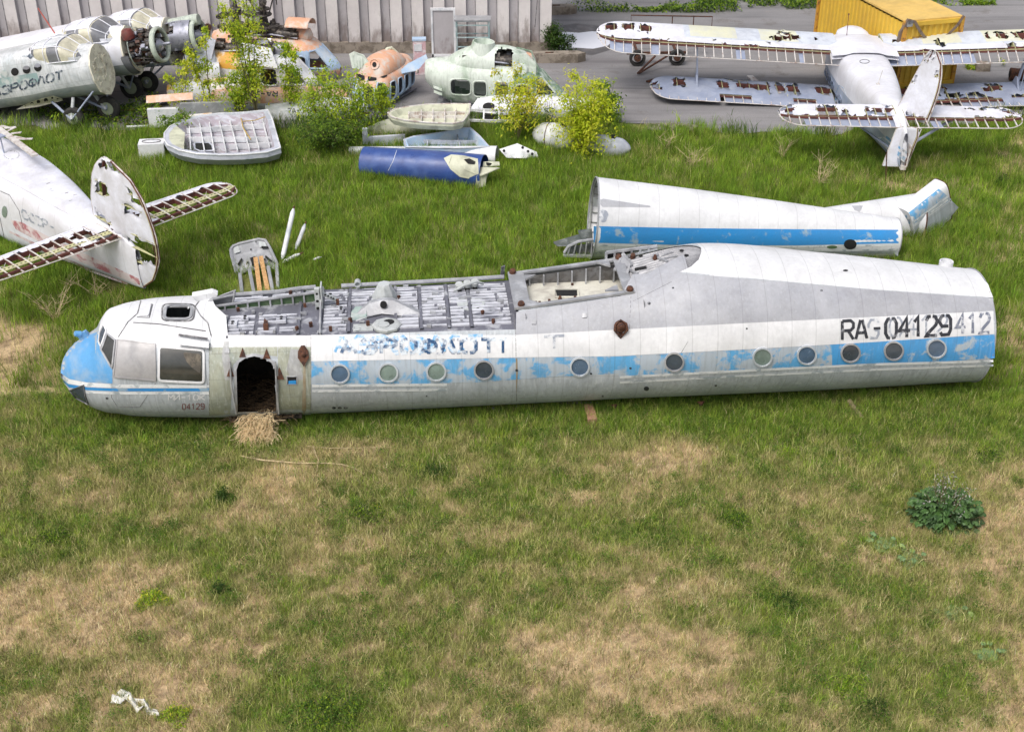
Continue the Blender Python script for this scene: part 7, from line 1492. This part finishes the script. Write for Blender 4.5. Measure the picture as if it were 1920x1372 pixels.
def scatter(n_, y0, y1, fn, clump=14, sig=.05):
    """clump centres over the view trapezoid, thinned by fn(px, dry) -> probability"""
    m = n_ // clump; y = np.sqrt(RNG.uniform(y0 ** 2, y1 ** 2, m)); dpt = y * CT + CH * ST; x = RNG.uniform(-1.05, 1.05, m) * dpt * 960 / FPX
    dry, px = dryness(x, y); k = RNG.uniform(0, 1, m) < fn(px, dry, x, y); x, y, dry = x[k], y[k], dry[k]; m = len(x)
    cx = np.repeat(x, clump) + RNG.normal(0, 1, m * clump) * sig; cy = np.repeat(y, clump) + RNG.normal(0, 1, m * clump) * sig; cid = np.repeat(np.arange(m), clump)
    k = keepmask(cx, cy); return cx[k], cy[k], np.repeat(dry, clump)[k], cid[k]
def palette(cid, n_, cols, jit=.2):
    c = np.array([L3(*q) for q in cols]); r_ = np.random.default_rng(int(cid.max()) + 1); pick = r_.integers(0, len(cols), cid.max() + 1); other = r_.integers(0, len(cols), n_)
    base = (c[pick[cid]] * .7 + c[other] * .3) * (r_.uniform(.5, 1.35, cid.max() + 1) ** 1.15)[cid][:, None]; return np.clip(base * (1 + RNG.uniform(-jit, jit, (n_, 1)) * 1.3), 0, 1)
GREENS = [(134, 166, 58), (110, 148, 50), (158, 180, 66), (92, 130, 46), (178, 190, 82), (138, 172, 52)]
OLIVE = [(158, 162, 88), (182, 180, 114), (142, 150, 80), (200, 192, 134), (128, 144, 70), (168, 174, 104), (210, 198, 142)]
STRAW = [(234, 212, 168), (218, 194, 150), (242, 224, 184), (192, 168, 126), (224, 206, 158)]
# foreground short grass: green, olive, straw
x, y, d, c = scatter(330000, 14.2, 24.6, lambda p, d, x, y: np.clip(1.2 - d * 1.9, .04, 1), 16, .055)
h = RNG.uniform(.06, .19, len(x)) * (1.1 - .5 * d) * (1 + .6 * np.clip((y - 22.3) / 1.6, 0, 1)); blades('short_grass', x, y, h, RNG.uniform(.006, .011, len(x)), palette(c, len(x), GREENS + OLIVE[:2]), RNG.uniform(.1, .8, len(x)), 'short green grass in the foreground field')
x, y, d, c = scatter(400000, 14.2, 24.6, lambda p, d, x, y: np.clip(1.1 - np.abs(d - .46) * 1.8, .16, 1), 12, .07)
h = RNG.uniform(.07, .22, len(x)); blades('olive_grass', x, y, h, RNG.uniform(.006, .011, len(x)), palette(c, len(x), OLIVE), RNG.uniform(.2, .9, len(x)), 'olive half dry grass between the green and the bare patches')
x, y, d, c = scatter(380000, 14.2, 24.6, lambda p, d, x, y: np.clip(d * 1.5 - .12, .10, 1), 14, .09)
h = RNG.uniform(.05, .15, len(x)); blades('dry_grass', x, y, h, RNG.uniform(.004, .008, len(x)), palette(c, len(x), STRAW), RNG.uniform(.5, .98, len(x)), 'pale dry grass lying on the bare patches')
x, y, d, c = scatter(26000, 14.2, 25, lambda p, d, x, y: np.clip(.2 + (fbm(x * 1.1, y * 1.1, 95, 3) - .4) * 3, 0, 1), 5, .10)
h = RNG.uniform(.16, .34, len(x)); blades('stalks', x, y, h, RNG.uniform(.006, .010, len(x)), palette(c, len(x), [(206, 196, 140), (222, 206, 160), (170, 172, 100), (150, 164, 84)]), RNG.uniform(.1, .7, len(x)), 'scattered taller pale stalks in the foreground field')
# tall lush grass behind and around the fuselage
inb = lambda x, y: (y < edge_y(x) - .1 + (fbm(x * 2, y * 2, 77, 2) - .5) * 1.4)
x, y, d, c = scatter(520000, 25.0, 44, lambda p, d, x, y: np.where(inb(x, y), np.clip(1.2 - d * 1.3, .05, 1), 0) * np.clip(.55 + fbm(x * .9, y * .9, 61, 3) * .9, 0, 1), 16, .09)
hh = .18 + .26 * fbm(x * .7, y * .7, 51, 3); h = RNG.uniform(.6, 1.25, len(x)) * hh; blades('tall_grass', x, y, h, RNG.uniform(.008, .014, len(x)), palette(c, len(x), [(128, 164, 52), (114, 150, 48), (146, 174, 58), (100, 134, 46), (162, 178, 70), (108, 142, 54), (138, 166, 48)]), RNG.uniform(.1, .75, len(x)), 'tall lush green grass around the wrecks')
x, y, d, c = scatter(70000, 23.2, 44, lambda p, d, x, y: np.where(inb(x, y), np.clip(.10 + d * 1.6 + (fbm(x * .6, y * .6, 91, 3) - .5) * 1.2, 0, 1), 0), 8, .12)
h = RNG.uniform(.25, .55, len(x)) * np.where(y < 25, .5, 1); blades('seeding_grass', x, y, h, RNG.uniform(.005, .009, len(x)), palette(c, len(x), [(176, 172, 104), (196, 184, 126), (150, 152, 84), (206, 190, 140)]), RNG.uniform(.2, .8, len(x)), 'pale seeding grass stalks among the tall grass')
x, y, d, c = scatter(60000, 23.0, 25.2, lambda p, d, x, y: np.clip(1.2 - d * 1.6, .0, 1), 16, .06)
h = RNG.uniform(.10, .26, len(x)); blades('hull_grass', x, y, h, RNG.uniform(.007, .012, len(x)), palette(c, len(x), GREENS[:4]), RNG.uniform(.1, .7, len(x)), 'dark green grass along the foot of the fuselage')
def along(M, x0, x1, ya, yb, n_, hmax, seed):
    lx = RNG.uniform(x0, x1, n_); ly = RNG.uniform(ya, yb, n_); k = fbm(lx * 1.3, ly, seed, 3) > .42; lx, ly = lx[k], ly[k]; Mw = np.array(M); x = Mw[0, 0] * lx + Mw[0, 1] * ly + Mw[0, 3]; y = Mw[1, 0] * lx + Mw[1, 1] * ly + Mw[1, 3]
    return x, y, RNG.uniform(.4, 1.0, len(x)) * hmax * (.5 + fbm(lx * 2.1, ly, seed + 1, 3))
sets = [along(M6, .9, 19.4, -1.02, -.62, 26000, .30, 201), along(MT, .3, 7.8, -1.0, -.35, 9000, .34, 203), along(MBm, .2, 7, .3, 1.1, 6000, .40, 205), along(MA, .2, 5, .2, .8, 3000, .4, 207), along(MBt, 0, 2.6, -.62, -.3, 2500, .34, 209)]
x, y, h = [np.concatenate([s_[i] for s_ in sets]) for i in range(3)]; cid = (np.abs(x * 7).astype(int) * 31 + np.abs(y * 7).astype(int)) % 997
blades('rank_grass', x, y, h, RNG.uniform(.007, .013, len(x)), palette(cid, len(x), [(96, 130, 44), (82, 114, 40), (116, 148, 52), (140, 150, 70)]), RNG.uniform(.1, .6, len(x)), 'taller grass growing up against the hulls')
# ---------------------------------------------------------------- leaf clouds
def leafmesh(C, size, col, name, parent=None, droop=.4, mat=None, M=None):
    """C: leaf centres (n,3)"""
    n_ = len(C); a = RNG.uniform(0, 2 * np.pi, n_); t = RNG.uniform(-.9, .5, n_) - droop * .4; dx = np.c_[np.cos(a) * np.cos(t), np.sin(a) * np.cos(t), np.sin(t)]; sx = np.c_[-np.sin(a), np.cos(a), RNG.uniform(-.5, .5, n_)]; sx /= np.linalg.norm(sx, axis=1)[:, None]; s_ = (size * RNG.uniform(.6, 1.25, n_))[:, None]
    V = np.stack([C, C + dx * s_ * .45 + sx * s_ * .24, C + dx * s_, C + dx * s_ * .45 - sx * s_ * .24], 1); V[:, 2, 2] -= s_[:, 0] * .12; i = np.arange(n_)[:, None] * 4
    o = fast_mesh(name, V.reshape(-1, 3), [i + np.array([[0, 1, 2]]), i + np.array([[0, 2, 3]])], mat or m_leaf, np.repeat(col, 4, 0))
    if parent: o.parent = parent
    return o
YG = [(200, 214, 56), (216, 222, 66), (176, 198, 50), (226, 220, 86), (152, 178, 48)]; MG_ = [(148, 180, 56), (124, 158, 52), (168, 192, 60), (104, 136, 48)]; DG = [(64, 92, 38), (52, 78, 34), (84, 110, 44), (70, 98, 40)]
m_bark = paint('sapling_bark', lin(112, 108, 70), wear=lin(90, 80, 60), amt=.4, scale=12, rough=.8)
def sapling(name, label, px, py, h_, spread, stems, leaves, pal, top=None, leafs=.11, seed=1, group='maple saplings among the wrecks', droop=.4, dense=1.0, cat='sapling', z=0):
    spread *= 1.3; leaves = int(leaves * 1.25)
    r_ = random.Random(seed); c = G(px, py); o = empty(name, Matrix.Translation((c.x, c.y, z)), label, cat, group); b = MB(); ends = []
    for s_ in range(stems):
        a = r_.uniform(0, 6.28); rr = spread * r_.uniform(.15, .8) * (0 if stems == 1 else 1); hh = h_ * r_.uniform(.65, 1.0) if s_ else h_; P_ = []
        for k in range(7): t = k / 6; P_.append(Vector((math.cos(a) * rr * t ** 1.2 + r_.uniform(-.03, .03) * t + (top or 0) * t, math.sin(a) * rr * t ** 1.2 + r_.uniform(-.03, .03) * t, hh * t)))
        b.tube(P_, [.016 * (1 - .75 * k / 6) * (h_ / 2.5 + .4) for k in range(7)], 5)
        for k in range(int(9 * h_ / 2 + 4)):
            t = r_.uniform(.15, 1.0) ** .8; i = min(5, int(t * 6)); p = P_[i].lerp(P_[i + 1], t * 6 - i); a2 = r_.uniform(0, 6.28); L_ = spread * r_.uniform(.3, .8) * (1.15 - t * .65); q = p + Vector((math.cos(a2) * L_, math.sin(a2) * L_, L_ * r_.uniform(.1, .7)))
            b.tube([p, p.lerp(q, .5) + Vector((0, 0, .03)), q], [.006, .004, .002], 3, cap=False)
            for w_ in range(3): ends.append((p.lerp(q, .35 + .33 * w_), L_ * .35 + .06))
        ends.append((P_[-1], .1))
    b.build('trunk', m_bark, o); E = np.array([list(e[0]) for e in ends]); Rr_ = np.array([e[1] for e in ends]); k = RNG.integers(0, len(E), leaves); C = E[k] + RNG.normal(0, 1, (leaves, 3)) * (Rr_[k] * .55)[:, None]; C[:, 2] = np.maximum(C[:, 2], .05)
    pc = np.array([L3(*q) for q in pal]); ti = RNG.integers(0, len(pal), len(E)); col = pc[ti[k]] * .6 + pc[RNG.integers(0, len(pal), leaves)] * .4; hi = np.clip(C[:, 2:3] / h_, 0, 1); col = col * (1 + RNG.uniform(-.15, .15, (leaves, 1)))
    leafmesh(C, leafs, col, 'crown', o, droop); return o
S_ = sapling
S_('maple_sapling', 'thin tall sapling with two stems left of the orange tail boom', 398, 226, 3.0, .34, 2, 1500, YG + MG_[:1], seed=1, top=-.15)
S_('maple_sapling', 'small yellow tipped sapling beside the yellow and white tail cone', 345, 222, 2.0, .42, 3, 900, YG, seed=2)
S_('maple_sapling', 'tallest bushy sapling in front of the rotor heads', 484, 228, 4.0, .75, 4, 3000, YG + MG_[:2], seed=3, top=-.25)
S_('maple_sapling', 'slender sapling in front of the white pod window', 545, 220, 2.5, .42, 2, 1700, YG[:3] + MG_[:2], seed=4)
S_('maple_sapling', 'low wide sapling before the belly of the white tail boom', 452, 222, 1.5, .75, 5, 2000, MG_ + YG[:2], seed=5)
S_('maple_sapling', 'leafy sapling covering the right end of the orange tail boom', 600, 248, 2.0, .8, 5, 2000, MG_ + YG[:3], seed=6)
S_('maple_sapling', 'sapling just left of the salmon helicopter shell', 668, 262, 2.1, .8, 5, 2300, MG_ + YG[:3], seed=7)
S_('maple_sapling', 'loose yellowish sapling in front of the green pod nose', 970, 268, 2.2, .85, 5, 2600, YG + [(220, 190, 70)], seed=8)
S_('maple_sapling', 'bright dense lemon green bush between the two white fuel pods', 1086, 292, 2.2, .9, 8, 5200, YG[:4] + [(186, 200, 40)], seed=9)
S_('maple_sapling', 'darker green sapling at the asphalt edge right of the bright bush', 1138, 240, 1.5, .42, 4, 1700, MG_ + DG[:1], seed=10)
S_('maple_sapling', 'green sapling behind the cream hull piece', 720, 228, 1.1, .5, 4, 900, MG_ + YG[:2], seed=13)
S_('bush', 'dark green bush at the corner of the hangar wall', 1048, 104, 1.0, .55, 7, 1900, DG, seed=11, group=None, cat='bush')
S_('bush', 'dark leafy bush below the saplings, right of the ribbed shell', 620, 282, 1.0, 1.2, 12, 3800, DG + MG_[:2], seed=12, group=None, cat='bush', leafs=.09)
S_('bush', 'low bush between the yellow tube and the ribbed shell', 330, 262, .8, .5, 6, 900, MG_ + DG[:1], seed=14, group=None, cat='bush')
# tall weeds at the asphalt edge, dry shrubs, flowers
def drybush(px, py, h_, label, seed, n_=7, spread=.6):
    r_ = random.Random(seed); c = G(px, py); b = MB()
    for s_ in range(n_):
        a = r_.uniform(0, 6.28); rr = spread * r_.uniform(.3, 1); P_ = [Vector((math.cos(a) * rr * (k / 5) ** 1.3 + r_.uniform(-.03, .03), math.sin(a) * rr * (k / 5) ** 1.3, h_ * r_.uniform(.9, 1.0) * k / 5)) for k in range(6)]; b.tube(P_, [.012, .01, .008, .006, .004, .002], 4)
        for k in range(6): i = r_.randint(1, 4); a2 = r_.uniform(0, 6.28); L_ = r_.uniform(.15, .4); b.tube([P_[i], P_[i] + Vector((math.cos(a2) * L_, math.sin(a2) * L_, L_ * r_.uniform(.3, 1)))], [.005, .002], 3)
    o = b.build('dry_shrub', m_stick, None, M=Matrix.Translation((c.x, c.y, -.02)), smooth=0); tag(o, label, 'shrub')
drybush(105, 605, 1.1, 'bare dry shrub under the left biplane tail', 1, 8, .8); drybush(180, 560, .6, 'small leafless shrub below the round fin', 2, 5, .5); drybush(1535, 350, .9, 'grey leafless shrub in the grass below the white biplane', 3, 9, .7); drybush(1300, 320, .8, 'pale dry stalks in the tall grass above the tail boom', 4, 6, .5); drybush(1465, 300, .8, 'thin forked dry shrub left of the biplane belly', 5, 5, .5); drybush(1250, 285, .7, 'faint dry stalks near the broken slab', 6, 5, .4)
for (px, py, lab) in ((890, 230, 'purple flowering weed at the left end of the white wing panel'), (1030, 228, 'tall purple flowering weed in front of the thick white tube'), (935, 236, 'purple flowering weed before the ladder frame')):
    c = G(px, py); o = empty('flowering_weed', Matrix.Translation((c.x, c.y, 0)), lab, 'wild flower', 'purple wild flowers'); b = MB(); r_ = random.Random(px); C = []; D = []
    for k in range(5):
        q = Vector((r_.uniform(-.2, .2), r_.uniform(-.15, .15), r_.uniform(.5, .8))); b.tube([Vector((q.x * .4, q.y * .4, 0)), q], .006, 4)
        for j in range(22): C.append([q.x + r_.gauss(0, .02), q.y + r_.gauss(0, .02), q.z - j * .009])
        for j in range(26): D.append([q.x * .6 + r_.gauss(0, .07), q.y * .6 + r_.gauss(0, .07), r_.uniform(.05, .5)])
    b.build('stem', m_bark, o); leafmesh(np.array(C), .035, np.tile(L3(150, 110, 180), (len(C), 1)), 'blossom', o); leafmesh(np.array(D), .09, np.tile(L3(90, 120, 50), (len(D), 1)), 'foliage', o)
# burdock and other weeds in the field
def bigleaf(b, base, d, L_, w_, droop):
    Q = []; up = Vector((0, 0, 1)); s_ = d.cross(up).normalized()
    for i in range(6):
        t = i / 5; c = base + d * L_ * t + up * (L_ * (.35 * t - droop * t * t)); ww = w_ * math.sin(math.pi * min(.98, .12 + t * .86)) ** .7; Q.append([c - s_ * ww + up * .02 * (-1) ** i, c - s_ * ww * .5 + up * .015, c - up * .02, c + s_ * ww * .5 + up * .015, c + s_ * ww + up * .02 * (-1) ** (i + 1)])
    b.sheet(Q)
m_bl = paint('burdock_leaf', lin(74, 108, 50), wear=lin(50, 80, 38), amt=.45, scale=4, rough=.6, dirt=.1, bump=.2); m_bl2 = paint('pale_leaf', lin(112, 140, 92), wear=lin(140, 160, 84), amt=.4, scale=4, rough=.6, dirt=.1, bump=.2)
def burdock(px, py, h_, w_, nl, label, seed, tall=True, mat=m_bl2):
    r_ = random.Random(seed); c = G(px, py); o = empty('burdock', Matrix.Translation((c.x, c.y, 0)), label, 'weed', 'broad leaved weeds in the dry field'); b = MB(); C = []
    for k in range(nl):
        a = r_.uniform(0, 6.28); t = r_.random(); rr = math.sqrt(r_.random()) * .62; base = Vector((math.cos(a) * w_ * rr, math.sin(a) * w_ * rr * .7, h_ * .85 * t * (1 - rr * .6))); bigleaf(b, base, Vector((math.cos(a), math.sin(a), 0)), (.10 + w_ * r_.uniform(.06, .15)) * (1 - .3 * t), (.045 + w_ * r_.uniform(.03, .06)) * (1 - .3 * t), r_.uniform(.3, .7))
    b.lathe((0, 0, 0), (0, 0, 1), [(0, w_ * .5), (.03, w_ * .45)], 12); b.build('leaf_rosette', mat, o, smooth=60)
    if tall:
        b = MB()
        for k in range(16):
            a = r_.uniform(0, 6.28); q = Vector((math.cos(a) * w_ * r_.uniform(.1, .6), math.sin(a) * w_ * r_.uniform(.1, .5), h_ * r_.uniform(.8, 1.1))); b.tube([Vector((q.x * .3, q.y * .3, .1)), q], .009, 4)
            for j in range(26): C.append([q.x + r_.gauss(0, .09), q.y + r_.gauss(0, .09), q.z - abs(r_.gauss(0, .12))])
        b.build('flower_stem', m_bark, o); C = np.array(C); cc = np.array([L3(110, 140, 80), L3(90, 120, 60), L3(210, 204, 204), L3(176, 172, 160)]); tag(leafmesh(C, .055, cc[RNG.integers(0, 4, len(C))], 'seed_cluster', o), kind='stuff')
    return o
burdock(1770, 975, .8, .95, 260, 'large dark burdock clump with grey seed heads at the right', 1, True, m_bl)
burdock(1660, 1022, .25, .5, 12, 'low grey green burdock rosette left below the large clump', 2, False, m_bl2); burdock(1712, 1050, .22, .42, 10, 'small burdock rosette beside yellow flowers', 3, False, m_bl2); burdock(1790, 1150, .2, .4, 9, 'flat burdock rosette on bare soil right of the red stone', 4, False); burdock(1852, 1228, .2, .34, 8, 'pale wilted burdock leaves near the right edge', 5, False, m_bl2)
def clump(px, py, h_, w_, n_, pal, label, seed, flowers=0):
    r_ = np.random.default_rng(seed); c = G(px, py); o = empty('weed_clump', Matrix.Translation((c.x, c.y, 0)), label, 'weed', 'leafy weed clumps in the field'); ph = r_.uniform(0, 6.28, n_); rr = np.sqrt(r_.uniform(0, 1, n_)) * w_ * (.75 + .25 * np.sin(ph * 3 + seed)); C = np.c_[np.cos(ph) * rr, np.sin(ph) * rr * .8, np.abs(r_.normal(.0, 1, n_)) * h_ * .5 * (1.15 - rr / w_)]
    pc = np.array([L3(*q) for q in pal]); leafmesh(C + [0, 0, .02], .045, pc[r_.integers(0, len(pal), n_)] * (1 + r_.uniform(-.15, .15, (n_, 1))), 'foliage', o); b = MB()
    for k in range(8): a = k * .8; b.tube([(0, 0, 0), (math.cos(a) * w_ * .5, math.sin(a) * w_ * .5, h_ * .6)], .004, 3)
    b.build('stem', m_bark, o)
    if flowers: k = r_.integers(0, n_, flowers); leafmesh(C[k] + [0, 0, h_ * .35], .022, np.tile(L3(214, 196, 50), (flowers, 1)), 'blossom', o)
clump(420, 938, .3, .24, 1300, DG, 'dark round weed clump on the dry patch left of centre', 1); clump(286, 1128, .22, .38, 1400, YG[2:] + MG_, 'yellow green round weed clump on bare ground, lower left', 2, 60); clump(690, 968, .18, .6, 1700, MG_ + DG, 'wide green weed patch below the middle of the fuselage', 3, 40); clump(1375, 980, .22, .42, 1300, MG_ + DG, 'bushy green weed clump right of centre', 4); clump(330, 1345, .2, .34, 900, MG_ + YG[2:4], 'weed clump touching the white rag', 5)
clump(1590, 1290, .18, .5, 1300, MG_, 'soft green weed clump near the lower right corner', 6); clump(1470, 1130, .16, .5, 1200, DG, 'dark weed patch in the right half of the dry field', 7); clump(412, 1110, .2, .22, 800, DG, 'upright dark weed on the dry field left of centre', 8); clump(100, 1010, .15, .5, 1100, MG_ + DG, 'spreading green weed patch at the left edge', 9); clump(815, 890, .2, .45, 1200, DG, 'deep green weed patch just under the middle portholes', 10); clump(620, 1345, .25, .8, 2600, DG + MG_, 'large dark green weed bed at the bottom edge', 11, 60); clump(1640, 1330, .2, .3, 700, DG, 'small dark weed at the bottom right', 12)
clump(1480, 855, .2, .3, 700, MG_, 'fresh green weed under the right half of the fuselage', 13); clump(1855, 860, .22, .4, 900, MG_ + DG, 'green weed near the right edge above the burdock', 14); clump(1880, 345, .4, .35, 900, DG, 'round dark bush in the tall grass at the right edge', 15)
# tiny scattered leaves and flowers over the field (countless)
x, y, d, c = scatter(300000, 14.2, 24.6, lambda p, d, x, y: np.clip((.8 - d) * 1.8, 0, 1) * np.clip((fbm(x * 2.4, y * 2.9, 71, 4) - .49) * 12, 0, 1), 26, .06); n_ = len(x); pc = np.array([L3(*q) for q in [(92, 128, 50), (74, 108, 44), (112, 146, 58), (100, 132, 54), (132, 160, 64)]]); cf2 = np.random.default_rng(4).uniform(.6, 1.25, c.max() + 1)[c][:, None]
o = leafmesh(np.c_[x, y, gz(x, y) + RNG.uniform(.02, .2, n_)], .038, pc[RNG.integers(0, len(pc), n_)] * cf2 * (1 + RNG.uniform(-.2, .2, (n_, 1))), 'ground_cover'); tag(o, 'small leafy ground cover in the field', 'ground cover', kind='stuff')
x, y, d, c = scatter(1500, 14.2, 34, lambda p, d, x, y: np.clip((.8 - d), 0, 1) * (fbm(x * .9, y * .9, 73, 3) > .50), 5, .12); n_ = len(x); pc = np.array([L3(216, 200, 60), L3(206, 190, 70), L3(226, 226, 214)])
o = leafmesh(np.c_[x, y, gz(x, y) + RNG.uniform(.1, .2, n_) + .12 * (y > 25)], .025, pc[RNG.integers(0, 3, n_)], 'wild_flowers'); tag(o, 'tiny yellow and white flowers scattered in the grass', 'wild flowers', kind='stuff')
# weeds at the asphalt edge and the green strip on the far side
n_ = 9000; x = RNG.uniform(-18, 19, n_); y = edge_y(x) + RNG.normal(0, .5, n_); k = (fbm(x * 1.5, y * .5, 81, 3) > .5) & keepmask(x, y); x, y = x[k], y[k]; cl_ = (x * 3).astype(int) - int((x * 3).min()); h = RNG.uniform(.2, .75, len(x)) * np.where(y > edge_y(x), .6, 1)
blades('edge_weeds', x, y, h, RNG.uniform(.012, .022, len(x)), palette(cl_, len(x), MG_ + DG + [(150, 156, 70)]), RNG.uniform(.1, .6, len(x)), 'tall weeds along the asphalt edge', z0=np.zeros(len(x)))
def strip(name, poly, n_, hmax, pal, label):
    P_ = [(G(*p).x, G(*p).y) for p in poly]; a = np.array(P_); x = RNG.uniform(a[:, 0].min(), a[:, 0].max(), n_); y = RNG.uniform(a[:, 1].min(), a[:, 1].max(), n_); k = inpoly(np.c_[x, y], P_) & (fbm(x * .8, y * .8, 83, 3) > .40); x, y = x[k], y[k]; n2_ = len(x); pc = np.array([L3(*q) for q in pal]); hm = hmax * (fbm(x * .7, y * .7, 84, 3) * 1.6 - .2)
    o = leafmesh(np.c_[x, y, RNG.uniform(0, 1, n2_) * np.clip(hm, .05, 2)], .13, pc[RNG.integers(0, len(pal), n2_)] * (1 + RNG.uniform(-.2, .2, (n2_, 1))), name); tag(o, label, 'weeds', kind='stuff')
strip('far_weeds', [(1055, 22), (1120, 17), (1230, 14), (1290, 2), (1560, -2), (1560, 16), (1400, 22), (1300, 26), (1230, 24), (1120, 25)], 15000, .6, MG_ + DG, 'strip of weeds growing along the far side of the asphalt')
strip('far_weeds', [(1740, 2), (1860, 6), (1870, 11), (1780, 12)], 2500, .35, MG_, 'short strip of weeds on the asphalt behind the container')
strip('far_weeds', [(1808, 120), (1880, 116), (1885, 132), (1812, 132)], 1500, .25, YG[2:] + MG_, 'weeds around the small concrete block')
strip('under_wreck_weeds', [(60, 215), (200, 205), (300, 190), (300, 235), (120, 240)], 5000, .5, DG + MG_ + [(120, 110, 60)], 'weeds growing under the three biplane noses')
